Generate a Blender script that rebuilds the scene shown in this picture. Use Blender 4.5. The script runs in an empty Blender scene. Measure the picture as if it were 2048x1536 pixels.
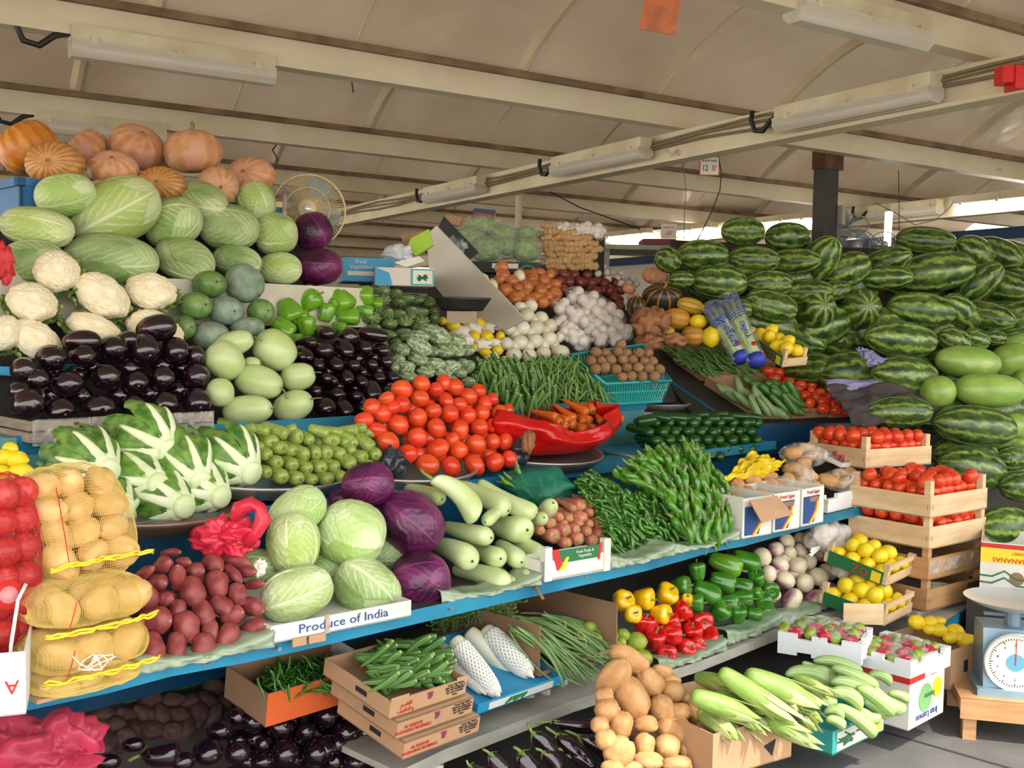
import bpy, math, random
from mathutils import Vector, Matrix, noise
R = random.Random(7)
PI = math.pi
sc = bpy.context.scene
COL = sc.collection
rad = math.radians

# ------------------------------------------------------------ camera
PITCH, ROLL, EYE, FPX = 2.96, 1.0, 1.6, 2090.0
cam = bpy.data.cameras.new('camera'); camo = bpy.data.objects.new('camera', cam); COL.objects.link(camo)
cam.sensor_fit = 'HORIZONTAL'; cam.sensor_width = 36.0; cam.lens = 36.0 * FPX / 2048.0
cam.clip_start = .05; cam.clip_end = 200
_p, _r = rad(PITCH), rad(ROLL)
FW = Vector((0, math.cos(_p), -math.sin(_p)))
_rt, _up = Vector((1, 0, 0)), Vector((0, math.sin(_p), math.cos(_p)))
RT = math.cos(_r) * _rt + math.sin(_r) * _up
UP = math.cos(_r) * _up - math.sin(_r) * _rt
CAM = Vector((0, 0, EYE))
m = Matrix((RT, UP, -FW)).transposed().to_4x4(); m.translation = CAM
camo.matrix_world = m
sc.camera = camo

# ------------------------------------------------------------ light
w = bpy.data.worlds.new('sky'); sc.world = w; w.use_nodes = True
nt = w.node_tree; bg = nt.nodes['Background']
tc = nt.nodes.new('ShaderNodeTexCoord'); sp = nt.nodes.new('ShaderNodeSeparateXYZ'); cr = nt.nodes.new('ShaderNodeValToRGB')
nt.links.new(tc.outputs['Generated'], sp.inputs[0]); nt.links.new(sp.outputs['Z'], cr.inputs[0]); nt.links.new(cr.outputs[0], bg.inputs[0])
cr.color_ramp.elements[0].position = 0.0; cr.color_ramp.elements[0].color = (1, .93, .82, 1)
cr.color_ramp.elements[1].position = .6; cr.color_ramp.elements[1].color = (.86, .93, 1, 1)
bg.inputs[1].default_value = 2.6
sun = bpy.data.lights.new('sun', 'SUN'); sun.energy = 4.0; sun.angle = rad(3); sun.color = (1, .93, .82)
suno = bpy.data.objects.new('sun', sun); COL.objects.link(suno)
suno.rotation_euler = Vector((-.35, .42, -.84)).to_track_quat('-Z', 'Y').to_euler()
sc.view_settings.view_transform = 'Standard'; sc.view_settings.look = 'None'
sc.view_settings.gamma = 1; sc.view_settings.use_curve_mapping = False
sc.view_settings.exposure = 0.6
sc.cycles.max_bounces = 6; sc.cycles.diffuse_bounces = 4; sc.cycles.glossy_bounces = 3
sc.cycles.transparent_max_bounces = 8; sc.cycles.use_denoising = True

# ------------------------------------------------------------ frames and rays
CU, SU = math.cos(rad(46.5)), math.sin(rad(46.5))
U = Vector((CU, SU, 0)); V = Vector((-SU, CU, 0)); Z = Vector((0, 0, 1))
def W3(u, v, z): return U * u + V * v + Z * z
def ray(px, py): return FW + RT * ((px - 1024) / FPX) + UP * ((768 - py) / FPX)
class Zm:                                   # photograph crop coordinates
    def __init__(s, x, y, k): s.x, s.y, s.k = x, y, k
    def __call__(s, x, y): return s.x + x * s.k, s.y + y * s.k
K7 = 700 / 2048
ZA, ZB, ZC, ZD, ZE, ZF = Zm(0, 200, K7), Zm(0, 600, K7), Zm(0, 1011, K7), Zm(600, 400, K7), Zm(600, 725, K7), Zm(600, 1011, K7)
ZG, ZH, ZI, ZJ, ZK = Zm(1200, 400, K7), Zm(1200, 725, K7), Zm(1200, 1011, 848 / 2048), Zm(1448, 350, 600 / 2048), Zm(1548, 750, 500 / 1707)
ZL, ZM, Z1 = Zm(1100, 150, 948 / 2048), Zm(0, 0, 1000 / 2048), Zm(0, 0, 1)
class Plane:                                # the face of a heap: a real sloping plane in the stall
    def __init__(s, p, n): s.p, s.n = p, n.normalized()
    def t(s, px, py):
        d = ray(px, py); return (s.p - CAM).dot(s.n) / d.dot(s.n)
    def at(s, px, py):
        return CAM + ray(px, py) * s.t(px, py)
def HP(v0, z0, th):                         # heap face rising backwards from the shelf line v0, z0
    a = rad(th); return Plane(V * v0 + Z * z0, -V * math.sin(a) + Z * math.cos(a))
def HZ(z): return Plane(Z * z, Z)
def CP(px, py, t, th=60, yaw=0):            # heap face through a known place, facing the aisle
    a = rad(th); y = rad(yaw); h = Vector((math.sin(y), math.cos(y), 0))
    return Plane(CAM + ray(px, py) * t, -h * math.sin(a) + Z * math.cos(a))

# ------------------------------------------------------------ materials
def lin(c):
    return tuple((x / 255 / 12.92 if x / 255 <= .04045 else ((x / 255 + .055) / 1.055) ** 2.4) for x in c) + (1,)
MATS = {}
def mat(name, c1, c2=None, rough=.5, attr=None, nscale=6, namt=.0, bump=0, bscale=30, spec=.5, metal=0, coat=0, vary=.12,
        c3=None, alpha=1, emit=0, sss=0, stretch=None, trans=0, n3=3.0, th3=.6, hue=0):
    """c1 to c2 by the mesh pattern 'pat' (attr) or by noise; c3 are speckles; vary = object to object variation"""
    if name in MATS: return MATS[name]
    mt = bpy.data.materials.new(name); MATS[name] = mt; mt.use_nodes = True
    t = mt.node_tree; N, L = t.nodes, t.links; b = N['Principled BSDF']
    tc = N.new('ShaderNodeTexCoord'); co = tc.outputs['Object']
    mp = N.new('ShaderNodeMapping'); mp.inputs['Scale'].default_value = stretch or (1, 1, 1); L.new(co, mp.inputs[0]); co = mp.outputs[0]
    def noi(s, d=4):
        n = N.new('ShaderNodeTexNoise'); n.inputs['Scale'].default_value = s; n.inputs['Detail'].default_value = d; L.new(co, n.inputs[0]); return n.outputs['Fac']
    def mix(f, a, c, bt='MIX'):
        x = N.new('ShaderNodeMix'); x.data_type = 'RGBA'; x.blend_type = bt
        for i, s in ((0, f), (6, a), (7, c)):
            if hasattr(s, 'is_output'): L.new(s, x.inputs[i])
            else: x.inputs[i].default_value = s
        return x.outputs[2]
    def mr(s, a, c, d=0, e=1):
        x = N.new('ShaderNodeMapRange'); L.new(s, x.inputs[0])
        for i, q in enumerate((a, c, d, e)): x.inputs[i + 1].default_value = q
        return x.outputs[0]
    col = lin(c1)
    if c2:
        if attr:
            at = N.new('ShaderNodeAttribute'); at.attribute_name = attr; f = at.outputs['Fac']
            if namt:
                ad = N.new('ShaderNodeMath'); ad.operation = 'ADD'; ad.use_clamp = True
                L.new(f, ad.inputs[0]); L.new(mr(noi(nscale), .3, .7, -namt, namt), ad.inputs[1]); f = ad.outputs[0]
        else: f = mr(noi(nscale), .35, .65)
        col = mix(f, lin(c1), lin(c2))
    if c3: col = mix(mr(noi(n3), th3, th3 + .08), col, lin(c3))
    if vary or hue:
        oi = N.new('ShaderNodeObjectInfo'); hs = N.new('ShaderNodeHueSaturation')
        L.new(mr(oi.outputs['Random'], 0, 1, 1 - vary, 1 + vary), hs.inputs['Value'])
        if hue:
            ml = N.new('ShaderNodeMath'); ml.operation = 'MULTIPLY'; ml.inputs[1].default_value = 7.31; L.new(oi.outputs['Random'], ml.inputs[0])
            fr = N.new('ShaderNodeMath'); fr.operation = 'FRACT'; L.new(ml.outputs[0], fr.inputs[0])
            L.new(mr(fr.outputs[0], 0, 1, .5 - hue, .5 + hue), hs.inputs['Hue'])
        if hasattr(col, 'is_output'): L.new(col, hs.inputs['Color'])
        else: hs.inputs['Color'].default_value = col
        col = hs.outputs[0]
    if hasattr(col, 'is_output'): L.new(col, b.inputs['Base Color'])
    else: b.inputs['Base Color'].default_value = col
    b.inputs['Roughness'].default_value = rough; b.inputs['Metallic'].default_value = metal
    b.inputs['Specular IOR Level'].default_value = spec
    if coat: b.inputs['Coat Weight'].default_value = coat; b.inputs['Coat Roughness'].default_value = .12
    if sss: b.inputs['Subsurface Weight'].default_value = sss; b.inputs['Subsurface Radius'].default_value = (.3, .2, .1); b.inputs['Subsurface Scale'].default_value = .03
    if alpha < 1: b.inputs['Alpha'].default_value = alpha
    if trans: b.inputs['Transmission Weight'].default_value = trans
    if emit:
        b.inputs['Emission Strength'].default_value = emit; b.inputs['Emission Color'].default_value = lin(c1)
    if bump:
        bp = N.new('ShaderNodeBump'); bp.inputs['Strength'].default_value = bump; bp.inputs['Distance'].default_value = .02
        L.new(noi(bscale, 5), bp.inputs['Height']); L.new(bp.outputs[0], b.inputs['Normal'])
    return mt
def film(name, c, rough=.12, lo=.06, hi=.5, scale=9, bump=.6):
    """thin plastic: clear in places, milky with highlights along the creases"""
    if name in MATS: return MATS[name]
    mt = bpy.data.materials.new(name); MATS[name] = mt; mt.use_nodes = True
    t = mt.node_tree; N, L = t.nodes, t.links; b = N['Principled BSDF']
    b.inputs['Base Color'].default_value = lin(c); b.inputs['Roughness'].default_value = rough
    tc = N.new('ShaderNodeTexCoord'); n = N.new('ShaderNodeTexNoise'); n.inputs['Scale'].default_value = scale; n.inputs['Detail'].default_value = 4
    n.inputs['Distortion'].default_value = 1.5; L.new(tc.outputs['Object'], n.inputs[0])
    x = N.new('ShaderNodeMapRange'); L.new(n.outputs['Fac'], x.inputs[0])
    for i, q in enumerate((.4, .7, lo, hi)): x.inputs[i + 1].default_value = q
    L.new(x.outputs[0], b.inputs['Alpha'])
    bp = N.new('ShaderNodeBump'); bp.inputs['Strength'].default_value = bump; bp.inputs['Distance'].default_value = .03
    L.new(n.outputs['Fac'], bp.inputs['Height']); L.new(bp.outputs[0], b.inputs['Normal'])
    return mt

# ------------------------------------------------------------ meshes
class MB:
    def __init__(s): s.v, s.f, s.a, s.uv = [], [], [], None
    def add(s, vs, fs, a=None):
        o = len(s.v); s.v += [tuple(x) for x in vs]; s.f += [tuple(o + i for i in q) for q in fs]
        s.a += list(a) if a is not None else [0.0] * len(vs); return s
    def box(s, x0, x1, y0, y1, z0, z1, M=None, a=0.0):
        vs = [Vector((x, y, z)) for x in (x0, x1) for y in (y0, y1) for z in (z0, z1)]
        if M: vs = [M @ q for q in vs]
        return s.add(vs, [(0, 1, 3, 2), (4, 6, 7, 5), (0, 4, 5, 1), (2, 3, 7, 6), (0, 2, 6, 4), (1, 5, 7, 3)], [a] * 8)
    def tube(s, pts, r, n=8, r2=None, a=0.0, cap=True):
        pts = [Vector(q) for q in pts]; k = len(pts); vs = []; fs = []; nrm = None
        for i, q in enumerate(pts):
            d = (pts[min(i + 1, k - 1)] - pts[max(i - 1, 0)])
            d = d.normalized() if d.length > 1e-9 else Vector((0, 0, 1))
            if nrm is None: nrm = d.orthogonal().normalized()
            else:
                nrm = nrm - d * nrm.dot(d); nrm = nrm.normalized() if nrm.length > 1e-6 else d.orthogonal().normalized()
            bn = d.cross(nrm)
            rr = r(i / (k - 1)) if callable(r) else (r if r2 is None else r + (r2 - r) * i / (k - 1))
            vs += [q + (nrm * math.cos(2 * PI * j / n) + bn * math.sin(2 * PI * j / n)) * rr for j in range(n)]
        for i in range(k - 1):
            for j in range(n):
                fs.append((i * n + j, i * n + (j + 1) % n, (i + 1) * n + (j + 1) % n, (i + 1) * n + j))
        if cap: fs.append(tuple(range(n))[::-1]); fs.append(tuple((k - 1) * n + j for j in range(n)))
        return s.add(vs, fs, [a] * len(vs))
    def grid(s, nx, ny, fn, a=None):
        vs = [fn(i / nx, j / ny) for i in range(nx + 1) for j in range(ny + 1)]
        fs = [(i * (ny + 1) + j, (i + 1) * (ny + 1) + j, (i + 1) * (ny + 1) + j + 1, i * (ny + 1) + j + 1) for i in range(nx) for j in range(ny)]
        aa = [a(i / nx, j / ny) for i in range(nx + 1) for j in range(ny + 1)] if a else None
        return s.add(vs, fs, aa)
    def mesh(s, name, mt=None, smooth=True):
        me = bpy.data.meshes.new(name); me.from_pydata(s.v, [], s.f)
        at = me.attributes.new('pat', 'FLOAT', 'POINT'); at.data.foreach_set('value', s.a)
        if mt: me.materials.append(mt)
        if smooth: me.polygons.foreach_set('use_smooth', [True] * len(me.polygons))
        me.update(); return me
def new(name, me, parent=None, link=True):
    o = bpy.data.objects.new(name, me)
    if link: COL.objects.link(o)
    if parent: o.parent = parent
    return o
def tag(o, label, cat, group=None, kind=None):
    if label: o['label'] = label
    if cat: o['category'] = cat
    if group: o['group'] = group
    if kind: o['kind'] = kind
    return o
def empty(name, label, cat, M=None, group=None):
    o = bpy.data.objects.new(name, None); COL.objects.link(o); o.empty_display_size = .05
    if M: o.matrix_world = M
    return tag(o, label, cat, group)
def part(name, mb, mt, parent, smooth=False, label=None):
    o = new(name, mb.mesh(name, mt, smooth), parent)
    if label: o['label'] = label
    return o
def struct(name, mb, mt, smooth=False):
    o = new(name, mb.mesh(name, mt, smooth)); o['kind'] = 'structure'; return o
def solid(o, t, off=-1):
    md = o.modifiers.new('thick', 'SOLIDIFY'); md.thickness = t; md.offset = off; return o

def lathe(nx, nt, prof, disp=None, pat=None, bend=None, dim0=0, dim1=0, dw=.12, rd=False):
    """a fruit body along X from -.5 to .5, widest radius .5; dim = dimples at the ends"""
    mb = MB(); vs = []; fs = []; a = []
    for i in range(nx + 1):
        s = i / nx; x = -.5 * math.cos(PI * s); r = prof(x) if 0 < i < nx else 0
        n = 1 if i in (0, nx) else nt
        for j in range(n):
            th = 2 * PI * j / nt; dd = disp(x, th) if disp else 1; rr = r * dd
            xx = x * (dd if rd else 1) + (dim0 * math.exp(-(rr / dw) ** 2) if x < 0 else -dim1 * math.exp(-(rr / dw) ** 2))
            q = Vector((xx, rr * math.cos(th), rr * math.sin(th)))
            if bend: q += Vector((0,) + tuple(bend(x)))
            vs.append(q); a.append(pat(x, th) if pat else 0.0)
    o = [0] + [1 + (i - 1) * nt for i in range(1, nx)] + [1 + (nx - 1) * nt]
    for j in range(nt):
        k = (j + 1) % nt
        fs.append((0, o[1] + k, o[1] + j)); fs.append((o[nx], o[nx - 1] + j, o[nx - 1] + k))
        for i in range(1, nx - 1): fs.append((o[i] + j, o[i] + k, o[i + 1] + k, o[i + 1] + j))
    mb.add(vs, fs, a); return mb
def sup(p, q=None, skew=0):                 # super-ellipse profile
    q = q or p
    def f(x):
        X = min(1, abs(2 * x)); return .5 * max(0, 1 - X ** p) ** (1 / q) * (1 + skew * 2 * x) / (1 + abs(skew) * .4)
    return f
def keys(*k):                               # smooth profile through (x, r) keys
    def f(x):
        for i, ((a, ra), (b, rb)) in enumerate(zip(k, k[1:])):
            if x <= b:
                u = (x - a) / (b - a); h = b - a
                m0 = (rb - k[i - 1][1]) / (b - k[i - 1][0]) if i else (rb - ra) / h * 2.2
                m1 = (k[i + 2][1] - ra) / (k[i + 2][0] - a) if i + 2 < len(k) else (rb - ra) / h * 2.2
                return max(.001, ra * (2 * u ** 3 - 3 * u * u + 1) + m0 * h * (u ** 3 - 2 * u * u + u) + rb * (3 * u * u - 2 * u ** 3) + m1 * h * (u ** 3 - u * u))
        return k[-1][1]
    return f
def n3(x, y, z): return noise.noise(Vector((x, y, z)))
def sm(e0, e1, x):
    t = max(0, min(1, (x - e0) / (e1 - e0))); return t * t * (3 - 2 * t)

# ------------------------------------------------------------ placing
def basis(a, b0):
    a = a.normalized(); b = b0 - a * b0.dot(a)
    b = b.normalized() if b.length > 1e-4 else a.orthogonal().normalized()
    return a, b, a.cross(b)
def frame(p, a, b, c, s):
    M = Matrix(((a * s[0]), (b * s[1]), (c * s[2]))).transposed().to_4x4(); M.translation = p; return M
def clone(src, M, label, cat, group=None):
    o = src.copy(); COL.objects.link(o); o.matrix_world = M; tag(o, label, cat, group)
    for ch in src.children:
        c = ch.copy(); COL.objects.link(c); c.parent = o
    return o
ORD = 'first second third fourth fifth sixth seventh eighth ninth tenth eleventh twelfth thirteenth fourteenth fifteenth sixteenth seventeenth eighteenth nineteenth'.split()
BACK = (V * .93 + Z * .1)
def put(src, z, x, y, w_, h_=None, rot=None, pl=None, axis=None, L=None, tilt=None, label='', cat='', group=None, dt=0, out=0, jit=1, cen=False):
    """one fruit whose outline is w_ x h_ crop pixels. axis None = long axis across the view at rot degrees;
    axis = a direction: the fruit lies along it, its end face is w_ x h_ and its length L"""
    px, py = z(x, y); t = pl.t(px, py) + dt; k = z.k * t / FPX
    h_ = h_ or w_; w_, h_ = w_ * k, h_ * k; d = ray(px, py); p = CAM + d * t
    if axis is None:
        if rot is None: rot = R.uniform(-15, 15)
        if h_ > w_: w_, h_ = h_, w_; rot += 90
        ra = rad(rot); tl = rad(tilt if tilt is not None else R.uniform(-12, 12))
        a = (RT * math.cos(ra) + UP * math.sin(ra)) * math.cos(tl) - FW * math.sin(tl)
        a, b, c = basis(a, FW); ll = w_ / max(.35, abs(math.cos(tl))) if L is None else L
        M = frame(p, a, b, c, (ll, h_, h_))
        M = M @ Matrix.Rotation(R.uniform(0, 6.28), 4, 'X')
    else:
        a = axis + Vector((R.uniform(-1, 1), R.uniform(-1, 1), R.uniform(-1, 1))) * .12 * jit
        a, b, c = basis(a, RT)
        q = p if cen else p - a * (L / 2 - max(w_, h_) * .35)
        M = frame(q, a, b, c, (L, w_, h_))
    return clone(src, M, label, cat, group)
def seg(src, z, x1, y1, x2, y2, w_, pl, L=None, label='', cat='', group=None, dt=0, spin=None):
    """an elongated fruit from (x1,y1), far end, to (x2,y2), the end nearer the aisle"""
    p2x, p2y = z(x2, y2); p1x, p1y = z(x1, y1); t2 = pl.t(p2x, p2y) + dt
    q2 = CAM + ray(p2x, p2y) * t2; q1 = CAM + ray(p1x, p1y) * t2; lat = (q1 - q2).length
    if L and L > lat: q1 = CAM + ray(p1x, p1y) * (t2 + math.sqrt(L * L - lat * lat)); q1.z = max(q1.z, min(q2.z, pl.p.z))
    a = q2 - q1; ll = a.length; a, b, c = basis(a, Z)
    wd = w_ * z.k * t2 / FPX
    M = frame((q1 + q2) / 2, a, b, c, (ll, wd, wd)) @ Matrix.Rotation(R.uniform(0, 6.28) if spin is None else spin, 4, 'X')
    return clone(src, M, label, cat, group)
def rowlabels(items, desc, side):
    """label for each (x, y, w, h): which row up from the bottom and which from the named side"""
    idx = sorted(range(len(items)), key=lambda i: -items[i][1]); rows = []
    for i in idx:
        x, y = items[i][:2]; h = items[i][3] if len(items[i]) > 3 and items[i][3] else items[i][2]
        if rows and rows[-1][1] - y < h * .5: rows[-1][0].append(i)
        else: rows.append([[i], y])
    out = [None] * len(items)
    for k, (r, _) in enumerate(rows):
        r.sort(key=lambda i: items[i][0])
        if side[0] == '-': r.reverse()
        rn = 'bottom row' if k == 0 else ('top row' if k == len(rows) - 1 else ORD[k] + ' row up')
        for j, i in enumerate(r): out[i] = f"{desc}, {rn}, {ORD[min(j, 18)]} from the {side[1:]} side"
    return out
def heap(srcs, z, pl, items, desc, cat, group, side='+', rows=True, **kw):
    labs = rowlabels(items, desc, side) if rows else [desc] * len(items)
    for it, lb in zip(items, labs):
        it = list(it) + [None] * (5 - len(it)); s = srcs[R.randrange(len(srcs))] if isinstance(srcs, list) else srcs
        k = dict(kw); ax = k.pop('axis', None)
        if k.get('dt', 0) > .03 and abs(pl.n.z) > .3 and (CAM + ray(*z(it[0], it[1])) * (pl.t(*z(it[0], it[1])) + k['dt'])).z < pl.p.z: continue
        if callable(ax): ax = ax()
        put(s, z, it[0], it[1], it[2], it[3], it[4], pl, axis=ax, label=lb, cat=cat, group=group, **k)
def inpoly(x, y, P):
    c = False
    for (x1, y1), (x2, y2) in zip(P, P[1:] + P[:1]):
        if (y1 > y) != (y2 > y) and x < (x2 - x1) * (y - y1) / (y2 - y1) + x1: c = not c
    return c
def hexfill(P, dx, dy, w_, h_, jit=.12):
    out = []; ys = [p[1] for p in P]; xs = [p[0] for p in P]; y = max(ys) - dy * .4; k = 0
    while y > min(ys):
        x = min(xs) + (dx / 2 if k % 2 else 0)
        while x < max(xs):
            if inpoly(x, y, P):
                f = R.uniform(.9, 1.1); out.append((x + R.uniform(-jit, jit) * dx, y + R.uniform(-jit, jit) * dy, w_ * f, h_ * f * R.uniform(.95, 1.05)))
            x += dx
        y -= dy; k += 1
    return out
def scatter(P, n, dmin):
    out = []; xs = [p[0] for p in P]; ys = [p[1] for p in P]; tries = 0
    while len(out) < n and tries < n * 60:
        tries += 1; x, y = R.uniform(min(xs), max(xs)), R.uniform(min(ys), max(ys))
        if inpoly(x, y, P) and all((x - a) ** 2 + (y - b) ** 2 > dmin * dmin for a, b in out): out.append((x, y))
    return out
# ------------------------------------------------------------ the vegetables, one source of each kind
def src(name, mb, mt, parts=()):
    o = new(name, mb.mesh(name, mt, True), None, False)
    for nm, pmb, pmt in parts:
        c = new(nm, pmb.mesh(nm, pmt, True), o, False)
    return o
NS = lambda f, amp, sd=0: (lambda x, th: 1 + amp * n3(f * x + sd, f * .5 * math.cos(th) + sd, f * .5 * math.sin(th)))
def calyx(n, l, w, x0=.5, sag=.12, up=.03):
    mb = MB()
    for k in range(n):
        th = 2 * PI * k / n + R.uniform(-.1, .1); c, s = math.cos(th), math.sin(th)
        def fn(i, j):
            rr = .02 + l * i; ww = w * math.sin(PI * min(1, .15 + i * .85)) * (j - .5)
            return Vector((x0 + up - sag * i * i, rr * c - ww * s, rr * s + ww * c))
        mb.grid(4, 2, fn)
    return mb
def stalk(x0, l, r, bend=.05, n=6):
    return MB().tube([(x0 + l * i / 4, bend * (i / 4) ** 2, 0) for i in range(5)], r, n, r * .8)
# tomato
tomM = mat('tomato_skin', (214, 54, 26), (228, 84, 40), rough=.22, nscale=1.2, vary=.1, hue=.004, c3=(226, 96, 46), n3=1.6, th3=.72)
calM = mat('green_calyx', (96, 128, 52), (130, 150, 70), rough=.6)
def tom(sd): return lathe(14, 20, sup(2.15), disp=lambda x, th: 1 + .025 * math.cos(5 * th + sd) * sm(-.1, .5, x) + .03 * n3(x * 2 + sd, math.cos(th), math.sin(th)), dim1=.05, dim0=.01)
scar = lambda: calyx(5, .17, .1, .43, .05)
tomato = [src('tomato', tom(i * 3.3), tomM, [('calyx', scar(), calM)]) for i in range(3)]
# eggplants
eggM = mat('eggplant_skin', (26, 12, 22), (70, 18, 34), rough=.13, attr='pat', nscale=2, namt=.25, coat=.6, vary=.3, spec=.6)
scM = mat('brown_scar', (150, 110, 60), (110, 80, 44), rough=.8)
def egg(sd, ell=.0):
    return lathe(16, 22, sup(2.2, 2.1, .08), disp=lambda x, th: 1 + .04 * n3(x * 2 + sd, math.cos(th), math.sin(th)) + .015 * math.cos(4 * th) * sm(0, .5, x), pat=lambda x, th: sm(.15, -.5, x) * .5, dim1=.02, dw=.08)
dot = lambda r=.05, x=.485: MB().tube([(x - .01, 0, 0), (x + .012, 0, 0)], r, 10, r * .6)
eggplant = [src('eggplant', egg(i * 2.1), eggM, [('blossom_scar', dot(.06, .482), scM)]) for i in range(3)]
def longegg(b):
    pr = keys((-.5, .0), (-.44, .22), (-.2, .42), (.2, .5), (.4, .42), (.5, 0))
    return lathe(22, 18, pr, bend=lambda x: (b * (1 - 4 * x * x), 0), pat=lambda x, th: .1)
def eggcal():
    mb = MB().tube([(-.47, 0, 0), (-.56, .02, 0), (-.68, .12, .03), (-.76, .25, .05)], .09, 7, .07)
    for k in range(5):
        th = 2 * PI * k / 5; c, s = math.cos(th), math.sin(th)
        mb.grid(5, 2, lambda i, j: Vector((-.5 + .2 * i, (.08 + .34 * min(1, i * 1.3)) * c - .3 * (1 - i) * (j - .5) * s, (.08 + .34 * min(1, i * 1.3)) * s + .3 * (1 - i) * (j - .5) * c)))
    return mb
long_eggplant = [src('long_eggplant', longegg(b), eggM, [('calyx', eggcal(), calM)]) for b in (.15, -.2)]
# cabbages
def cabbage(sd, nl=5, amp=.05):
    rr = random.Random(sd); lv = [(2 * PI * k / nl + rr.uniform(-.3, .3), rr.uniform(.85, 1.5), rr.uniform(-.25, .1)) for k in range(nl)]
    def lay(x, th):
        best = None
        for k, (c, wd, x0) in enumerate(lv):
            d = (th - c + PI) % (2 * PI) - PI
            hw = wd * (1 - sm(.05 + x0 * .5, .5, x) * .9) + .08 * n3(x * 9 + sd, k, 0)
            if abs(d) < hw: best = (k, d, hw)
        return best or (-1, (th + PI) % (2 * PI) - PI, 3)
    def vein(x, th):
        k, d, hw = lay(x, th); f = .5 * math.sqrt(max(.001, 1 - 4 * x * x)); y = d * f
        mid = math.exp(-(y / (.014 + .03 * max(0, .3 - x))) ** 2)
        q = (x + .5) * 1.15 - 1.15 * abs(y) ** .8; s = abs(((q * 6 + .35 * n3(x * 5, y * 8, k + sd)) % 1) - .5) * 2
        side = math.exp(-((1 - s) / .17) ** 2) * sm(.0, .08, abs(y)) * sm(.62, .1, abs(y)) * .8
        q2 = (x + .5) - .4 * abs(y); s2 = abs(((abs(y) * 9 + 1.5 * n3(x * 8, y * 8, k)) % 1) - .5) * 2
        fine = math.exp(-((1 - s2) / .3) ** 2) * .12
        return max(mid, side, fine), k, hw - abs(d)
    def disp(x, th):
        v, k, e = vein(x, th)
        return 1 + amp * (k + 1) / nl * 1.2 + .018 * v + .05 * n3(x * 2.2 + sd, 1.1 * math.cos(th), 1.1 * math.sin(th)) + .02 * math.exp(-(e / .06) ** 2) + .012 * n3(x * 12, 6 * math.cos(th), 6 * math.sin(th))
    def pat(x, th):
        v, k, e = vein(x, th)
        return max(0, min(1, .28 + v * .75 + .3 * sm(.0, -.5, x) - .09 * k + .35 * n3(x * 2 + sd, math.cos(th) * 1.4, math.sin(th) * 1.4)))
    return lathe(84, 150, sup(2.25), disp=disp, pat=pat)
cabP = mat('pale_cabbage_leaf', (166, 190, 106), (234, 240, 204), attr='pat', rough=.45, vary=.06, bump=.35, bscale=9, spec=.35, hue=.01)
cabG = mat('green_cabbage_leaf', (124, 154, 84), (218, 228, 178), attr='pat', rough=.45, vary=.08, bump=.35, bscale=9, spec=.35, hue=.01)
cabR = mat('purple_cabbage_leaf', (50, 12, 42), (128, 44, 102), attr='pat', rough=.34, namt=.35, nscale=2, vary=.12, bump=.1, bscale=12)
cabstem = MB().tube([(-.5, 0, 0), (-.44, 0, 0)], .075, 10)
stumpM = mat('cut_stump', (222, 214, 172), (190, 170, 120), rough=.7)
cab_pale = [src('cabbage', cabbage(i), cabP, [('stump', cabstem, stumpM)]) for i in (1, 2, 3)]
cab_green = [src('cabbage', cabbage(i, 4), cabG, [('stump', cabstem, stumpM)]) for i in (4, 5)]
cab_red = [src('red_cabbage', cabbage(i, 4, .025), cabR, [('stump', cabstem, stumpM)]) for i in (6, 7)]
# pumpkins
def pumpkin(sd, ribs=12, amp=.05, p=2.2, d1=.06, d0=.05, st=.75):
    off = [R.uniform(-.15, .15) for _ in range(ribs)]
    return lathe(30, ribs * 8, sup(p), disp=lambda x, th: 1 - amp * (1 - abs(math.sin(ribs * (th + .05 * math.sin(3 * th + sd)) / 2)) ** .6) + .05 * n3(x * 2 + sd, math.cos(th), math.sin(th)),
                 pat=lambda x, th: max(0, min(1, sm(.55, .95, abs(math.sin(ribs * th / 2 + .6 * n3(x * 9, th * 3, sd)))) * st * sm(-.3, .45, abs(x)) + .3 * n3(x * 5, math.cos(th) * 3, math.sin(th) * 3 + sd))), dim1=d1, dim0=d0)
pkA = mat('tan_pumpkin_skin', (194, 134, 88), (216, 168, 124), attr='pat', rough=.5, nscale=5, namt=.3, vary=.05, c3=(204, 150, 122), n3=2.5, th3=.5, hue=.006)
pkB = mat('orange_pumpkin_skin', (192, 112, 34), (222, 158, 66), attr='pat', rough=.4, nscale=5, namt=.3, vary=.05)
pkC = mat('streaked_pumpkin_skin', (168, 112, 62), (228, 172, 86), attr='pat', rough=.45, nscale=6, namt=.2, vary=.05)
pkD = mat('dark_green_pumpkin_skin', (34, 44, 30), (206, 124, 40), attr='pat', rough=.4, nscale=6, namt=.1, vary=.05)
stemM = mat('dry_stem', (168, 134, 84), (120, 94, 56), rough=.8)
pstem = MB().tube([(.43, 0, 0), (.5, .01, 0), (.6, .04, 0), (.68, .03, 0)], .05, 8, .03)
pflat = MB().tube([(.42, 0, 0), (.47, .0, 0)], .06, 8, .04)
pumpA = [src('pumpkin', pumpkin(i, 12, .035, 2.3), pkA, [('stem', pflat, stemM)]) for i in (1, 2)]
pumpS = src('pumpkin', pumpkin(9, 10, .03, 2.3), pkA, [('stem', pstem, stemM)])
pumpB = src('pumpkin', pumpkin(3, 14, .04, 2.2), pkB, [('stem', pflat, stemM)])
pumpC = src('pumpkin', pumpkin(4, 20, .03, 2.2, st=.5), pkC, [('stem', pflat, stemM)])
def dpat(x, th): return math.exp(-((1 - abs(math.cos(5 * th + .4 * n3(x * 5, th, 2)))) / .02) ** 2)
pumpD = src('pumpkin', lathe(26, 90, sup(2.3), disp=lambda x, th: 1 - .06 * abs(math.cos(5 * th)) ** 6, pat=dpat, dim1=.08, dim0=.05), pkD, [('stem', pstem, stemM)])
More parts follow.
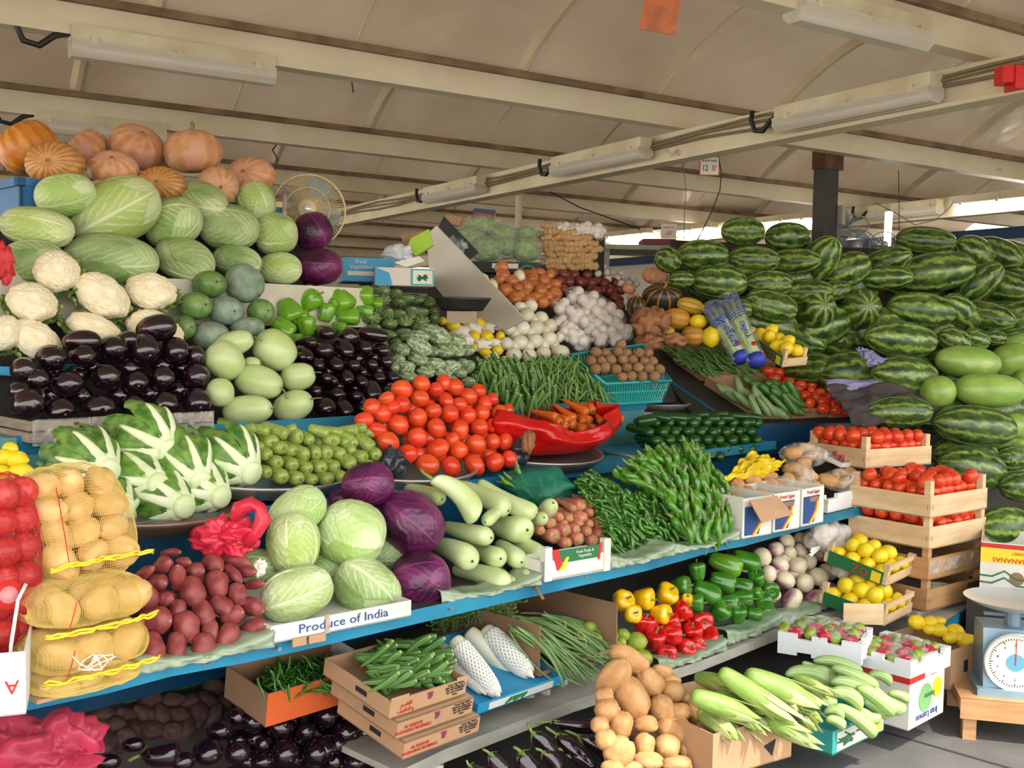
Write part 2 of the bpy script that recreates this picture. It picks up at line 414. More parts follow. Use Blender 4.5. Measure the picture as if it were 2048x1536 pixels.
# cauliflower
def curd():
    rr = random.Random(5); c = []
    for i in range(230):
        zz = 1 - 1.55 * (i + .5) / 230; a = i * 2.39996; q = math.sqrt(max(0, 1 - zz * zz)); c.append((Vector((zz, q * math.cos(a), q * math.sin(a))), rr.uniform(.85, 1.15)))
    def dsp(x, th):
        r = .5 * math.sqrt(max(0, 1 - 4 * x * x)); q = Vector((x, r * math.cos(th), r * math.sin(th))) * 2
        b = 0
        for p, s in c:
            d = (q - p).length / (.19 * s)
            if d < 1: b = max(b, math.sqrt(1 - d * d) * s)
        g = n3(q.x * 1.6, q.y * 1.6, q.z * 1.6)
        return .86 + .13 * b + .08 * g + .03 * n3(q.x * 9, q.y * 9, q.z * 9)
    return lathe(76, 120, sup(2.0), disp=dsp, rd=True)
curdM = mat('cauliflower_curd', (232, 216, 176), (246, 238, 212), rough=.75, nscale=4, vary=.04, bump=.2, bscale=30, sss=.1)
leafM = mat('green_leaf', (104, 136, 62), (168, 190, 110), rough=.5, nscale=3, vary=.1)
def cleaves():
    mb = MB()
    for k in range(11):
        th = 2 * PI * k / 11 + R.uniform(-.2, .2); c, s = math.cos(th), math.sin(th); l = R.uniform(.55, .8); rr0 = R.uniform(1.0, 1.2)
        def fn(i, j):
            a = -1.35 + l * 1.75 * i; ww = (.07 + .26 * math.sin(PI * min(1, i * .9 + .1)) * (.7 + .3 * (i))) * (j - .5); rr = .52 * rr0 + .05 * i + .05 * math.sin(i * 14 + j * 9 + k) * i
            x = rr * math.sin(a * .8); q = rr * math.cos(a * .8) + .02
            return Vector((x, q * c - ww * s, q * s + ww * c))
        mb.grid(9, 4, fn)
    return mb
cauli = src('cauliflower', curd(), curdM, [('leaves', cleaves(), leafM)])
# gourds
gg1 = mat('green_gourd_skin', (84, 122, 58), (122, 152, 84), rough=.35, nscale=4, vary=.12)
gg2 = mat('ash_gourd_skin', (112, 134, 112), (150, 166, 148), rough=.7, nscale=4, vary=.08, c3=(90, 120, 80), n3=2.2, th3=.62)
gdot = MB().tube([(.465, 0, 0), (.5, 0, 0)], .05, 9, .03)
dkM = mat('dark_stem_scar', (64, 50, 34), (100, 80, 50), rough=.8)
round_gourd = src('green_gourd', lathe(18, 26, sup(2.2), disp=NS(2, .03), dim1=.03), gg1, [('stem_scar', gdot, dkM)])
ash_gourd = src('ash_gourd', lathe(18, 26, sup(2.2), disp=NS(2, .04, 4), dim1=.03), gg2, [('stem_scar', gdot, dkM)])
wgM = mat('pale_gourd_skin', (198, 210, 158), (178, 200, 128), rough=.32, nscale=1.5, vary=.04)
gst = MB().tube([(.46, 0, 0), (.52, .02, 0), (.6, .12, .02), (.66, .26, .04)], .03, 7, .022)
gstM = mat('green_stalk', (124, 146, 72), (98, 118, 56), rough=.6)
white_gourd = [src('white_gourd', lathe(18, 28, sup(2.25, 2.2, -.06), disp=NS(2, .03, k), dim1=.03), wgM, [('stalk', gst, gstM)]) for k in (1, 7)]
ylM = mat('canary_melon_skin', (206, 150, 44), (150, 130, 44), rough=.4, attr='pat', nscale=5, namt=.2, vary=.1, hue=.02)
melon = src('striped_melon', lathe(18, 40, sup(2.2), pat=lambda x, th: sm(.2, .7, math.sin(9 * th)), dim1=.03), ylM, [('stem_scar', gdot, dkM)])
# peppers
def pepper(sd, lobes=4, long=0):
    pr = keys((-.5, .16), (-.43, .3), (-.2, .41), (.15, .5), (.34, .48), (.46, .32), (.5, .14))
    return lathe(22, 40, pr, disp=lambda x, th: 1 - (.16 + .1 * sm(.1, -.5, x)) * (1 - abs(math.sin(lobes * th / 2 + .2)) ** .7) + .07 * n3(x * 2 + sd, math.cos(th), math.sin(th) + sd), dim1=.13, dim0=.08, dw=.2)
pepst = MB().tube([(.36, 0, 0), (.4, 0, 0), (.52, .02, 0), (.62, .06, .02)], lambda i: .13 if i < .2 else .045, 8)
def pepsrc(m_): return [src('bell_pepper', pepper(i, 4 if i % 2 else 3), m_, [('stem', pepst, gstM)]) for i in (1, 2, 3)]
pepG = pepsrc(mat('green_pepper_skin', (44, 104, 22), (72, 134, 34), rough=.16, nscale=1.5, coat=.4, vary=.15))
pepL = pepsrc(mat('light_green_pepper_skin', (92, 152, 30), (120, 172, 44), rough=.16, nscale=1.5, coat=.4, vary=.1))
pepY = pepsrc(mat('yellow_pepper_skin', (246, 176, 10), (250, 200, 30), rough=.15, nscale=1.5, coat=.4, vary=.05))
pepR = pepsrc(mat('red_pepper_skin', (190, 14, 18), (214, 30, 24), rough=.14, nscale=1.5, coat=.5, vary=.12))
# cucumber family
zuM = mat('zucchini_skin', (112, 136, 50), (164, 182, 92), rough=.33, nscale=14, vary=.08, stretch=(.5, 1, 1))
zucchini = [src('zucchini', lathe(16, 20, keys((-.5, 0), (-.46, .34), (-.1, .46), (.3, .5), (.44, .42), (.5, 0)), bend=lambda x, b=b: (b * (1 - 4 * x * x), 0)), zuM, [('end_scar', dot(.12, .5), mat('pale_end', (176, 160, 90), (130, 120, 60), rough=.7))]) for b in (0, .08)]
cuM = mat('cucumber_skin', (24, 62, 22), (44, 88, 30), rough=.22, attr='pat', nscale=3, namt=.2, vary=.15)
cucumber = [src('cucumber', lathe(14, 16, keys((-.5, 0), (-.45, .35), (-.2, .47), (.3, .5), (.42, .4), (.5, 0)), pat=lambda x, th: sm(.35, .5, x), bend=lambda x: (.06 * (1 - 4 * x * x), 0)), cuM)]
cuM2 = mat('mid_green_cucumber_skin', (58, 108, 38), (84, 132, 54), rough=.35, vary=.12, nscale=3)
cucumber2 = src('cucumber', cucumber[0].data.copy() and lathe(14, 16, keys((-.5, 0), (-.45, .35), (-.2, .47), (.3, .5), (.42, .4), (.5, 0)), bend=lambda x: (.12 * (1 - 4 * x * x), 0)), cuM2)
rgM = mat('ridge_gourd_skin', (96, 124, 72), (166, 182, 132), rough=.45, attr='pat', vary=.1)
ridge_gourd = src('ridge_gourd', lathe(18, 36, keys((-.5, .04), (-.35, .3), (0, .47), (.25, .45), (.42, .24), (.5, .06)), disp=lambda x, th: 1 + .05 * math.cos(9 * th), pat=lambda x, th: sm(.5, .95, math.cos(9 * th)) * .8), rgM)
bgM = mat('bitter_gourd_skin', (112, 142, 96), (214, 224, 192), rough=.45, attr='pat', vary=.08)
def bgd(x, th):
    v = math.sin(7 * th + 2.2 * n3(x * 7, math.cos(th) * 2, math.sin(th) * 2)); return v
bitter_gourd = src('bitter_gourd', lathe(34, 56, keys((-.5, .03), (-.38, .28), (0, .46), (.25, .45), (.42, .25), (.5, .04)), disp=lambda x, th: 1 + .04 * bgd(x, th) + .09 * n3(x * 14, math.cos(th) * 5, math.sin(th) * 5), pat=lambda x, th: sm(-.1, .9, bgd(x, th) * .35 + n3(x * 18, math.cos(th) * 7, math.sin(th) * 7) * 1.5 + .2)), bgM)
bgo = mat('bottle_gourd_skin', (176, 196, 124), (206, 218, 166), rough=.35, nscale=1.5, vary=.04, c3=(130, 110, 60), n3=7, th3=.74, stretch=(.6, 1, 1))
def bottle(b): return lathe(24, 24, keys((-.5, .1), (-.44, .28), (-.2, .38), (.1, .45), (.3, .5), (.44, .4), (.5, 0)), bend=lambda x: (b * (1 - 4 * x * x), 0))
bend_ = MB().tube([(.47, 0, 0), (.505, 0, 0)], .085, 10, .05)
bnst = lambda bx=0: MB().tube([(-.48, 0, 0), (-.56, .05, 0), (-.66, .02, .1), (-.74, -.1, .16)], .08, 7, .06)
bottle_gourd = [src('bottle_gourd', bottle(b), bgo, [('blossom_scar', bend_, dkM)]) for b in (.1, -.15)]
bottle_stalk = src('bottle_gourd', bottle(-.45), bgo, [('blossom_scar', bend_, dkM), ('stalk', bnst(), gstM)])
snM = mat('snake_cucumber_skin', (134, 164, 92), (168, 190, 124), rough=.4, attr='pat', vary=.08, nscale=3, namt=.2)
snake_cucumber = [src('snake_cucumber', lathe(26, 20, keys((-.5, .05), (-.4, .3), (-.1, .43), (.25, .5), (.42, .42), (.5, 0)), disp=lambda x, th: 1 + .02 * math.cos(10 * th), pat=lambda x, th: .5 + .5 * math.cos(10 * th), bend=lambda x, b=b: (b * (1 - 4 * x * x), b * .2 * math.sin(6 * x))), snM) for b in (.22, -.3, .45)]
daM = mat('daikon_skin', (226, 220, 186), (236, 232, 206), rough=.4, nscale=2, vary=.03, c3=(176, 180, 110), n3=3, th3=.75, stretch=(.7, 1, 1))
daikon = src('daikon', lathe(24, 20, keys((-.5, .25), (-.46, .42), (-.1, .5), (.2, .45), (.36, .3), (.46, .08), (.5, .02)), disp=NS(3, .05)), daM)
# carrots
caM = mat('carrot_skin', (222, 100, 26), (236, 132, 48), rough=.35, attr='pat', nscale=12, namt=.25, vary=.06)
crown = lambda x=.505: MB().tube([(x - .03, 0, 0), (x + .01, 0, 0)], .27, 12, .2)
crM = mat('carrot_crown', (150, 140, 60), (110, 84, 40), rough=.8)
crpr = keys((-.5, .02), (-.3, .2), (.1, .36), (.38, .49), (.46, .42), (.5, .1))
carrot = src('carrot', lathe(20, 16, crpr, disp=NS(8, .04)), caM, [('crown', crown(), crM)])
rcM = mat('red_carrot_skin', (180, 98, 76), (206, 140, 110), rough=.45, nscale=10, vary=.08, stretch=(1, .4, .4))
rcC = mat('red_carrot_crown', (206, 186, 110), (150, 130, 70), rough=.7)
red_carrot = src('red_carrot', lathe(16, 18, crpr, disp=NS(6, .04)), rcM, [('crown', crown(), rcC)])
# sweet potato, potato
spM = mat('sweet_potato_skin', (124, 48, 50), (150, 72, 66), rough=.5, nscale=3, vary=.12, c3=(176, 130, 110), n3=5, th3=.74)
spT = mat('sweet_potato_tip', (216, 190, 150), (160, 120, 90), rough=.8)
sweet_potato = [src('sweet_potato', lathe(18, 20, keys((-.5, .12), (-.4, .36), (-.15, .48), (.15, .48), (.38, .32), (.5, .09)), disp=lambda x, th, k=k: 1 + .16 * n3(x * 3 + k, math.cos(th) + k, math.sin(th))), spM, [('cut_tip', MB().tube([(.485, 0, 0), (.515, 0, 0)], .07, 8, .05), spT)]) for k in (1, 5)]
poM = mat('potato_skin', (186, 132, 78), (204, 158, 104), rough=.6, nscale=3, vary=.1, bump=.25, bscale=16, c3=(150, 104, 62), n3=5, th3=.7)
potato = [src('potato', lathe(16, 22, sup(2.3), rd=True, disp=lambda x, th, k=k: 1 + .16 * n3(x * 2.4 + k, 1.2 * math.cos(th) + k, 1.2 * math.sin(th))), poM) for k in (1, 4, 8)]
gpM = mat('ginger_skin', (186, 146, 96), (208, 172, 122), rough=.6, nscale=4, vary=.1, bump=.3, bscale=12)
ginger = src('ginger_root', lathe(18, 18, keys((-.5, .1), (-.4, .34), (-.22, .3), (-.05, .46), (.12, .36), (.3, .46), (.42, .3), (.5, .1)), disp=lambda x, th: 1 + .25 * n3(x * 3, math.cos(th), math.sin(th))), gpM)
# onions, garlic, taro
ont = MB().tube([(.44, 0, 0), (.52, .01, 0), (.58, .03, .01)], lambda i: .06 - .04 * i, 7)
def onion(k): return lathe(16, 26, lambda x: sup(2.1)(x) * (1 + .1 * sm(.3, .5, x)), disp=lambda x, th: 1 + .02 * n3(x, 3 * math.cos(th) + k, 3 * math.sin(th)), pat=lambda x, th: sm(.3, .9, math.sin(14 * th + 2 * x)) * .6 + .2, dim1=-.07, dim0=.0)
def onsrc(c1, c2, nm, top): return src('onion', onion(1), mat(nm, c1, c2, rough=.3, attr='pat', vary=.1, spec=.5, nscale=2, namt=.3), [('neck', ont, top)])
neckM = mat('dry_onion_neck', (196, 160, 100), (150, 110, 60), rough=.8)
onionB = onsrc((176, 94, 44), (212, 140, 84), 'brown_onion_skin', neckM)
onionR = onsrc((108, 46, 40), (146, 78, 66), 'red_onion_skin', neckM)
onionW = onsrc((224, 218, 192), (238, 234, 216), 'white_onion_skin', mat('white_neck', (222, 214, 180), rough=.7))
gaM = mat('garlic_skin', (222, 212, 200), (236, 230, 222), rough=.55, nscale=3, vary=.05, c3=(190, 160, 160), n3=3, th3=.75)
garlic = src('garlic_bulb', lathe(16, 32, keys((-.5, .15), (-.38, .42), (-.1, .5), (.15, .35), (.32, .1), (.5, .05)), disp=lambda x, th: 1 - .12 * (1 - abs(math.sin(3.5 * th)) ** .6)), gaM)
tnM = mat('turnip_skin', (232, 216, 184), (150, 70, 112), rough=.4, attr='pat', nscale=4, namt=.2, vary=.04, c3=(196, 170, 120), n3=4, th3=.72)
turnip = [src('turnip', lathe(16, 24, sup(2.15), disp=NS(2, .04, k), pat=lambda x, th, k=k: sm(.1, .45, x + .15 * n3(x * 3 + k, math.cos(th), math.sin(th))) * (.9 if k else .25), dim1=-.04), tnM) for k in (0, 3)]
tarM = mat('taro_skin', (126, 88, 56), (164, 124, 86), rough=.8, attr='pat', nscale=5, namt=.3, vary=.15)
taro = src('taro', lathe(16, 20, sup(2.1), disp=NS(3, .08), pat=lambda x, th: .5 + .5 * math.sin(34 * x), dim1=-.06), tarM)
leM = mat('lemon_skin', (232, 198, 16), (242, 214, 40), rough=.35, nscale=2, vary=.06, bump=.2, bscale=50)
lnip = lambda x: sup(2.05)(x) if x < .42 else sup(2.05)(.42) * (1 - sm(.42, .5, x) * .7)
lemon = src('lemon', lathe(16, 20, sup(2.05), disp=NS(2, .02), dim1=-.08, dim0=-.04, dw=.1), leM, [('stem_scar', dot(.03, .565), calM)])
liM = mat('lime_skin', (104, 136, 40), (166, 180, 60), rough=.3, nscale=1.2, vary=.12, bump=.15, bscale=50, hue=.02)
lime = src('lime', lathe(14, 18, sup(2.05), disp=NS(2, .02), dim1=-.04, dw=.1), liM, [('stem_scar', dot(.04, .53), scM)])
# watermelon
wmM = mat('watermelon_rind', (28, 60, 22), (146, 172, 82), rough=.26, attr='pat', nscale=9, namt=.12, vary=.14, c3=(170, 140, 90), n3=2.3, th3=.78)
def wm(sd, ns=9, wide=.25):
    def pt(x, th):
        u = ns * th / (2 * PI) + .3 * n3(x * 8 + sd, math.cos(th) * 2, math.sin(th) * 2) + .2 * n3(x * 24 + sd, math.cos(th) * 8, math.sin(th) * 8)
        s = abs((u % 1) - .5) * 2; return max(0, min(1, .12 + sm(1 - wide - .25 * sm(.3, .5, abs(x)), 1, s) * (.75 + .5 * n3(x * 16, th * 3, sd)) + .25 * n3(x * 5, math.cos(th) * 3, sd)))
    return lathe(44, 96, sup(2.2), pat=pt, dim1=.01)
watermelon = [src('watermelon', wm(i, 9 + i % 2, .42 + .1 * (i % 3)), wmM, [('stem_scar', dot(.03, .48), scM)]) for i in range(4)]
wlM = mat('pale_watermelon_rind', (124, 158, 66), (156, 184, 92), rough=.3, nscale=2.5, vary=.08, c3=(178, 198, 120), n3=2, th3=.6)
pale_watermelon = src('pale_watermelon', lathe(20, 30, sup(2.2), disp=NS(2, .015)), wlM, [('stem_scar', dot(.03, .48), scM)])
# slender pods
def strand(b, tip=.05, n=8, k=12, b2=0):
    return lathe(k, n, keys((-.5, tip * 2), (-.44, .42), (0, .5), (.35, .38), (.5, tip)), bend=lambda x: (b * (1 - 4 * x * x), b2 * math.sin(5 * x)))
chM = mat('green_chili_skin', (44, 92, 18), (66, 122, 28), rough=.2, vary=.2, nscale=3, coat=.3)
chM2 = mat('light_chili_skin', (58, 112, 24), (90, 144, 38), rough=.22, vary=.15, nscale=3, coat=.3)
chst = MB().tube([(-.47, 0, 0), (-.56, .0, 0), (-.72, .15, .1)], lambda i: .3 - .2 * i, 6)
chili = [src('green_chili', strand(b, .05, 8, 10, .3), chM) for b in (.8, -.9, .4)]
big_chili = [src('green_chili', lathe(16, 14, keys((-.5, .2), (-.42, .45), (-.15, .5), (.2, .34), (.4, .16), (.5, .03)), disp=NS(4, .2), bend=lambda x, b=b: (b * (1 - 4 * x * x), .2 * math.sin(6 * x))), chM2, [('stem', chst, gstM)]) for b in (.5, -.7, .2)]
okM = mat('okra_skin', (58, 102, 38), (100, 138, 66), rough=.45, attr='pat', vary=.12)
okst = MB().tube([(-.5, 0, 0), (-.56, 0, 0)], .36, 8, .2)
okE = mat('okra_cut_end', (170, 190, 110), (120, 150, 70), rough=.7)
okra = [src('okra', lathe(14, 20, keys((-.5, .3), (-.4, .5), (-.1, .44), (.25, .3), (.5, .03)), disp=lambda x, th: 1 + .08 * math.cos(5 * th), pat=lambda x, th: .5 + .4 * math.cos(5 * th), bend=lambda x, b=b: (b * (1 - 4 * x * x), 0)), okM, [('cut_end', okst, okE)]) for b in (.3, -.25)]
beM = mat('green_bean_skin', (82, 122, 48), (116, 150, 76), rough=.5, vary=.15, nscale=3)
bean = [src('green_bean', strand(b, .1, 7, 12, b2), beM) for b, b2 in ((1.2, .3), (-1.5, .5), (.5, -.4))]
lbM = mat('long_bean_skin', (98, 132, 68), (128, 156, 92), rough=.5, vary=.12, nscale=3)
long_bean = [src('long_bean', strand(b, .1, 7, 20, b2), lbM) for b, b2 in ((3, 1), (-2.5, 1.5), (1.5, -2))]
# leafy bunch whose cut base faces the aisle (base at x=+.5, leaves towards -x)
def bunch_parts():
    rr = random.Random(3); st = MB(); lf = MB()
    st.add(*[(q.v, q.f) for q in [lathe(8, 16, keys((-.5, .3), (0, .5), (.5, .35)))]][0])
    st.v = [(x * .2 + .4, y * .4, z_ * .4) for x, y, z_ in st.v]
    for ring, (n, r0, spread, l) in enumerate(((8, .19, .62, .95), (7, .14, .42, .9), (5, .08, .25, .85))):
        for k in range(n):
            th = 2 * PI * (k + .5 * (ring % 2)) / n + rr.uniform(-.15, .15); c, s = math.cos(th), math.sin(th); ll = l * rr.uniform(.9, 1.05); sp = spread * rr.uniform(.8, 1.15)
            def fn(i, j, w0, w1, fr):
                u = i; q = r0 + sp * .62 * math.sin(min(1, u * 1.5) * PI / 2) ** 1.2 - .22 * max(0, u - .5) * sp; x = .42 - ll * u ** 1.15
                wv = (w0 + (w1 - w0) * math.sin(PI * min(1, u * .95)) ) * (j - .5); cup = -.5 * wv * wv / max(.05, w1) * 2
                rf = fr * (math.sin(u * 30 + j * 11 + k) * .5 + math.sin(u * 17 - j * 23)) * u * abs(j - .5) * 2
                return Vector((x + rf, (q + cup + rf) * c - wv * s, (q + cup + rf) * s + wv * c))
            st.grid(8, 4, lambda i, j: fn(i * .6, j, .27, .2 * (1 - i * .8), 0) + Vector((0, .012 * c, .012 * s)))
            lf.grid(14, 8, lambda i, j: fn(.1 + .9 * i, j, .1, .46, .035))
    return st, lf
bs, bl = bunch_parts()
ribM = mat('white_leaf_rib', (232, 236, 208), (206, 222, 166), rough=.4, nscale=3, vary=.02, spec=.3)
rleafM = mat('romaine_leaf', (58, 100, 34), (122, 160, 70), rough=.42, nscale=5, vary=.08)
romaine = src('romaine_bunch', bs, ribM, [('leaves', bl, rleafM)])
bsp = romaine.children[0]
def thick_src(o, t):
    md = o.modifiers.new('thick', 'SOLIDIFY'); md.thickness = t; md.offset = 0
thick_src(romaine, .018)
# corn ear in its husk, tip at +x
huM = mat('corn_husk', (100, 136, 52), (154, 174, 90), attr='pat', rough=.5, vary=.1, nscale=5, namt=.2)
def ear(k):
    return lathe(22, 44, keys((-.5, .2), (-.42, .4), (-.1, .5), (.2, .4), (.4, .16), (.5, .03)), disp=lambda x, th: 1 + .03 * math.sin(22 * th) + .05 * math.floor(((th + k) % (2 * PI)) / 1.6) / 4 + .05 * n3(x * 3, math.cos(th) + k, math.sin(th)), pat=lambda x, th: .4 + .3 * math.sin(22 * th) + .4 * sm(.2, .5, x))
def husk(k):
    rr = random.Random(k); mb = MB()
    for q in range(5):
        th = rr.uniform(0, 6.28); c, s = math.cos(th), math.sin(th); l = rr.uniform(.5, .85); fl = rr.uniform(.1, .5)
        mb.grid(10, 3, lambda i, j: (lambda r_, wv, x: Vector((x, r_ * c - wv * s, r_ * s + wv * c)))(.46 * math.cos(i * 1.1) + fl * i * i * .9, .5 * math.sin(PI * (.15 + .85 * i)) * (j - .5), -.2 + l * i), lambda i, j: .5 + .5 * i)
    return mb
husM = mat('loose_husk', (134, 160, 76), (184, 190, 130), attr='pat', rough=.55, vary=.08)
corn = [src('corn_ear', ear(k), huM, [('loose_husk', husk(k), husM)]) for k in (1, 2, 3)]
for c in corn: thick_src(c.children[0], .01)
# lettuce head with crinkles
lcM = mat('lettuce_leaf', (104, 140, 66), (156, 182, 108), rough=.5, nscale=5, vary=.08, bump=.3, bscale=10)
lettuce = src('lettuce', lathe(30, 50, sup(2.1), rd=True, disp=lambda x, th: 1 + .1 * n3(x * 4, 2 * math.cos(th), 2 * math.sin(th)) + .06 * n3(x * 10, 5 * math.cos(th), 5 * math.sin(th))), lcM)
yamM = mat('yam_skin', (110, 72, 46), (158, 108, 72), rough=.8, nscale=5, vary=.1, bump=.8, bscale=10)
# ------------------------------------------------------------ the hall: floor, roof, beams, wall
flM = mat('dark_concrete_floor', (84, 82, 80), (104, 102, 99), rough=.75, nscale=2.5, vary=0, bump=.15, bscale=40)
mb = MB().box(-9, 26, -7, 28, -.1, 0); struct('floor', mb, flM)
jn = MB(); jm = mat('floor_joint', (56, 54, 52), rough=.9, vary=0)
def hzp(px, py, z=0): return HZ(z).at(px, py)
a_, b_ = hzp(1760, 1462), hzp(2048, 1545)
d_ = (b_ - a_).normalized(); n_ = Vector((-d_.y, d_.x, 0)) * .008
jn.add([a_ - d_ * 2 - n_ + Z * .002, b_ + d_ * 3 - n_ + Z * .002, b_ + d_ * 3 + n_ + Z * .002, a_ - d_ * 2 + n_ + Z * .002], [(0, 1, 2, 3)])
struct('trim_1', jn, jm)

DA = Vector((math.cos(rad(32)), math.sin(rad(32)), 0)); DB = Vector((-math.sin(rad(32)), math.cos(rad(32)), 0))
def RF(a, n, z): return DA * a + DB * n + Z * z
ROT = Matrix((DA, DB, Z)).transposed().to_4x4()
N0, DN, ZB_ = 2.85, 1.975, 2.86
# translucent roof sheets: dirty cream plastic
mt = bpy.data.materials.new('roof_sheet'); mt.use_nodes = True; t = mt.node_tree; N, L = t.nodes, t.links; b = N['Principled BSDF']
tc = N.new('ShaderNodeTexCoord'); no = N.new('ShaderNodeTexNoise'); no.inputs['Scale'].default_value = 1.1; no.inputs['Detail'].default_value = 6; L.new(tc.outputs['Object'], no.inputs[0])
cr = N.new('ShaderNodeValToRGB'); L.new(no.outputs['Fac'], cr.inputs[0]); cr.color_ramp.elements[0].position = .3; cr.color_ramp.elements[1].position = .7
cr.color_ramp.elements[0].color = lin((156, 134, 108)); cr.color_ramp.elements[1].color = lin((186, 166, 140)); L.new(cr.outputs[0], b.inputs['Base Color'])
b.inputs['Roughness'].default_value = .26; b.inputs['Specular IOR Level'].default_value = .7
n2 = N.new('ShaderNodeTexNoise'); n2.inputs['Scale'].default_value = 3; n2.inputs['Detail'].default_value = 2; L.new(tc.outputs['Object'], n2.inputs[0])
bp = N.new('ShaderNodeBump'); bp.inputs['Strength'].default_value = .5; bp.inputs['Distance'].default_value = .05; L.new(n2.outputs['Fac'], bp.inputs['Height']); L.new(bp.outputs[0], b.inputs['Normal'])
tr = N.new('ShaderNodeBsdfTranslucent'); L.new(cr.outputs[0], tr.inputs[0]); mx = N.new('ShaderNodeMixShader'); mx.inputs[0].default_value = .09
L.new(b.outputs[0], mx.inputs[1]); L.new(tr.outputs[0], mx.inputs[2]); L.new(mx.outputs[0], N['Material Output'].inputs[0]); roofM = mt
beamM = mat('painted_steel_beam', (196, 182, 150), (214, 202, 174), rough=.5, nscale=3, vary=0, c3=(130, 100, 66), n3=4, th3=.7, stretch=(.4, 1, 1))
ribM2 = mat('roof_rib', (206, 186, 150), (220, 204, 172), rough=.5, nscale=3, vary=0)
grimM = mat('beam_grime', (104, 84, 62), (140, 116, 88), rough=.9, nscale=6, vary=0)
A0, A1 = -9.0, 12.5
def arch(s): return .40 * math.sin(PI * s) ** .85
k = 0
for q in range(-1, 8):
    n0, n1 = N0 + DN * q, N0 + DN * (q + 1)
    mb = MB().grid(40, 18, lambda i, j: RF(A0 + (A1 - A0) * i, n0 + (n1 - n0) * j, ZB_ + .1 + arch(j)))
    o = new('ceiling', mb.mesh('ceiling', roofM, True)); o['kind'] = 'structure'
    mb = MB(); mf = MB(); a = A0 + .62
    while a < A1:
        for (tgt, wd, th, ax) in ((mb, .07, .04, a), (mf, .012, .008, a + .95)):
            tgt.grid(1, 18, lambda i, j: RF(ax + (i - .5) * wd * .4, n0 + (n1 - n0) * j, ZB_ + .1 + arch(j) - th))
            tgt.grid(1, 18, lambda i, j: RF(ax - wd * .2 - wd * .4 * i, n0 + (n1 - n0) * j, ZB_ + .1 + arch(j) - th * (1 - i)))
            tgt.grid(1, 18, lambda i, j: RF(ax + wd * .2 + wd * .4 * i, n0 + (n1 - n0) * j, ZB_ + .1 + arch(j) - th * (1 - i)))
        a += 1.9
    k += 1; struct('trim_%d' % (k + 1), mb, ribM2, True); k += 1; struct('trim_%d' % (k + 1), mf, ribM2, True)
for q in range(-1, 9):
    n = N0 + DN * q
    o = new('roof_beam', MB().box(A0, A1, n - .045, n + .045, ZB_ - .05, ZB_ + .08, ROT).mesh('roof_beam', beamM, False))
    c = part('gutter_edge', MB().box(A0, A1, n - .075, n + .075, ZB_ + .08, ZB_ + .115, ROT), grimM, o)
    tag(o, f'cream painted roof beam between the curved sheets, {ORD[q + 1]} from the aisle', 'beam', 'roof beams', 'structure')
for a, wd in ((4.22, 'over the tomato and potato heaps'), (8.02, 'over the watermelon stack')):
    o = new('girder', MB().box(a - .04, a + .04, .8, 18.6, ZB_ - .21, ZB_ - .05, ROT).mesh('girder', beamM, False))
    part('lower_flange', MB().box(a - .06, a + .06, .8, 18.6, ZB_ - .225, ZB_ - .205, ROT), beamM, o)
    tag(o, f'long cream steel girder carrying tube lights {wd}', 'girder', None, 'structure')
# cables strapped along the first girder
cabM = mat('grey_cable', (120, 104, 76), rough=.6, vary=.1); blkM = mat('black_cable', (26, 26, 26), rough=.5, vary=0)
for i, dz in enumerate((.06, .085, .11)):
    pts = [RF(4.15 - .012 * (i % 2), 1 + .45 * q, ZB_ - .2 + dz + .012 * math.sin(q * 1.7 + i)) for q in range(34)]
    o = new('cable', MB().tube(pts, .008, 6).mesh('cable', cabM)); tag(o, f'{["lowest", "middle", "top"][i]} cable strapped along the cream girder over the tomatoes', 'cable')
# far walls
wallM = mat('cream_wall', (206, 200, 184), (218, 212, 198), rough=.8, nscale=1, vary=0)
blueM = mat('blue_post_paint', (34, 66, 104), rough=.6, vary=0); tarpM = mat('dark_blue_tarp', (36, 52, 84), (58, 78, 116), rough=.7, nscale=1.5, vary=0)
struct('wall_right', MB().box(10.6, 10.75, -4, 18.8, 0, 2.75, ROT), wallM)
struct('wall_back', MB().box(-9, 10.6, 18.7, 18.85, 0, 2.55, ROT), wallM)
mb = MB().grid(40, 8, lambda i, j: RF(-6 + 14 * i, 15.5 + .12 * math.sin(i * 60) * (1 - j), 1.15 + 1.0 * j)); o = new('tarpaulin', mb.mesh('tarpaulin', tarpM)); solid(o, .01)
tag(o, 'dark blue tarpaulin screen hung across the far end of the hall', 'tarpaulin')
mb = MB().box(10.52, 10.6, -4, 18.7, 2.68, 2.8, ROT); struct('trim_30', mb, blueM)
for i, n in enumerate((4.1, 5.4, 7.6)):
    struct('trim_%d' % (31 + i), MB().box(10.5, 10.62, n - .12, n + .12, 0, 2.68, ROT), blueM)
# posts
postM = mat('dark_steel_post', (34, 32, 30), (48, 44, 40), rough=.5, vary=0); rustM = mat('rusty_bracket', (110, 66, 40), (70, 46, 34), rough=.8, nscale=12, vary=0)
p = CAM + ray(1648, 480) * 7.1
o = new('post', MB().box(-.066, .066, -.05, .05, 0, ZB_ - .06, Matrix.Translation((p.x, p.y, 0)) @ ROT).mesh('post', postM, False))
tag(o, 'dark steel post rising behind the two top watermelons', 'post', None, 'structure')
part('bracket', MB().box(-.075, .1, -.06, .06, ZB_ - .14, ZB_ - .02, Matrix.Translation((p.x, p.y, 0)) @ ROT), rustM, o)
part('junction_plate', MB().box(.07, .1, -.09, .0, 2.35, 2.48, Matrix.Translation((p.x, p.y, 0)) @ ROT), mat('grey_plate', (150, 146, 136), vary=0), o)
p = CAM + ray(1037, 445) * 8.1
o = new('post', MB().tube([(p.x, p.y, 0), (p.x, p.y, ZB_ - .05)], .028, 12).mesh('post', mat('cream_pipe', (206, 196, 168), vary=0)))
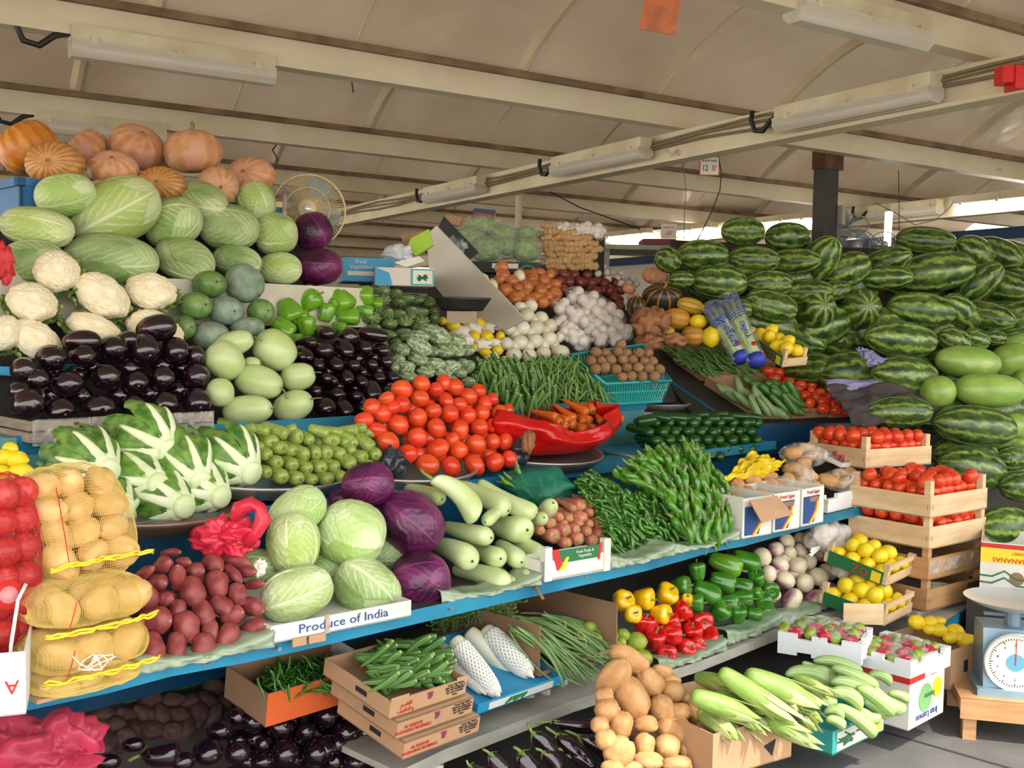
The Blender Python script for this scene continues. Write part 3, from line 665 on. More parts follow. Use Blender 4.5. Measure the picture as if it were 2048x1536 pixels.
tag(o, 'thin cream pipe post behind the plastic wrapped lettuces', 'post', None, 'structure')

# ------------------------------------------------------------ tube lights
fixM = mat('aged_white_fixture', (204, 196, 168), (186, 172, 138), rough=.5, nscale=5, vary=0)
covM = mat('clear_cover', (214, 206, 190), rough=.15, vary=0, alpha=.62); tubM = mat('white_tube', (236, 232, 222), rough=.3, vary=0)
litM = mat('lit_tube', (255, 248, 236), rough=.5, vary=0, emit=16)
def tube_light(c, d, ln, label, lit=False, hook=True):
    d = d.normalized(); b = Vector((-d.y, d.x, 0)); M = Matrix((d, b, Z)).transposed().to_4x4(); M.translation = c
    e = empty('tube_light', label, 'light fitting', M); h = ln / 2
    part('fixture_body', MB().box(-h, h, -.045, .045, -.03, .03), fixM, e)
    for s in (-.8, 0, .8): part('clip', MB().box(s * h - .012, s * h + .012, -.06, .06, -.045, -.015), fixM, e)
    if lit: part('lit_tube', MB().tube([(-h, 0, -.07), (h, 0, -.07)], .022, 10), litM, e, True)
    else:
        part('tube', MB().tube([(-h + .03, 0, -.065), (h - .03, 0, -.065)], .016, 10), tubM, e, True)
        cv = MB(); pr = [(-.06, -.03), (-.058, -.075), (-.03, -.1), (.03, -.1), (.058, -.075), (.06, -.03)]
        cv.grid(10, 5, lambda i, j: Vector((-h + 2 * h * i, pr[round(j * 5)][0], pr[round(j * 5)][1])))
        for x in (-h, h): cv.add([(x, a, b_) for a, b_ in pr], [(0, 1, 2, 3, 4, 5)])
        part('clear_cover', cv, covM, e)
    if hook: part('cable', MB().tube([(-h, 0, 0), (-h - .06, 0, -.02), (-h - .12, 0, -.07), (-h - .18, 0, -.06), (-h - .21, 0, .0), (-h - .2, 0, .05)], .014, 8), blkM, e, True)
    return e
def onplane_beam(px, py, n, off=0):         # a point seen at px,py on the vertical face of beam n
    return Plane(RF(0, n, 0), DB).at(px, py)
def ongirder(px, py, a): return Plane(RF(a, 0, 0), DA).at(px, py)
def tl(f, k, p1, p2, label, **kw):
    a, b = f(*p1, k), f(*p2, k); b = Vector((b.x, b.y, a.z)) if abs(b.z - a.z) < .25 else b
    return tube_light((a + b) / 2, b - a, (b - a).length, label, **kw)
B0, B1, B2, B3, B4 = [N0 + DN * i - .03 for i in range(5)]
tl(onplane_beam, B1, (140, 66), (545, 118), 'tube light fitting on the beam above the tan pumpkins')
tl(onplane_beam, B2, (68, 229), (330, 262), 'tube light fitting just behind the tan pumpkins')
tl(onplane_beam, B3, (0, 370), (70, 382), 'small tube light fitting beyond the blue crate')
tl(onplane_beam, B0, (1590, -10), (1845, 78), 'tube light fitting above the longest girder light', hook=False)
G1, G2 = 4.1, 7.9
tl(ongirder, G1, (1560, 228), (1872, 182), 'longest tube light fitting under the cream girder')
tl(ongirder, G1, (1112, 325), (1292, 295), 'tube light fitting on the girder near the thin cream post')
tl(ongirder, G1, (855, 384), (962, 368), 'small far tube light fitting on the girder above the fan')
tl(onplane_beam, B2, (1762, 345), (1892, 372), 'tube light fitting beside the dark post, under the beam', hook=False)
tl(onplane_beam, B3, (1398, 392), (1518, 412), 'tube light fitting below the hanging shop number sign', hook=False)
tl(onplane_beam, B4, (1153, 428), (1268, 441), 'tube light fitting over the ginger stack', hook=False)
tl(ongirder, G2, (1912, 402), (2100, 385), 'lit tube light at the far end of the watermelon girder', lit=True, hook=False)
tl(ongirder, G2, (1520, 441), (1622, 431), 'lit tube light over the topmost watermelons', lit=True, hook=False)
tl(ongirder, G2, (1742, 420), (1880, 408), 'unlit tube light fitting on the girder near the wall')
tl(ongirder, G2, (1215, 470), (1300, 461), 'lit tube light far behind the ginger stack', lit=True, hook=False)
tl(ongirder, G2, (1350, 458), (1430, 448), 'lit tube light far behind the red plastic crate', lit=True, hook=False)
c1 = CAM + ray(1778, 424) * 8.9; c2 = CAM + ray(1774, 492) * 8.9
e = empty('lamp_tube', 'lit lamp tube hanging upright behind the topmost heap watermelon', 'lamp', Matrix.Translation(c1))
part('lit_tube', MB().tube([(0, 0, 0), c2 - c1], .03, 10), litM, e, True); part('holder', MB().tube([(0, 0, .0), (0, 0, .07)], .035, 10), fixM, e)
c1 = CAM + ray(1414, 455) * 11; c2 = CAM + ray(1413, 478) * 11
e = empty('lamp_tube', 'short lit lamp tube beyond the red plastic crate', 'lamp', Matrix.Translation(c1))
part('lit_tube', MB().tube([(0, 0, 0), c2 - c1], .035, 10), litM, e, True); part('holder', MB().tube([(0, 0, .0), (0, 0, .07)], .04, 10), fixM, e)
# hanging wires
def wire(name, pts, r, m_, label, cat='wire'):
    o = new(name, MB().tube(pts, r, 5).mesh(name, m_)); return tag(o, label, cat)
def pw(t, *pp): return [CAM + ray(x, y) * t for x, y in pp]
wire('wire', pw(6.8, (1355, 238), (1358, 280), (1366, 330), (1372, 380), (1369, 430), (1368, 480)), .003, cabM, 'thin pale wire dangling beside the hanging shop number sign')
wire('wire', pw(6.8, (1430, 255), (1426, 285), (1436, 312), (1443, 345), (1440, 380), (1425, 420), (1408, 455), (1395, 480)), .004, blkM, 'black wire looping past the shop number sign')
wire('wire', pw(6, (707, 118), (704, 135), (712, 150), (703, 160), (706, 185)), .006, cabM, 'tangled wire end hanging from the nearest visible beam')
wire('wire', pw(7.2, (548, 268), (556, 285), (545, 300), (555, 318), (548, 345)), .006, blkM, 'black wire tuft hanging above the fan')
wire('wire', pw(10, (1100, 384), (1160, 415), (1230, 440), (1280, 458)), .006, blkM, 'slack black wire sloping over the ginger stack')
wire('wire', pw(8.5, (1748, 405), (1790, 425), (1830, 450), (1870, 440), (1900, 415), (1908, 400)), .004, cabM, 'slack wire looped in front of the cream wall')
wire('wire', pw(8.2, (1797, 340), (1798, 400), (1798, 462)), .003, blkM, 'straight thin wire hanging to the upper watermelon')
wire('wire', pw(4.9, (1966, 150), (1968, 170), (1966, 200)), .003, blkM, 'short wire end under the girder beside the red object')

# ------------------------------------------------------------ the stepped stall
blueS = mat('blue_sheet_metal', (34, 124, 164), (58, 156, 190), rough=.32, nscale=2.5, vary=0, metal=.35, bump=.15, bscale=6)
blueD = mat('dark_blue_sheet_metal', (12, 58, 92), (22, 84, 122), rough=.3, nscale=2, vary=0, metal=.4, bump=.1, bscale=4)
tealS = mat('faded_teal_board', (62, 128, 136), (90, 150, 152), rough=.6, nscale=3, vary=0)
greyS = mat('grey_wood_shelf', (150, 146, 134), (176, 172, 160), rough=.7, nscale=6, vary=0, stretch=(1, 1, 3))
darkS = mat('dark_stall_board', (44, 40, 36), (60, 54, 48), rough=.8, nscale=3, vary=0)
boltM = mat('bolt', (170, 176, 178), rough=.3, metal=.8, vary=0)
def uv(p): return Vector((p.dot(U), p.dot(V), p.z))
fr = [(-150, 1468), (55, 1421), (215, 1387), (342, 1353), (494, 1325), (640, 1293), (780, 1260), (879, 1237), (1001, 1208), (1072, 1192), (1200, 1163), (1292, 1142), (1377, 1118), (1425, 1104), (1490, 1092), (1640, 1050), (1760, 1022)]
fp = [HZ(.74).at(*q) for q in fr]
def ribbon(pts, z0, z1): return MB().grid(len(pts) - 1, 1, lambda i, j: Vector((pts[round(i * (len(pts) - 1))].x, pts[round(i * (len(pts) - 1))].y, z0 + (z1 - z0) * j)))
e = empty('display_shelf', 'long front shelf with a blue metal edge, holding potato sacks to chili heaps', 'shelf', Matrix.Translation((0, 0, 0)))
part('blue_edge', ribbon(fp, .74, .783), blueS, e)
back = [Vector((q.x, q.y, 0)) + V * (2.86 - q.dot(V)) for q in fp]
mb = MB(); n = len(fp)
for i in range(n): mb.v += [tuple(Vector((fp[i].x, fp[i].y, .778)) + V * .004), tuple(back[i] + Z * .778)]; mb.a += [0, 0]
for i in range(n - 1): mb.f.append((2 * i, 2 * i + 2, 2 * i + 3, 2 * i + 1))
o = part('shelf_top', mb, darkS, e); solid(o, .03)
for i, (px, py) in enumerate(((240, 1378), (556, 1311), (1480, 1094), (1170, 1168), (900, 1230))):
    q = HZ(.765).at(px, py - 14); part('bolt', MB().tube([q - V * .008, q + V * .02], .006, 8), boltM, e)
e = empty('display_shelf', 'middle shelf with a dark blue metal edge, holding the round metal trays', 'shelf')
Mst = Matrix((U, V, Z)).transposed().to_4x4()
part('blue_edge', MB().box(1.05, 5.0, 2.796, 2.8, .99, 1.035, Mst), blueS, e)
part('shelf_top', MB().box(1.05, 5.0, 2.8, 3.3, 1.0, 1.03, Mst), blueS, e)
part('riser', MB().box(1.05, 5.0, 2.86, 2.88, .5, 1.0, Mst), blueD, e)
e = empty('display_shelf', 'upper shelf with a blue metal edge, holding eggplants, gourds and beans', 'shelf')
part('blue_edge', MB().box(1.25, 4.45, 3.246, 3.25, 1.2, 1.255, Mst), blueS, e)
part('shelf_top', MB().box(1.25, 4.45, 3.25, 3.75, 1.21, 1.245, Mst), darkS, e)
part('riser', MB().box(1.25, 4.45, 3.26, 3.28, 1.03, 1.2, Mst), tealS, e)
part('side_panel', MB().box(1.22, 1.25, 3.24, 3.75, .9, 1.25, Mst), tealS, e)
e = empty('display_shelf', 'top shelf faced with a white board, holding the stacked cabbages', 'shelf')
part('white_board', MB().box(.6, 2.98, 3.735, 3.75, 1.6, 1.775, Mst), mat('white_board', (214, 208, 190), (196, 188, 166), vary=0, rough=.6), e)
part('shelf_top', MB().box(.6, 2.98, 3.75, 4.5, 1.745, 1.775, Mst), darkS, e)
part('support', MB().box(.6, 2.98, 3.78, 3.8, .8, 1.74, Mst), darkS, e)
# sloping back board of the onion and garlic display
e = empty('sloping_rack', 'sloping display board carrying onions, garlic and squash', 'rack')
PS = HP(3.42, 1.27, 40)
mb = MB().box(3.35, 5.35, 3.45, 4.25, 0, .02, Mst)
mb.v = [tuple(Vector(q) + Z * (1.2 + .82 * ((Vector(q).dot(V)) - 3.45))) for q in mb.v]; part('board', mb, darkS, e)
part('back_board', MB().box(3.35, 5.35, 4.25, 4.27, 0, 1.85, Mst), darkS, e)
# low shelf
lo = [(800, 1545), (887, 1503), (1147, 1404), (1400, 1325), (1520, 1278), (1640, 1232), (1760, 1200)]
lp = [HZ(.35).at(*q) for q in lo]
e = empty('display_shelf', 'low grey shelf on white pipe legs, holding daikon and bell peppers', 'shelf')
part('front_edge', ribbon(lp, .315, .355), greyS, e)
mb = MB(); n = len(lp)
for i in range(n): mb.v += [tuple(Vector((lp[i].x, lp[i].y, .35)) + V * .004), tuple(Vector((lp[i].x, lp[i].y, .35)) + V * .75)]; mb.a += [0, 0]
for i in range(n - 1): mb.f.append((2 * i, 2 * i + 2, 2 * i + 3, 2 * i + 1))
o = part('shelf_top', mb, greyS, e); solid(o, .02)
q = HZ(.3).at(888, 1530) + V * .03
part('leg', MB().tube([(q.x, q.y, 0), (q.x, q.y, .33)], .02, 12), mat('white_pipe', (206, 204, 196), vary=0, rough=.4), e, True)
part('collar', MB().tube([(q.x, q.y, .3), (q.x, q.y, .33)], .026, 12), rustM, e, True)
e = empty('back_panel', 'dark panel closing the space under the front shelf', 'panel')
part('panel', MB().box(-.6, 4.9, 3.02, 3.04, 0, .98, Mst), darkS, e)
# ------------------------------------------------------------ produce, heap by heap
FACE = lambda k=.0: (lambda: -V * .9 + Vector((R.uniform(-.3, .3), R.uniform(-.3, .1), R.uniform(-.3, .3) + k)))
VIEW = lambda x, y, z_=0: (RT * x + UP * y - FW * 1).normalized()
# pumpkins
PT = CP(270, 380, 4.15, 55, -30)
def one(s, z, x, y, w_, h_, rot, pl, label, cat, group=None, **k): return put(s, z, x, y, w_, h_, rot, pl, label=label, cat=cat, group=group, **k)
for s, x, y, w_, h_, ax, dt, lb in (
    (pumpB, 160, 275, 345, 345, (-.5, .75), .1, 'glossy yellow-orange pumpkin at the outer end of the blue crate'),
    (pumpC, 322, 372, 352, 255, (0, 0), -.02, 'brown pumpkin showing a star of yellow streaks around its base'),
    (pumpA[0], 505, 290, 262, 240, (-.6, .6), .3, 'pinkish ribbed pumpkin lying behind the star-streaked brown one'),
    (pumpA[1], 805, 278, 322, 285, (.4, .55), .22, 'large tan pumpkin with a stem hollow on its upper face'),
    (pumpA[0], 662, 400, 292, 222, (.15, .45), -.0, 'small tan pumpkin leaning below the largest crate pumpkin'),
    (pumpC, 940, 492, 290, 205, (0, .05), -.02, 'flat brown pumpkin with yellow rays between the cabbage tops'),
    (pumpS, 1130, 302, 330, 292, (-.12, 1.6), .1, 'upright pinkish pumpkin with a pointed stem on top'),
    (pumpA[1], 1272, 505, 245, 232, (.45, -.2), .05, 'small tan pumpkin between the flat rayed one and the pinkish end one'),
    (pumpA[0], 1462, 445, 312, 228, (-.2, .15), .15, 'pinkish tan pumpkin nearest the electric fan'),
    (pumpA[1], 965, 370, 150, 150, (.1, .5), .4, 'small orange pumpkin half hidden behind the stemmed pumpkin')):
    d = RT * ax[0] + UP * ax[1] - FW * max(.15, 1 - abs(ax[1]))
    px, py = ZA(x, y); tt = PT.t(px, py) + dt; L_ = .86 * min(w_, h_) * K7 * tt / FPX
    put(s, ZA, x, y, w_, h_, None, PT, axis=d.normalized(), L=L_ * (1 if ax[1] > 1 else .95), cen=True, jit=0, dt=dt, label=lb, cat='pumpkin', group='pumpkins on the top of the stall')
# upper cabbages
PC = HP(3.78, 1.84, 62)
for s, x, y, w_, h_, rot, lb in (
    (cab_green[0], 200, 950, 340, 240, 0, 'green cabbage behind the topmost cauliflower in the lowest upper row'),
    (cab_green[1], 650, 932, 520, 268, -4, 'very long green cabbage lying flat above the cauliflowers'),
    (cab_green[0], 1080, 938, 335, 232, 160, 'green cabbage above the plain green gourds, in the lowest upper row'),
    (cab_green[1], 1385, 945, 285, 170, 170, 'small green cabbage behind the big ash-grey gourd'),
    (cab_pale[0], 1638, 988, 245, 170, 180, 'small yellow-green cabbage at the end of the lowest upper row beside purple cabbage'),
    (cab_pale[1], 218, 745, 412, 215, -8, 'long pale cabbage at the outer end of the middle upper row'),
    (cab_pale[2], 675, 655, 520, 340, 28, 'biggest long pale cabbage tilted across two rows of the upper stack'),
    (cab_green[0], 1010, 720, 330, 262, 20, 'round green cabbage with a torn folded leaf, middle of the upper stack'),
    (cab_green[1], 1338, 745, 335, 245, -3, 'veined green cabbage beside the pale one of the middle upper row'),
    (cab_pale[0], 1614, 785, 226, 240, -88, 'pale cabbage with a strong midrib beside the upper purple cabbage'),
    (cab_pale[2], 383, 555, 335, 222, 10, 'pale cabbage resting on top at the outer end of the stack'),
    (cab_green[0], 1165, 592, 322, 205, 165, 'dull green cabbage on top below the stemmed pinkish pumpkin'),
    (cab_pale[1], 1497, 595, 226, 208, -60, 'small pale cabbage on top, closest to the fan'),
    (cab_red[0], 1832, 770, 212, 212, 30, 'round purple cabbage on top of another in front of the fan'),
    (cab_red[1], 1865, 975, 262, 198, 0, 'dark purple cabbage on the white board under its smaller twin')):
    put(s, ZA, x, y, w_ * 1.05, h_ * 1.06, rot, PC, label=lb, cat='cabbage', group='cabbages stacked on the top shelf')
# cauliflowers
PCF = HP(3.5, 1.40, 66)
for x, y, w_, h_, lb in (
    (330, 1005, 265, 250, 'topmost cauliflower against the long green cabbages'),
    (185, 1185, 290, 240, 'leafy cauliflower below the topmost one, at the outer side'),
    (592, 1145, 350, 250, 'widest cauliflower in the middle of the upper cauliflower row'),
    (880, 1120, 300, 230, 'cauliflower nearest the round green gourds'),
    (30, 1365, 190, 220, 'cauliflower cut by the edge of the picture'),
    (205, 1405, 322, 225, 'cauliflower just above the outermost round eggplants'),
    (552, 1345, 335, 190, 'flat cauliflower behind the middle eggplants'),
    (905, 1350, 345, 230, 'cauliflower half hidden behind the topmost round eggplant')):
    d = (-FW * .75 + UP * .55 + RT * R.uniform(-.4, .2)).normalized()
    px, py = ZA(x, y); tt = PCF.t(px, py)
    put(cauli, ZA, x, y, w_ * .98, h_ * 1.02, None, PCF, axis=-V * .6 + Z * .6 + U * R.uniform(-.3, .1), L=h_ * .95 * K7 * tt / FPX, cen=True, label=lb, cat='cauliflower', group='cauliflowers')
# green and ash gourds
PG = HP(3.45, 1.40, 58)
for s, x, y, w_, h_, rot, lb in (
    (round_gourd, 1225, 1080, 190, 162, None, 'shiny green gourd with a brown scab, upper row'),
    (ash_gourd, 1430, 1072, 235, 215, -40, 'largest ash-grey gourd leaning on the white board'),
    (round_gourd, 1140, 1205, 182, 165, None, 'green gourd below the scabbed one, beside a cauliflower'),
    (ash_gourd, 1318, 1232, 190, 172, None, 'silvery ash gourd in the middle of the gourd pile'),
    (round_gourd, 1525, 1240, 150, 155, None, 'slim green gourd with a brown stem end beside the peppers'),
    (round_gourd, 1085, 1330, 116, 140, None, 'small green gourd behind the eggplant crate'),
    (ash_gourd, 1235, 1382, 198, 172, None, 'ash gourd just above the pale white gourds'),
    (ash_gourd, 1450, 1335, 200, 130, 0, 'mottled ash gourd partly covered by a pale gourd')):
    if rot is None:
        tt = PG.t(*ZA(x, y)); put(s, ZA, x, y, w_, h_, None, PG, axis=-V + Z * .05, L=w_ * 1.15 * K7 * tt / FPX, label=lb, cat='gourd', cen=True, group='round gourds')
    else: put(s, ZA, x, y, w_, h_, rot, PG, label=lb, cat='gourd', group='round gourds')
# light green peppers at the back
PP = HP(3.5, 1.36, 55)
heap(pepL, ZD, PP, [(230, 590, 175, 165, -50), (350, 560, 175, 125, 0), (285, 685, 140, 105, 0), (50, 600, 130, 175, -55), (155, 660, 110, 115), (40, 740, 120, 125), (130, 765, 110, 80), (230, 742, 100, 70),
     (-65, 650, 155, 150, -60), (-100, 750, 150, 130, -40), (0, 690, 120, 110), (-30, 820, 110, 90), (380, 650, 110, 80), (190, 600, 100, 80), (0, 860, 110, 80), (440, 600, 100, 70)],
     'light green bell pepper, upper pepper heap', 'bell pepper', 'light green peppers beside the ridge gourds', '+gourd')
# round eggplants in the wooden crate
PE = HP(3.3, 1.33, 54)
eg = [(915, 165, 230, 168), (480, 240, 215, 135), (740, 235, 150, 110), (315, 345, 172, 160), (503, 330, 145, 122), (672, 285, 175, 152), (855, 300, 186, 175), (1035, 305, 162, 152), (1150, 332, 112, 130),
      (145, 410, 152, 152), (225, 465, 142, 132), (400, 492, 190, 156), (635, 452, 166, 162), (800, 490, 150, 145), (955, 455, 152, 152), (1160, 450, 162, 152), (120, 535, 120, 110),
      (175, 610, 200, 190), (362, 655, 172, 152), (590, 637, 200, 162), (787, 627, 158, 156), (967, 617, 162, 152), (1160, 607, 176, 156)]
lb = rowlabels(eg, 'round black eggplant in the slatted crate', '+cauliflower')
for it, l in zip(eg, lb):
    tt = PE.t(*ZB(it[0], it[1]))
    if it[2] > it[3] * 1.3: put(eggplant[0], ZB, *it, 0 if it[0] < 600 else 12, PE, label=l, cat='eggplant', group='round eggplants in the slatted crate')
    else: put(eggplant[R.randrange(3)], ZB, *it, None, PE, axis=FACE(-.1)(), L=it[2] * 1.2 * K7 * tt / FPX, label=l, cat='eggplant', group='round eggplants in the slatted crate')
for i, it in enumerate([(300, 560, 150, 140), (480, 560, 150, 140), (700, 555, 150, 140), (880, 550, 150, 140), (1060, 530, 150, 140), (300, 420, 140, 130), (560, 395, 140, 130), (760, 400, 150, 140), (950, 385, 140, 130), (1080, 400, 140, 130), (470, 440, 120, 110)]):
    put(eggplant[i % 3], ZB, *it, None, PE, axis=FACE()(), L=.11, dt=.09, label='round black eggplant wedged deep between others in the slatted crate', cat='eggplant', group='inner eggplants of the slatted crate')
# pale white gourds
PW = HP(3.3, 1.33, 55)
for s, x, y, w_, h_, rot, lb in (
    (1, 1370, 255, 235, 150, 20, 'yellow-green oval gourd lying behind at the top of the pale gourds'),
    (0, 1610, 295, 262, 236, -35, 'large pale gourd with an upright stalk on top of the pile'),
    (1, 1316, 355, 236, 222, -50, 'pale gourd with a brown withered blossom on its lower side'),
    (0, 1475, 372, 100, 80, 0, 'small pale gourd peeping between the upper pale gourds'),
    (1, 1515, 480, 288, 202, -15, 'smooth oval pale gourd in the centre of the pile'),
    (0, 1745, 450, 205, 168, 15, 'pale gourd with a long curved green stalk beside small eggplants'),
    (1, 1288, 540, 168, 172, None, 'pale gourd touching the eggplant crate in the bottom row'),
    (0, 1450, 645, 300, 182, 4, 'longest pale gourd at the front in the bottom row'),
    (1, 1715, 620, 245, 186, 20, 'pale gourd at the front next to the small eggplants')):
    put(white_gourd[s], ZB, x, y, w_, h_, rot, PW, label=lb, cat='gourd', group='pale white gourds')
# small eggplants
PSE = HP(3.32, 1.31, 55)
se = [(165, 780, 112, 84), (290, 800, 132, 112), (70, 835, 92, 82), (145, 882, 132, 102), (280, 890, 102, 92), (390, 870, 98, 92), (490, 882, 104, 84), (50, 920, 84, 72), (115, 970, 84, 82),
      (220, 970, 102, 86), (320, 970, 94, 84), (425, 965, 92, 82), (510, 950, 98, 86), (155, 1045, 92, 84), (280, 1050, 98, 88), (370, 1070, 88, 82), (470, 1045, 88, 78), (550, 1040, 92, 72), (95, 1120, 92, 88),
      (230, 1140, 102, 94), (330, 1150, 92, 84), (430, 1140, 112, 94), (155, 1220, 132, 112), (275, 1240, 102, 84), (370, 1225, 88, 78), (200, 1060, 70, 70), (520, 1130, 80, 80), (10, 920, 80, 70), (450, 1220, 90, 70)]
L10 = .115
heap(eggplant, ZD, PSE, se, 'small black eggplant', 'eggplant', 'small eggplants on the upper shelf', '+pale gourd', axis=FACE(-.1), L=L10)
put(eggplant[0], ZD, 430, 787, 185, 92, -10, PSE, label='long-lying small eggplant across the top of the small eggplant heap', cat='eggplant', group='small eggplants on the upper shelf')
heap(eggplant, ZD, PSE, [(120, 930, 90, 90), (230, 910, 90, 90), (340, 930, 90, 90), (440, 920, 90, 90), (170, 1000, 90, 90), (270, 1000, 90, 90), (370, 1010, 90, 90), (460, 1000, 90, 80), (120, 1050, 90, 90), (230, 1090, 90, 90), (330, 1100, 90, 90), (420, 1090, 90, 90), (180, 1160, 90, 90), (290, 1190, 90, 90), (390, 1180, 90, 80), (520, 1080, 90, 80)],
     'small black eggplant wedged deep inside the small eggplant heap', 'eggplant', 'inner small eggplants', rows=False, axis=FACE(), L=L10, dt=.07)
# ridge gourds, bitter gourds: tips towards the aisle
PR = HP(3.5, 1.4, 50)
rg = [(490, 530, 115, 85), (570, 540, 95, 72), (480, 590, 112, 72), (585, 595, 102, 62), (645, 575, 95, 66), (700, 585, 100, 66), (765, 605, 85, 68), (445, 625, 102, 66), (520, 655, 95, 68), (592, 662, 98, 62),
      (660, 640, 92, 60), (722, 655, 112, 66), (415, 690, 128, 82), (525, 725, 102, 66), (618, 722, 102, 66), (658, 682, 70, 60), (710, 712, 112, 66), (792, 690, 72, 76), (540, 790, 92, 60), (622, 772, 102, 64),
      (700, 748, 92, 60), (572, 835, 82, 70), (450, 745, 92, 60), (790, 650, 70, 60), (760, 755, 80, 60), (490, 850, 80, 60), (640, 830, 80, 60), (450, 800, 80, 60)]
heap(ridge_gourd, ZD, PR, rg, 'striped ridge gourd', 'ridge gourd', 'ridge gourds', '+pepper', axis=lambda: (-V * .8 + U * R.uniform(-.7, .05) + Z * R.uniform(-.15, .25)), L=.2)
PBG = HP(3.34, 1.33, 52)
bgd_ = [(725, 800, 112, 84), (790, 765, 112, 74), (845, 810, 118, 86), (940, 830, 110, 70), (615, 882, 92, 84), (865, 890, 118, 82), (792, 890, 72, 68), (932, 892, 102, 74), (710, 940, 112, 82), (1000, 880, 84, 74),
        (640, 972, 102, 82), (820, 960, 104, 84), (905, 972, 116, 84), (745, 1010, 112, 84), (965, 950, 68, 66), (850, 1022, 112, 70), (650, 1040, 112, 68), (945, 1012, 92, 66), (1005, 970, 70, 86), (1000, 1060, 98, 66), (590, 930, 80, 70), (900, 1060, 90, 60), (560, 980, 80, 70)]
heap(bitter_gourd, ZD, PBG, bgd_, 'pale green warty bitter gourd', 'bitter gourd', 'bitter gourds', '+eggplant', axis=lambda: (-V * .8 + U * R.uniform(-.5, .3) + Z * R.uniform(-.25, .1)), L=.17)
put(bitter_gourd, ZD, 700, 855, 165, 95, -28, PBG, label='bitter gourd lying crosswise over the top of the warty gourd heap', cat='bitter gourd', group='bitter gourds', dt=-.05)
# lemons in tissue, white onions, garlic
heap(lemon, ZD, PS, [(895, 735, 84, 70, 0), (970, 710, 74, 60, 0), (1045, 722, 84, 76, 0), (1130, 710, 66, 60, 0), (1090, 800, 82, 76, 0), (1020, 800, 66, 72, 0), (1172, 800, 56, 64, 0), (1155, 880, 66, 66, 0), (1085, 892, 70, 50, 0), (1018, 865, 40, 46, 0), (835, 708, 50, 50, 0), (1195, 930, 40, 36, 0)],
     'lemon in white tissue beside white onions', 'lemon', 'lemons in tissue behind the okra', '+cucumber', tilt=0)
tisM = mat('white_tissue_paper', (236, 228, 212), rough=.9, vary=.03, bump=.6, bscale=20)
def crumple(sx, sy, sz, sd, n=16, amp=.5, f=2.5):
    mb = lathe(n, n + 6, sup(2.2), rd=True, disp=lambda x, th: 1 + amp * n3(x * f * 2 + sd, f * math.cos(th), f * math.sin(th) + sd) + amp * .4 * n3(x * f * 5 + sd, f * 2.5 * math.cos(th), f * 2.5 * math.sin(th)))
    mb.v = [(x * sx, y * sy, z * sz) for x, y, z in mb.v]; return mb
for i, (x, y, w_) in enumerate(((930, 775, 100), (1010, 760, 110), (1090, 745, 90), (960, 830, 100), (1060, 850, 100), (1130, 840, 80), (1180, 740, 80), (1120, 930, 90), (990, 735, 60))):
    px, py = ZD(x, y); t_ = PS.t(px, py) + .03; k_ = w_ * K7 * t_ / FPX
    o = new('tissue_paper', crumple(k_, k_ * .6, k_ * .8, i).mesh('tissue_paper', tisM)); o.location = CAM + ray(px, py) * t_
    tag(o, 'crumpled white tissue around the lemons behind the okra', 'tissue', 'crumpled tissues between the lemons')
wo = [(1190, 662, 92, 90), (1240, 685, 102, 100), (1325, 675, 98, 100), (1350, 622, 84, 62), (1410, 692, 84, 82), (1220, 755, 84, 78), (1300, 750, 98, 92), (1385, 750, 94, 92), (1465, 740, 94, 88), (1205, 842, 84, 82), (1285, 835, 104, 96), (1375, 825, 98, 94),
      (1460, 812, 94, 92), (1522, 800, 60, 72), (1250, 910, 98, 84), (1340, 912, 90, 84), (1425, 900, 90, 84), (1525, 890, 112, 84), (1290, 630, 80, 60)]
heap(onionW, ZD, PS, wo, 'big white onion', 'onion', 'white onions', '+lemon', axis=lambda: Vector((R.uniform(-1, 1), R.uniform(-1, 0), R.uniform(-.3, 1))), L=.078, cen=True)
heap(onionW, ZD, PS, [(1200, 705, 80), (1280, 715, 80), (1370, 710, 80), (1250, 790, 80), (1345, 790, 80), (1430, 780, 80), (1245, 870, 80), (1330, 870, 80), (1420, 855, 80), (1480, 850, 80)], 'white onion mostly hidden inside the white onion heap', 'onion', 'inner white onions', rows=False, axis=lambda: Z, L=.078, dt=.07, cen=True)
bo = [(1130, 500, 66, 72), (1190, 442, 84, 80), (1240, 477, 84, 78), (1285, 440, 70, 60), (1325, 508, 92, 104), (1356, 460, 90, 82), (1425, 475, 84, 82), (1200, 530, 92, 82), (1405, 533, 90, 86), (1255, 575, 92, 74), (1490, 500, 82, 64), (1492, 550, 84, 84), (1340, 592, 92, 66), (1415, 600, 74, 64), (1482, 606, 66, 56), (1330, 435, 66, 52), (1400, 425, 70, 54), (1290, 560, 70, 70), (1270, 520, 70, 70), (1160, 470, 60, 60), (1460, 440, 66, 60), (1375, 570, 70, 66), (1180, 400, 80, 50)]
heap(onionB, ZD, PS, bo, 'brown-skinned onion', 'onion', 'brown onions', '+lettuce', axis=lambda: Vector((R.uniform(-1, 1), R.uniform(-1, .3), R.uniform(-.2, 1))), L=.08, cen=True)
heap(onionB, ZD, PS, [(1230, 510, 80), (1300, 480, 80), (1370, 510, 80), (1440, 510, 80), (1230, 560, 80), (1320, 550, 80), (1400, 570, 80), (1450, 570, 80), (1290, 440, 70), (1370, 440, 70)], 'brown onion mostly hidden inside the brown onion heap', 'onion', 'inner brown onions', rows=False, axis=lambda: Z, L=.078, dt=.07, cen=True)
for x, y, l in ((1075, 472, 'peeled white onion at the outer edge of the brown onion heap'), (1125, 505, 'pale onion lying between white board and brown onions'), (1285, 448, 'pale yellow onion among the brown onions')):
    put(onionW, ZD, x, y, 66, 66, 0, PS, axis=Z * 1.0, L=.075, cen=True, label=l, cat='onion', dt=-.03)
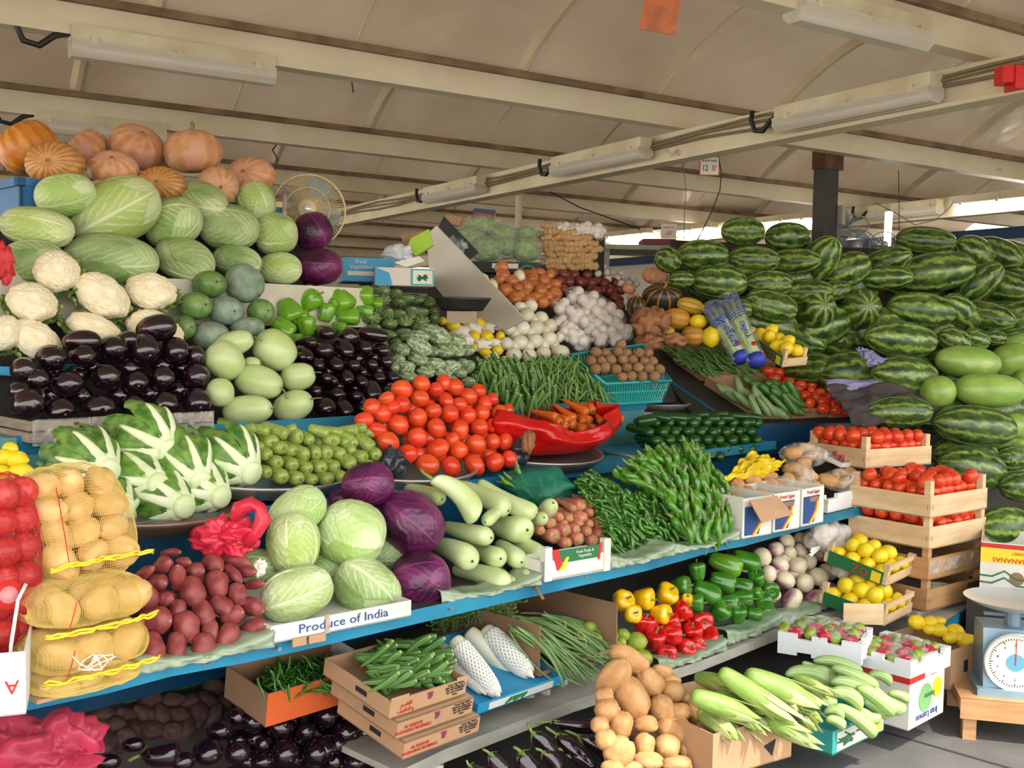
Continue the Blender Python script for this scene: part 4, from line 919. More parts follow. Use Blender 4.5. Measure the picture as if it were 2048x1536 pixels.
ro = hexfill([(1410, 410), (1600, 400), (1770, 430), (1880, 500), (1905, 560), (1880, 640), (1800, 560), (1640, 520), (1530, 600), (1500, 480)], 66, 46, 74, 66)
heap(onionR, ZD, PS, ro, 'small red onion between the brown onions and garlic', 'onion', 'red onions', rows=False, axis=lambda: Vector((R.uniform(-1, 1), R.uniform(-1, .3), R.uniform(-.2, 1))), L=.06, cen=True)
heap(onionR, ZD, PS, hexfill([(1440, 430), (1700, 430), (1850, 520), (1870, 600), (1600, 500)], 60, 50, 70, 66), 'red onion mostly hidden inside the red onion heap', 'onion', 'inner red onions', rows=False, axis=lambda: Z, L=.06, dt=.06, cen=True)
PGa = HP(4.05, 1.86, 35)
lg = hexfill([(1700, 410), (1760, 390), (1900, 410), (1985, 470), (1960, 500), (1880, 490), (1760, 440)], 44, 32, 48, 46) + [(1600 + 52 * i, 170 + (i % 2) * 12, 64, 62) for i in range(3)]
heap(garlic, ZD, PGa, lg[:-3], 'loose garlic bulb behind the red onions', 'garlic', 'loose garlic bulbs', rows=False, axis=lambda: Vector((R.uniform(-1, 1), R.uniform(-1, .3), R.uniform(-.2, 1))), L=.05, cen=True)
# garlic net bags
netM = film('white_net_film', (240, 236, 230), .5, .04, .3, 9, .3)
gbM = mat('bagged_garlic', (218, 208, 200), (240, 234, 228), rough=.5, nscale=8, vary=.03)
def garlic_bag(z, pl, x1, y1, x2, y2, w_, nb, label, group, dt=0, tagc=None):
    a = CAM + ray(*z(x1, y1)) * (pl.t(*z(x1, y1)) + dt); b = CAM + ray(*z(x2, y2)) * (pl.t(*z(x2, y2)) + dt)
    d = b - a; l = d.length; r = w_ * z.k * pl.t(*z(x2, y2)) / FPX / 2; ax, bx, cx = basis(d, Z); M = Matrix((ax, bx, cx)).transposed().to_4x4(); M.translation = a
    e = empty('garlic_net_bag', label, 'garlic bag', M, group)
    mb = MB(); rr = random.Random(int(x1 * 7 + y1)); cs = []
    nl = max(2, round(l / (r * .85)))
    for i in range(nl + 1):
        for j in range(3):
            th = 2 * PI * j / 3 + i * 1.05 + rr.uniform(-.2, .2); cs.append((Vector((l * i / nl, r * .5 * math.cos(th), r * .5 * math.sin(th))), r * rr.uniform(.5, .62)))
    def surf(i, j):
        x = -r * .7 + (l + 1.4 * r) * i; th = 2 * PI * j; best = 0; o_ = Vector((x, 0, 0)); dr = Vector((0, math.cos(th), math.sin(th)))
        for c, q in cs:
            oc = o_ - c; bb = oc.dot(dr); cc = oc.dot(oc) - q * q; ds = bb * bb - cc
            if ds > 0: best = max(best, -bb + math.sqrt(ds))
        if best == 0: best = r * .1
        return o_ + dr * best
    mb.grid(int(16 * nl), 30, surf); part('bulbs', mb, gbM, e, True)
    mc = MB(); mc.grid(26, 22, lambda i, j: Vector((-r * 1.0 + (l + 2 * r) * i, 0, 0)) + Vector((0, math.cos(2 * PI * j), math.sin(2 * PI * j))) * (r * 1.04 * min(1, math.sin(PI * min(max(i, .001), .999)) ** .35) * (1 + .05 * n3(i * 12, math.cos(6.28 * j) * 2, math.sin(6.28 * j) * 2))))
    part('net', mc, netM, e, True)
    if tagc:
        part('paper_tag', MB().box(l + r * .6, l + r * .64, -.012, .012, -.02, .02), mat('white_tag', (226, 230, 228), vary=0), e)
        part('tag_print', MB().box(l + r * .65, l + r * .66, -.008, .008, -.013, .0), mat('tag_blue', (60, 90, 120), vary=0), e)
    return e
PN = HP(3.52, 1.36, 42)
for i, (x1, y1, x2, y2, w_, tg) in enumerate(((1530, 625, 1655, 720, 120, 0), (1610, 560, 1730, 660, 125, 0), (1700, 590, 1850, 690, 130, 0), (1650, 680, 1760, 770, 105, 0), (1760, 690, 1900, 780, 110, 1), (1560, 760, 1650, 835, 110, 1), (1690, 760, 1760, 820, 100, 1), (1810, 780, 1850, 825, 90, 1), (1520, 710, 1590, 770, 90, 0))):
    garlic_bag(ZD, PN, x1, y1, x2, y2, w_, 3, ['white net bag of garlic at the outer top of the bag pile', 'uppermost net bag of garlic in the bag pile', 'net bag of garlic nearest the striped squash', 'net bag of garlic in the middle of the bag pile', 'net bag of garlic with a white tag hanging above the taro basket', 'tagged net bag of garlic touching the white onions', 'short tagged net bag of garlic in the lowest row', 'small tagged net bag of garlic beside the big yam', 'net bag of garlic half buried by the white onions'][i], 'garlic net bags', dt=-.03 * (i % 3), tagc=tg)
# ginger, lettuce
PGi = CP(1130, 500, 6.6, 75, 5)
gi = hexfill([(1410, 150), (1560, 165), (1690, 220), (1745, 260), (1735, 400), (1500, 405), (1415, 370)], 60, 34, 82, 54)
heap(ginger, ZD, PGi, [(x, y, w_, h_, R.uniform(-15, 15)) for x, y, w_, h_ in gi], 'ginger root stacked beside the wrapped lettuces', 'ginger', 'ginger roots', rows=False)
mb = MB().box(-.02, .29, .09, .3, -.32, .1); o = new('carton', mb.mesh('carton', darkS, False)); o.matrix_world = Matrix.Translation(PGi.at(1120, 490)); tag(o, 'dark carton holding up the ginger stack', 'carton')
bagC = film('clear_bag', (232, 240, 236), .1, .04, .45, 16, .5)
for i, (x, y, w_, h_, l) in enumerate(((1065, 150, 170, 115, 'topmost lettuce head in clear plastic'), (990, 222, 160, 125, 'wrapped lettuce nearest the black carton flap'), (1180, 205, 160, 115, 'wrapped lettuce in the middle of the upper row'), (1085, 285, 200, 145, 'largest wrapped lettuce at the front of the black carton'), (1205, 265, 110, 120, 'wrapped lettuce squeezed behind the front pair'), (1322, 192, 125, 75, 'small wrapped lettuce beside the ginger, upper one'), (1322, 292, 160, 142, 'wrapped lettuce at the front beside the ginger stack'))):
    pl = CP(1000, 480, 6.5, 60, -10); o = put(lettuce, ZD, x, y, w_, h_, 0, pl, label=l, cat='lettuce', group='wrapped lettuces'); M = o.matrix_world.copy()
    b = crumple(1.22, 1.22, 1.22, i * 3, 22, .22, 2); c = new('plastic_wrap', b.mesh('plastic_wrap', bagC)); c.parent = o
# squash, melons, yam beside the watermelons
PQ = CP(1340, 640, 5.9, 45, 10)
for s, x, y, w_, h_, rot, lb, ct in (
    (pumpA[0], 325, 445, 158, 100, 0, 'small orange squash on top beside the garlic', 'squash'),
    (pumpA[1], 415, 500, 120, 50, 0, 'orange squash peeping behind the striped dark squash', 'squash'),
    (pumpA[0], 170, 520, 80, 60, 0, 'orange squash lying next to the red onions', 'squash'),
    (pumpA[1], 200, 575, 90, 45, 0, 'orange squash low down behind the small dark squash', 'squash')):
    t_ = PQ.t(*ZG(x, y)); put(s, ZG, x, y, w_, h_, 0, PQ, axis=Z * 1.0 - V * .3, L=h_ * K7 * t_ / FPX, cen=True, label=lb, cat=ct, dt=.15)
put(pumpD, ZG, 365, 570, 240, 165, 0, PQ, axis=-FW * .5 + Z * .5, L=.16, cen=True, label='dark green squash with orange stripes behind the yam', cat='squash', jit=0)
put(pumpD, ZG, 215, 625, 122, 125, 0, PQ, axis=Z * .9 - FW * .3, L=.12, cen=True, label='small dark green squash beside the garlic bags', cat='squash', jit=0)
for x, y, w_, h_, rot, lb in ((530, 620, 165, 95, -15, 'brown-green striped melon at the back of the melon group'), (450, 695, 160, 125, -10, 'yellow melon with green stripes leaning on the yam'), (545, 795, 135, 118, 0, 'orange striped melon at the front, stem towards the aisle'), (400, 770, 80, 60, 0, 'small yellow melon under the yellow striped one')):
    put(melon, ZG, x, y, w_, h_, rot, PQ, label=lb, cat='melon')
put(lemon, ZG, 575, 712, 102, 88, 0, PQ, label='round orange-yellow melon above the two front melons', cat='melon'); put(lemon, ZG, 650, 802, 110, 118, 0, PQ, label='plain yellow melon at the front beside the celery bags', cat='melon')
for i, (x, y, w_, h_, sd, l) in enumerate(((270, 720, 150, 170, 1, 'knobbly brown yam with hairy roots above the taro basket'), (350, 700, 120, 130, 2, 'pale copper yam with rough cut lobes'), (290, 830, 160, 90, 3, 'rough brown yam lying just behind the taro balls'), (430, 815, 130, 70, 4, 'twisted copper yam piece pointing at the melons'))):
    px, py = ZG(x, y); t_ = PQ.t(px, py) - .15; k_ = K7 * t_ / FPX
    o = new('yam', crumple(w_ * k_, w_ * k_ * .8, h_ * k_, sd, 30, .5, 1.7).mesh('yam', yamM)); o.location = CAM + ray(px, py) * t_; tag(o, l, 'yam', 'knobbly yams')
# ------------------------------------------------------------ metal trays and what they hold
trayM = mat('dented_metal_tray', (168, 164, 158), (190, 186, 180), rough=.35, metal=.75, nscale=4, vary=0)
brM = mat('brown_metal_tray', (128, 104, 92), (150, 128, 114), rough=.4, metal=.5, nscale=4, vary=0)
def tray(px, py, v, r, m_, label, tilt=8, dz=.0):
    c = Plane(V * v, V).at(px, py) + V * r * .95 + Z * (.02 + dz)
    mb = MB(); pr = [(0, 0), (.7, 0), (.88, .01), (.96, .04), (1.0, .045), (1.0, .035), (.97, .028), (.89, -.004), (.7, -.012), (0, -.012)]
    n = 48; mb.grid(len(pr) - 1, n, lambda i, j: Vector((pr[round(i * (len(pr) - 1))][0] * r * math.cos(2 * PI * j), pr[round(i * (len(pr) - 1))][0] * r * math.sin(2 * PI * j), pr[round(i * (len(pr) - 1))][1])))
    o = new('metal_tray', mb.mesh('metal_tray', m_)); a, b, cc = U, V, Z
    o.matrix_world = Matrix.Translation(c) @ Mst @ Matrix.Rotation(rad(tilt), 4, 'X'); return tag(o, label, 'tray', 'round metal trays')
tray(385, 1071, 2.62, .34, brM, 'round brownish metal tray under the romaine bunches', 6, .015)
tray(620, 990, 2.72, .33, trayM, 'round metal tray under the light green zucchini', 6)
tray(895, 972, 2.72, .33, trayM, 'round metal tray under the tomato heap', 6)
tray(1165, 938, 2.74, .33, trayM, 'round metal tray under the carrot bag', 6)
tray(1400, 926, 2.72, .36, trayM, 'round metal tray under the dark cucumbers', 6)
c = CAM + ray(1310, 822) * 5.9
o = new('metal_tray', MB().grid(6, 36, lambda i, j: Vector((.2 * i * math.cos(2 * PI * j), .2 * i * math.sin(2 * PI * j), .05 * i ** 4))).mesh('metal_tray', trayM)); o.location = c; solid(o, .004); tag(o, 'empty metal bowl tray behind the dark cucumbers', 'tray', 'round metal trays')
# tomatoes
PT2 = HP(2.84, 1.10, 52)
tm = [(710, 125, 108, 100), (840, 118, 90, 80), (905, 145, 112, 108), (595, 160, 130, 120), (985, 200, 112, 104), (1045, 168, 84, 90), (505, 215, 84, 80), (702, 212, 116, 100), (795, 160, 92, 86), (855, 220, 84, 76), (590, 245, 112, 110),
      (930, 250, 102, 90), (1120, 218, 80, 84), (1080, 240, 94, 90), (420, 262, 104, 92), (480, 302, 116, 116), (780, 285, 92, 96), (875, 300, 116, 110), (980, 310, 106, 106), (1062, 295, 102, 102), (1165, 300, 112, 112), (1212, 285, 72, 90), (375, 337, 116, 94), (690, 322, 116, 114),
      (575, 365, 130, 118), (800, 385, 126, 116), (935, 396, 130, 122), (1050, 380, 108, 104), (1132, 370, 94, 92), (1265, 372, 104, 106), (450, 402, 118, 90), (1200, 402, 94, 90), (685, 440, 122, 122), (515, 466, 155, 126), (1030, 480, 124, 122), (1127, 465, 94, 100), (1200, 465, 98, 104),
      (805, 502, 142, 128), (930, 512, 108, 104), (630, 535, 118, 112), (745, 597, 146, 128), (882, 607, 126, 112), (1020, 600, 148, 130), (1140, 585, 122, 116), (1225, 565, 102, 104), (540, 265, 80, 80), (890, 455, 80, 80)]
heap(tomato, ZE, PT2, tm, 'ripe tomato on the round tray', 'tomato', 'tomatoes heaped on the round tray', '+zucchini', axis=lambda: Vector((R.uniform(-1, 1), R.uniform(-.2, 1), R.uniform(-1, 1))), L=.068, cen=True)
heap(tomato, ZE, PT2, hexfill([(480, 280), (700, 160), (1000, 220), (1200, 340), (1210, 560), (750, 580), (480, 420)], 105, 90, 110, 105), 'tomato mostly hidden inside the tray heap', 'tomato', 'inner tomatoes of the tray heap', rows=False, axis=lambda: Z, L=.07, dt=.085, cen=True)
# zucchini
PZ = HP(2.82, 1.09, 45)
zz = [(1560, 1010, 75, 80), (1650, 1035, 92, 92), (1743, 1045, 90, 84), (1620, 950, 88, 84), (1710, 965, 86, 84), (1710, 880, 86, 76), (1640, 865, 110, 84), (1560, 905, 86, 76), (1515, 862, 80, 70), (1580, 830, 110, 86), (1740, 800, 76, 100), (1460, 800, 76, 70)]
z2 = [(55, 455, 74, 70), (185, 455, 110, 82), (265, 468, 66, 64), (312, 472, 68, 68), (25, 540, 76, 94), (90, 532, 76, 90), (155, 530, 88, 92), (237, 535, 82, 76), (302, 517, 66, 66), (362, 552, 94, 82), (440, 540, 84, 76), (45, 620, 78, 76), (120, 615, 88, 80), (202, 610, 84, 80), (290, 590, 94, 76), (75, 688, 76, 66), (160, 682, 88, 80), (242, 668, 76, 72), (0, 690, 60, 60), (410, 600, 70, 60)]
Zax = lambda: (-V + U * R.uniform(-.25, .25) + Z * R.uniform(-.25, 0))
heap(zucchini, ZB, PZ, zz, 'short green zucchini on its tray', 'zucchini', 'zucchini stacked on the tray', '+romaine', axis=Zax, L=.14)
heap(zucchini, ZE, PZ, z2, 'short green zucchini stacked on its tray', 'zucchini', 'zucchini stacked on the tray', '-tomato', axis=Zax, L=.14)
for i, (z, x, y, w_, h_, rot) in enumerate(((ZE, 110, 400, 130, 72, -15), (ZE, 280, 400, 130, 66, 5), (ZE, 335, 388, 116, 70, 10), (ZE, 375, 470, 130, 84, -38), (ZE, 265, 432, 110, 60, -25), (ZB, 1605, 765, 175, 80, -18), (ZB, 1520, 760, 120, 70, -10), (ZB, 1450, 760, 100, 60, 15), (ZB, 1690, 762, 100, 60, 20), (ZE, 200, 400, 110, 60, -10), (ZE, 400, 410, 90, 60, 0))):
    put(zucchini[i % 2], z, x, y, w_, h_, rot, PZ, label='zucchini lying crosswise along the top of the zucchini tray', cat='zucchini', group='crosswise zucchini on top')
heap(zucchini, ZE, PZ, hexfill([(-120, 480), (60, 440), (380, 500), (400, 580), (200, 640), (-50, 650)], 80, 70, 84, 80), 'zucchini mostly hidden inside the zucchini tray', 'zucchini', 'inner zucchini', rows=False, axis=lambda: -V, L=.13, dt=.06)
# romaine
PRo = HP(2.80, 1.12, 48)
for i, (x, y, s_, ax, lb) in enumerate(((1015, 895, 215, (-.45, .35), 'topmost romaine bunch in the middle of the tray'), (655, 1010, 215, (-.55, .3), 'romaine bunch above the potato sack, dark leaves uppermost'), (940, 1080, 190, (-.2, .0), 'romaine bunch in the centre with a star-shaped white base'),
        (1185, 1080, 190, (-.1, .7), 'romaine bunch standing upright between centre and end bunches'), (1490, 1025, 200, (-.45, .55), 'romaine bunch at the tray end beside the zucchini'), (740, 1220, 190, (0, 0), 'lowest romaine bunch nearest the potato sack'),
        (1095, 1215, 200, (-.2, .1), 'romaine bunch at the front edge of the tray'), (1310, 1160, 190, (-.25, .25), 'romaine bunch at the tray edge above the red plastic bag'))):
    px, py = ZB(x, y); t_ = PRo.t(px, py); k_ = s_ * K7 * t_ / FPX; bk = V + RT * ax[0] * .8 + UP * ax[1] * .8
    a, b, c = basis(-bk, RT); p = CAM + ray(px, py) * t_; S = .21
    M = frame(p - a * S * .5, a, b, c, (S, k_ * 1.85, k_ * 1.85)) @ Matrix.Rotation(R.uniform(0, 6), 4, 'X')
    clone(romaine, M, lb, 'romaine lettuce', 'romaine bunches')
# carrots in a red bag
PCa = HP(2.9, 1.13, 48)
for i, (x, y, w_, h_) in enumerate(((1690, 340, 62, 62), (1655, 392, 72, 70), (1595, 362, 66, 62), (1710, 416, 60, 52), (1765, 406, 54, 50), (1822, 402, 62, 50), (1715, 376, 44, 36), (1800, 300, 66, 66), (1815, 332, 66, 66), (1550, 380, 50, 46), (1750, 440, 50, 40), (1660, 445, 50, 36), (1590, 420, 50, 40))):
    put(carrot, ZE, x, y, w_, h_, None, PCa, axis=-V + U * R.uniform(-.2, .2) - Z * .1, L=.17, label='orange carrot in the red bag, crown end towards the aisle', cat='carrot', group='carrots with crowns outward')
for i, (x1, y1, x2, y2, w_) in enumerate(((1530, 212, 1685, 298, 62), (1480, 240, 1605, 335, 58), (1640, 238, 1710, 268, 50), (1700, 242, 1795, 295, 66), (1745, 232, 1885, 345, 62), (1450, 292, 1575, 345, 56), (1335, 278, 1505, 322, 58), (1600, 290, 1662, 352, 50), (1700, 262, 1765, 352, 48), (1385, 300, 1530, 352, 54), (1610, 232, 1720, 285, 56), (1470, 330, 1560, 372, 50))):
    seg(carrot, ZE, x1, y1, x2, y2, w_, PCa, L=.17, label='orange carrot lying lengthwise on top of the red bag', cat='carrot', group='carrots lying lengthwise', dt=-.02)
rbM = mat('red_plastic_film', (214, 28, 22), (190, 14, 14), rough=.18, nscale=6, vary=0, alpha=.86, bump=.8, bscale=9)
def bagcup(c, rx, ry, hz, m_, name, label, cat, rim=.05, sd=0, lobes=7, M0=None, front=0):
    def fn(i, j):
        th = 2 * PI * j; u = i; r = .55 + .45 * min(1, u * 1.6) ** .6 - .13 * sm(.75, 1, u); f = rim * u * (math.sin(lobes * th + sd) * .5 + 1.3 * n3(3 * math.cos(th) + sd, 3 * math.sin(th), u * 3)) + .018 * n3(9 * math.cos(th), 9 * math.sin(th) + sd, u * 14)
        hh = hz * (1.25 - front * math.exp(-((th - 1.5 * PI) / .75) ** 2) - .3 * max(0, math.sin(th)))
        return Vector((rx * r * math.cos(th) * (1 + f), ry * r * math.sin(th) * (1 + f), hh * u ** 1.2 + f * .5 * hz))
    mb = MB().grid(26, 90, fn); mb.add([(0, 0, 0)] + [(rx * .55 * math.cos(6.28 * k / 24), ry * .55 * math.sin(6.28 * k / 24), 0) for k in range(24)], [(0, k + 1, (k + 1) % 24 + 1) for k in range(24)])
    o = new(name, mb.mesh(name, m_)); o.matrix_world = (M0 if M0 else Matrix.Translation(c) @ Mst); solid(o, .0015); return tag(o, label, cat)
c = Plane(V * 2.76, V).at(1178, 912) + V * .27
bagcup(c, .42, .27, .16, rbM, 'plastic_bag', 'shiny red plastic bag wrapped around the orange carrots', 'bag', .16, 1, 9, front=.6)
# dark cucumbers
PCu = HP(2.84, 1.06, 55)
cz = hexfill([(255, 1330), (300, 1300), (560, 1300), (930, 1300), (935, 1430), (880, 1480), (720, 1510), (540, 1525), (380, 1490), (290, 1450)], 74, 50, 84, 62, .07)
heap(cucumber, ZG, PCu, cz, 'glossy dark cucumber end stacked on the tray', 'cucumber', 'dark cucumbers stacked ends outward', rows=False, axis=lambda: -V + U * R.uniform(-.12, .12) - Z * .08, L=.15)
for x, y, w_, h_, rot in ((270, 1290, 130, 70, 10), (360, 1270, 120, 60, -12), (450, 1275, 120, 60, -5), (540, 1280, 110, 60, 0), (630, 1285, 150, 62, 5), (720, 1280, 130, 60, 0), (800, 1262, 160, 46, -4), (900, 1272, 110, 42, -8), (690, 1255, 120, 40, 4), (850, 1300, 120, 50, 0), (580, 1262, 120, 44, 8)):
    put(cucumber[0], ZG, x, y, w_, h_, rot, PCu, label='dark cucumber lying along the top of the cucumber stack', cat='cucumber', group='cucumbers along the top of the stack')
heap(cucumber, ZG, PCu, hexfill([(300, 1320), (900, 1310), (900, 1440), (540, 1490), (330, 1440)], 78, 60, 84, 66), 'cucumber mostly hidden inside the cucumber stack', 'cucumber', 'inner dark cucumbers', rows=False, axis=lambda: -V, L=.14, dt=.05)
# ------------------------------------------------------------ front shelf
# front cabbages
PFC = HP(2.42, .875, 52)
for s, z, x, y, w_, h_, rot, lb in (
    (cab_pale[0], ZE, -15, 870, 355, 255, 35, 'pale cabbage at the back below the zucchini tray'),
    (cab_pale[1], ZC, 1712, 218, 352, 300, 95, 'round pale cabbage stacked beside the red plastic bag'),
    (cab_pale[2], ZE, 300, 1000, 380, 400, 70, 'largest pale cabbage in the middle of the front stack'),
    (cab_pale[0], ZC, 1738, 515, 420, 300, 20, 'pale cabbage at the front resting on the printed carton'),
    (cab_green[0], ZE, 395, 1320, 410, 320, -35, 'green cabbage with a curled outer leaf on the printed carton'),
    (cab_red[0], ZE, 398, 716, 305, 262, 10, 'round purple cabbage on top of the front stack'),
    (cab_red[0], ZE, 650, 940, 410, 345, -40, 'large purple cabbage showing bright magenta veins'),
    (cab_red[1], ZE, 700, 1280, 365, 330, 10, 'dusty purple cabbage lowest, at the blue shelf edge'),
    (cab_green[1], ZE, 130, 1210, 300, 200, 0, 'shaded green cabbage hidden between the front pale ones'),
    (cab_green[0], ZE, 500, 1110, 260, 220, 0, 'shaded cabbage behind the large purple ones'),
    (cab_green[1], ZC, 1510, 360, 200, 260, 90, 'yellowish cabbage behind the sweet potatoes'),
    (cab_red[1], ZE, 240, 805, 150, 120, 0, 'small bluish purple cabbage behind the pile')):
    hid = 'hidden' in lb or 'behind' in lb
    put(s, z, x, y, w_, h_, rot, PFC, label=lb, cat='cabbage', group='cabbages on the front shelf', dt=.14 if hid else 0)
# bottle gourds
PB = HP(2.30, .83, 48)
bgl = (((650, 745, 795, 790, 100), 'bottle gourd at the back behind the stalked one'), ((1070, 715, 1345, 870, 122), 'long bottle gourd at the top below the green mesh bag'), ((940, 730, 1175, 845, 132), 'upper bottle gourd with brown scabs on its end'),
       ((1360, 950, 1455, 850, 105), 'bottle gourd pointing up beside the mesh bag'), ((1180, 860, 1110, 915, 85), 'small bottle gourd tip between the upper ones'), ((1340, 960, 1400, 925, 90), 'short green bottle gourd below the upward pointing one'),
       ((1130, 930, 1270, 965, 165), 'thick bottle gourd with dark scratches'), ((870, 965, 1075, 1015, 120), 'bottle gourd just under the stalked one'), ((820, 1080, 955, 1140, 155), 'blunt bottle gourd touching the large purple cabbage'),
       ((1010, 1080, 1130, 1130, 128), 'bottle gourd in the middle of the third row'), ((1190, 1080, 1262, 1140, 120), 'bottle gourd with its end scar facing out, third row'), ((1240, 1000, 1385, 1110, 115), 'bottle gourd slanting down towards the carrot crate'),
       ((1370, 1100, 1395, 1200, 95), 'bottle gourd squeezed against the carrot crate'), ((930, 1220, 1165, 1290, 142), 'long bottle gourd lowest in front'), ((1170, 1210, 1240, 1285, 92), 'narrow bottle gourd beside the lowest long one'))
for (x1, y1, x2, y2, w_), lb in bgl:
    l = math.hypot(x2 - x1, y2 - y1); ux, uy = (x2 - x1) / l, (y2 - y1) / l
    seg(bottle_gourd[R.randrange(2)], ZE, x1 - ux * 30, y1 - uy * 30, x2 + ux * w_ * .38, y2 + uy * w_ * .38, w_, PB, L=.25, label=lb, cat='bottle gourd', group='bottle gourds', dt=.03 if 'back' in lb else 0)
seg(bottle_stalk, ZE, 775, 680, 1035, 925, 150, PB, L=.0, label='curved bottle gourd with a thin twisted stalk on top of the pile', cat='bottle gourd', group='bottle gourds', dt=-.06, spin=2.2)
seg(bottle_gourd[0], ZE, 1255, 1165, 1350, 1300, 110, PB, L=.2, label='bottle gourd hanging its dry stalk over the shelf edge', cat='bottle gourd', group='bottle gourds')
wire('dry_stalk', [PB.at(*ZE(1345, 1275)), PB.at(*ZE(1362, 1320)) - V * .02, PB.at(*ZE(1368, 1370)) - V * .04], .006, stemM, 'dry gourd stalk hanging over the blue shelf edge', 'stalk')
# red carrots
PRC = HP(2.42, .88, 62)
rc = [(1640, 835, 85, 76), (1700, 830, 50, 60), (1600, 855, 50, 50), (1520, 905, 52, 58), (1575, 912, 64, 58), (1650, 905, 84, 60), (1700, 880, 54, 58), (1748, 890, 50, 58), (1465, 940, 82, 66), (1635, 940, 60, 46), (1695, 945, 60, 60), (1755, 945, 84, 84),
      (1480, 1015, 98, 92), (1548, 982, 90, 82), (1612, 978, 70, 66), (1680, 990, 72, 66), (1755, 1010, 96, 80), (1555, 1058, 84, 72), (1622, 1035, 90, 92), (1712, 1045, 96, 84), (1780, 1015, 60, 70), (1550, 945, 50, 50), (1410, 985, 60, 60), (1740, 855, 40, 50)]
heap(red_carrot, ZE, PRC, rc, 'dusty red carrot, crown outward', 'carrot', 'red carrots in the small crate', '+gourd', axis=lambda: -V * .9 + U * R.uniform(-.25, .05) - Z * .08, L=.17)
heap(red_carrot, ZE, PRC, hexfill([(1450, 960), (1600, 880), (1730, 880), (1770, 1000), (1560, 1040)], 70, 60, 76, 70), 'red carrot mostly hidden inside the small crate', 'carrot', 'inner red carrots', rows=False, axis=lambda: -V, L=.16, dt=.05)
# sweet potatoes
PSP = HP(2.36, .83, 48)
sp = [(885, 842, 165, 160, -60), (1030, 842, 172, 112, -80), (1193, 836, 165, 145, -80), (1330, 782, 165, 130, -105), (910, 675, 182, 165, 5), (1090, 712, 172, 150, -65), (1230, 735, 132, 92, -75), (1480, 725, 175, 120, 28), (972, 547, 86, 84, 0), (1040, 612, 106, 96, -80),
      (1190, 632, 140, 118, -50), (1360, 642, 135, 118, 20), (1300, 590, 150, 108, -35), (1485, 592, 125, 105, -20), (855, 562, 180, 140, 65), (1125, 506, 152, 144, -60), (1270, 462, 150, 128, -70), (1390, 522, 128, 106, -75), (925, 450, 106, 100, 0), (955, 350, 110, 100, 30),
      (1040, 422, 150, 100, 80), (1145, 380, 96, 94, 0), (1250, 342, 120, 108, -30), (1380, 316, 175, 82, -14), (1365, 400, 135, 66, -36), (1440, 386, 120, 72, 5), (1490, 462, 130, 56, 12), (840, 402, 155, 70, 35), (795, 700, 120, 90, 30), (1075, 330, 90, 60, 0), (1000, 278, 150, 52, 12), (800, 500, 120, 100, 40), (1160, 790, 100, 80, 0)]
lb = rowlabels(sp, 'purple-red sweet potato', '+potato sack')
for it, l in zip(sp, lb):
    x, y, w_, h_, r_ = it; w_ *= 1.06; h_ *= 1.04; put(sweet_potato[R.randrange(2)], ZC, x, y, w_, h_, r_ if w_ >= h_ else r_ - 90, PSP, label=l, cat='sweet potato', group='sweet potatoes', tilt=R.uniform(15, 40))
heap(sweet_potato, ZC, PSP, hexfill([(830, 700), (900, 450), (1300, 400), (1480, 560), (1400, 750), (900, 800)], 130, 110, 150, 120), 'sweet potato mostly hidden inside its heap', 'sweet potato', 'inner sweet potatoes', rows=False, dt=.07)
# ------------------------------------------------------------ boxes, crates, print
def bframe(A, B, v=None, z=None, tilt=0, pl=None):
    """frame of a box seen by the lower front corners A (nearer the sacks) and B"""
    q = pl or (Plane(V * v, V) if v is not None else HZ(z)); a, b = q.at(*A), q.at(*B)
    if z is None: z = (a.z + b.z) / 2
    a.z = b.z = z; x = (b - a); w_ = x.length; x.normalize(); y = Z.cross(x)
    M = Matrix((x, y, Z)).transposed().to_4x4(); M.translation = a
    return M @ Matrix.Rotation(rad(tilt), 4, 'X'), w_
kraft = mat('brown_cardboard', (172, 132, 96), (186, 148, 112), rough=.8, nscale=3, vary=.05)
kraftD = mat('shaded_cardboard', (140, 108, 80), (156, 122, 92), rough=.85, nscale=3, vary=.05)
whiteC = mat('white_cardboard', (226, 224, 216), (206, 202, 190), rough=.6, nscale=3, vary=.03)
tealC = mat('teal_print', (44, 150, 140), (60, 166, 156), rough=.5, vary=.03); blueC = mat('blue_print', (28, 70, 128), rough=.5, vary=0); ltblC = mat('light_blue_print', (40, 140, 184), (60, 156, 196), rough=.5, vary=0)
redC = mat('red_print', (196, 40, 34), rough=.6, vary=0); blackI = mat('black_ink', (34, 32, 34), rough=.7, vary=0); greenC = mat('green_print', (32, 110, 66), rough=.5, vary=0); yelC = mat('yellow_print', (236, 206, 40), rough=.5, vary=0)
orC = mat('orange_print', (214, 96, 44), rough=.5, vary=0); blkC = mat('black_cardboard', (38, 42, 42), rough=.6, vary=0); neonI = mat('bright_green_ink', (70, 200, 80), rough=.5, vary=0)
inkBl = mat('blue_ink', (30, 72, 140), rough=.6, vary=0)
def openbox(w_, d, h, t=.004, hf=None):
    hf = h if hf is None else hf
    return MB().box(0, w_, 0, d, 0, t).box(0, w_, 0, t, 0, hf).box(0, w_, d - t, d, 0, h).box(0, t, t, d - t, 0, h).box(w_ - t, w_, t, d - t, 0, h)
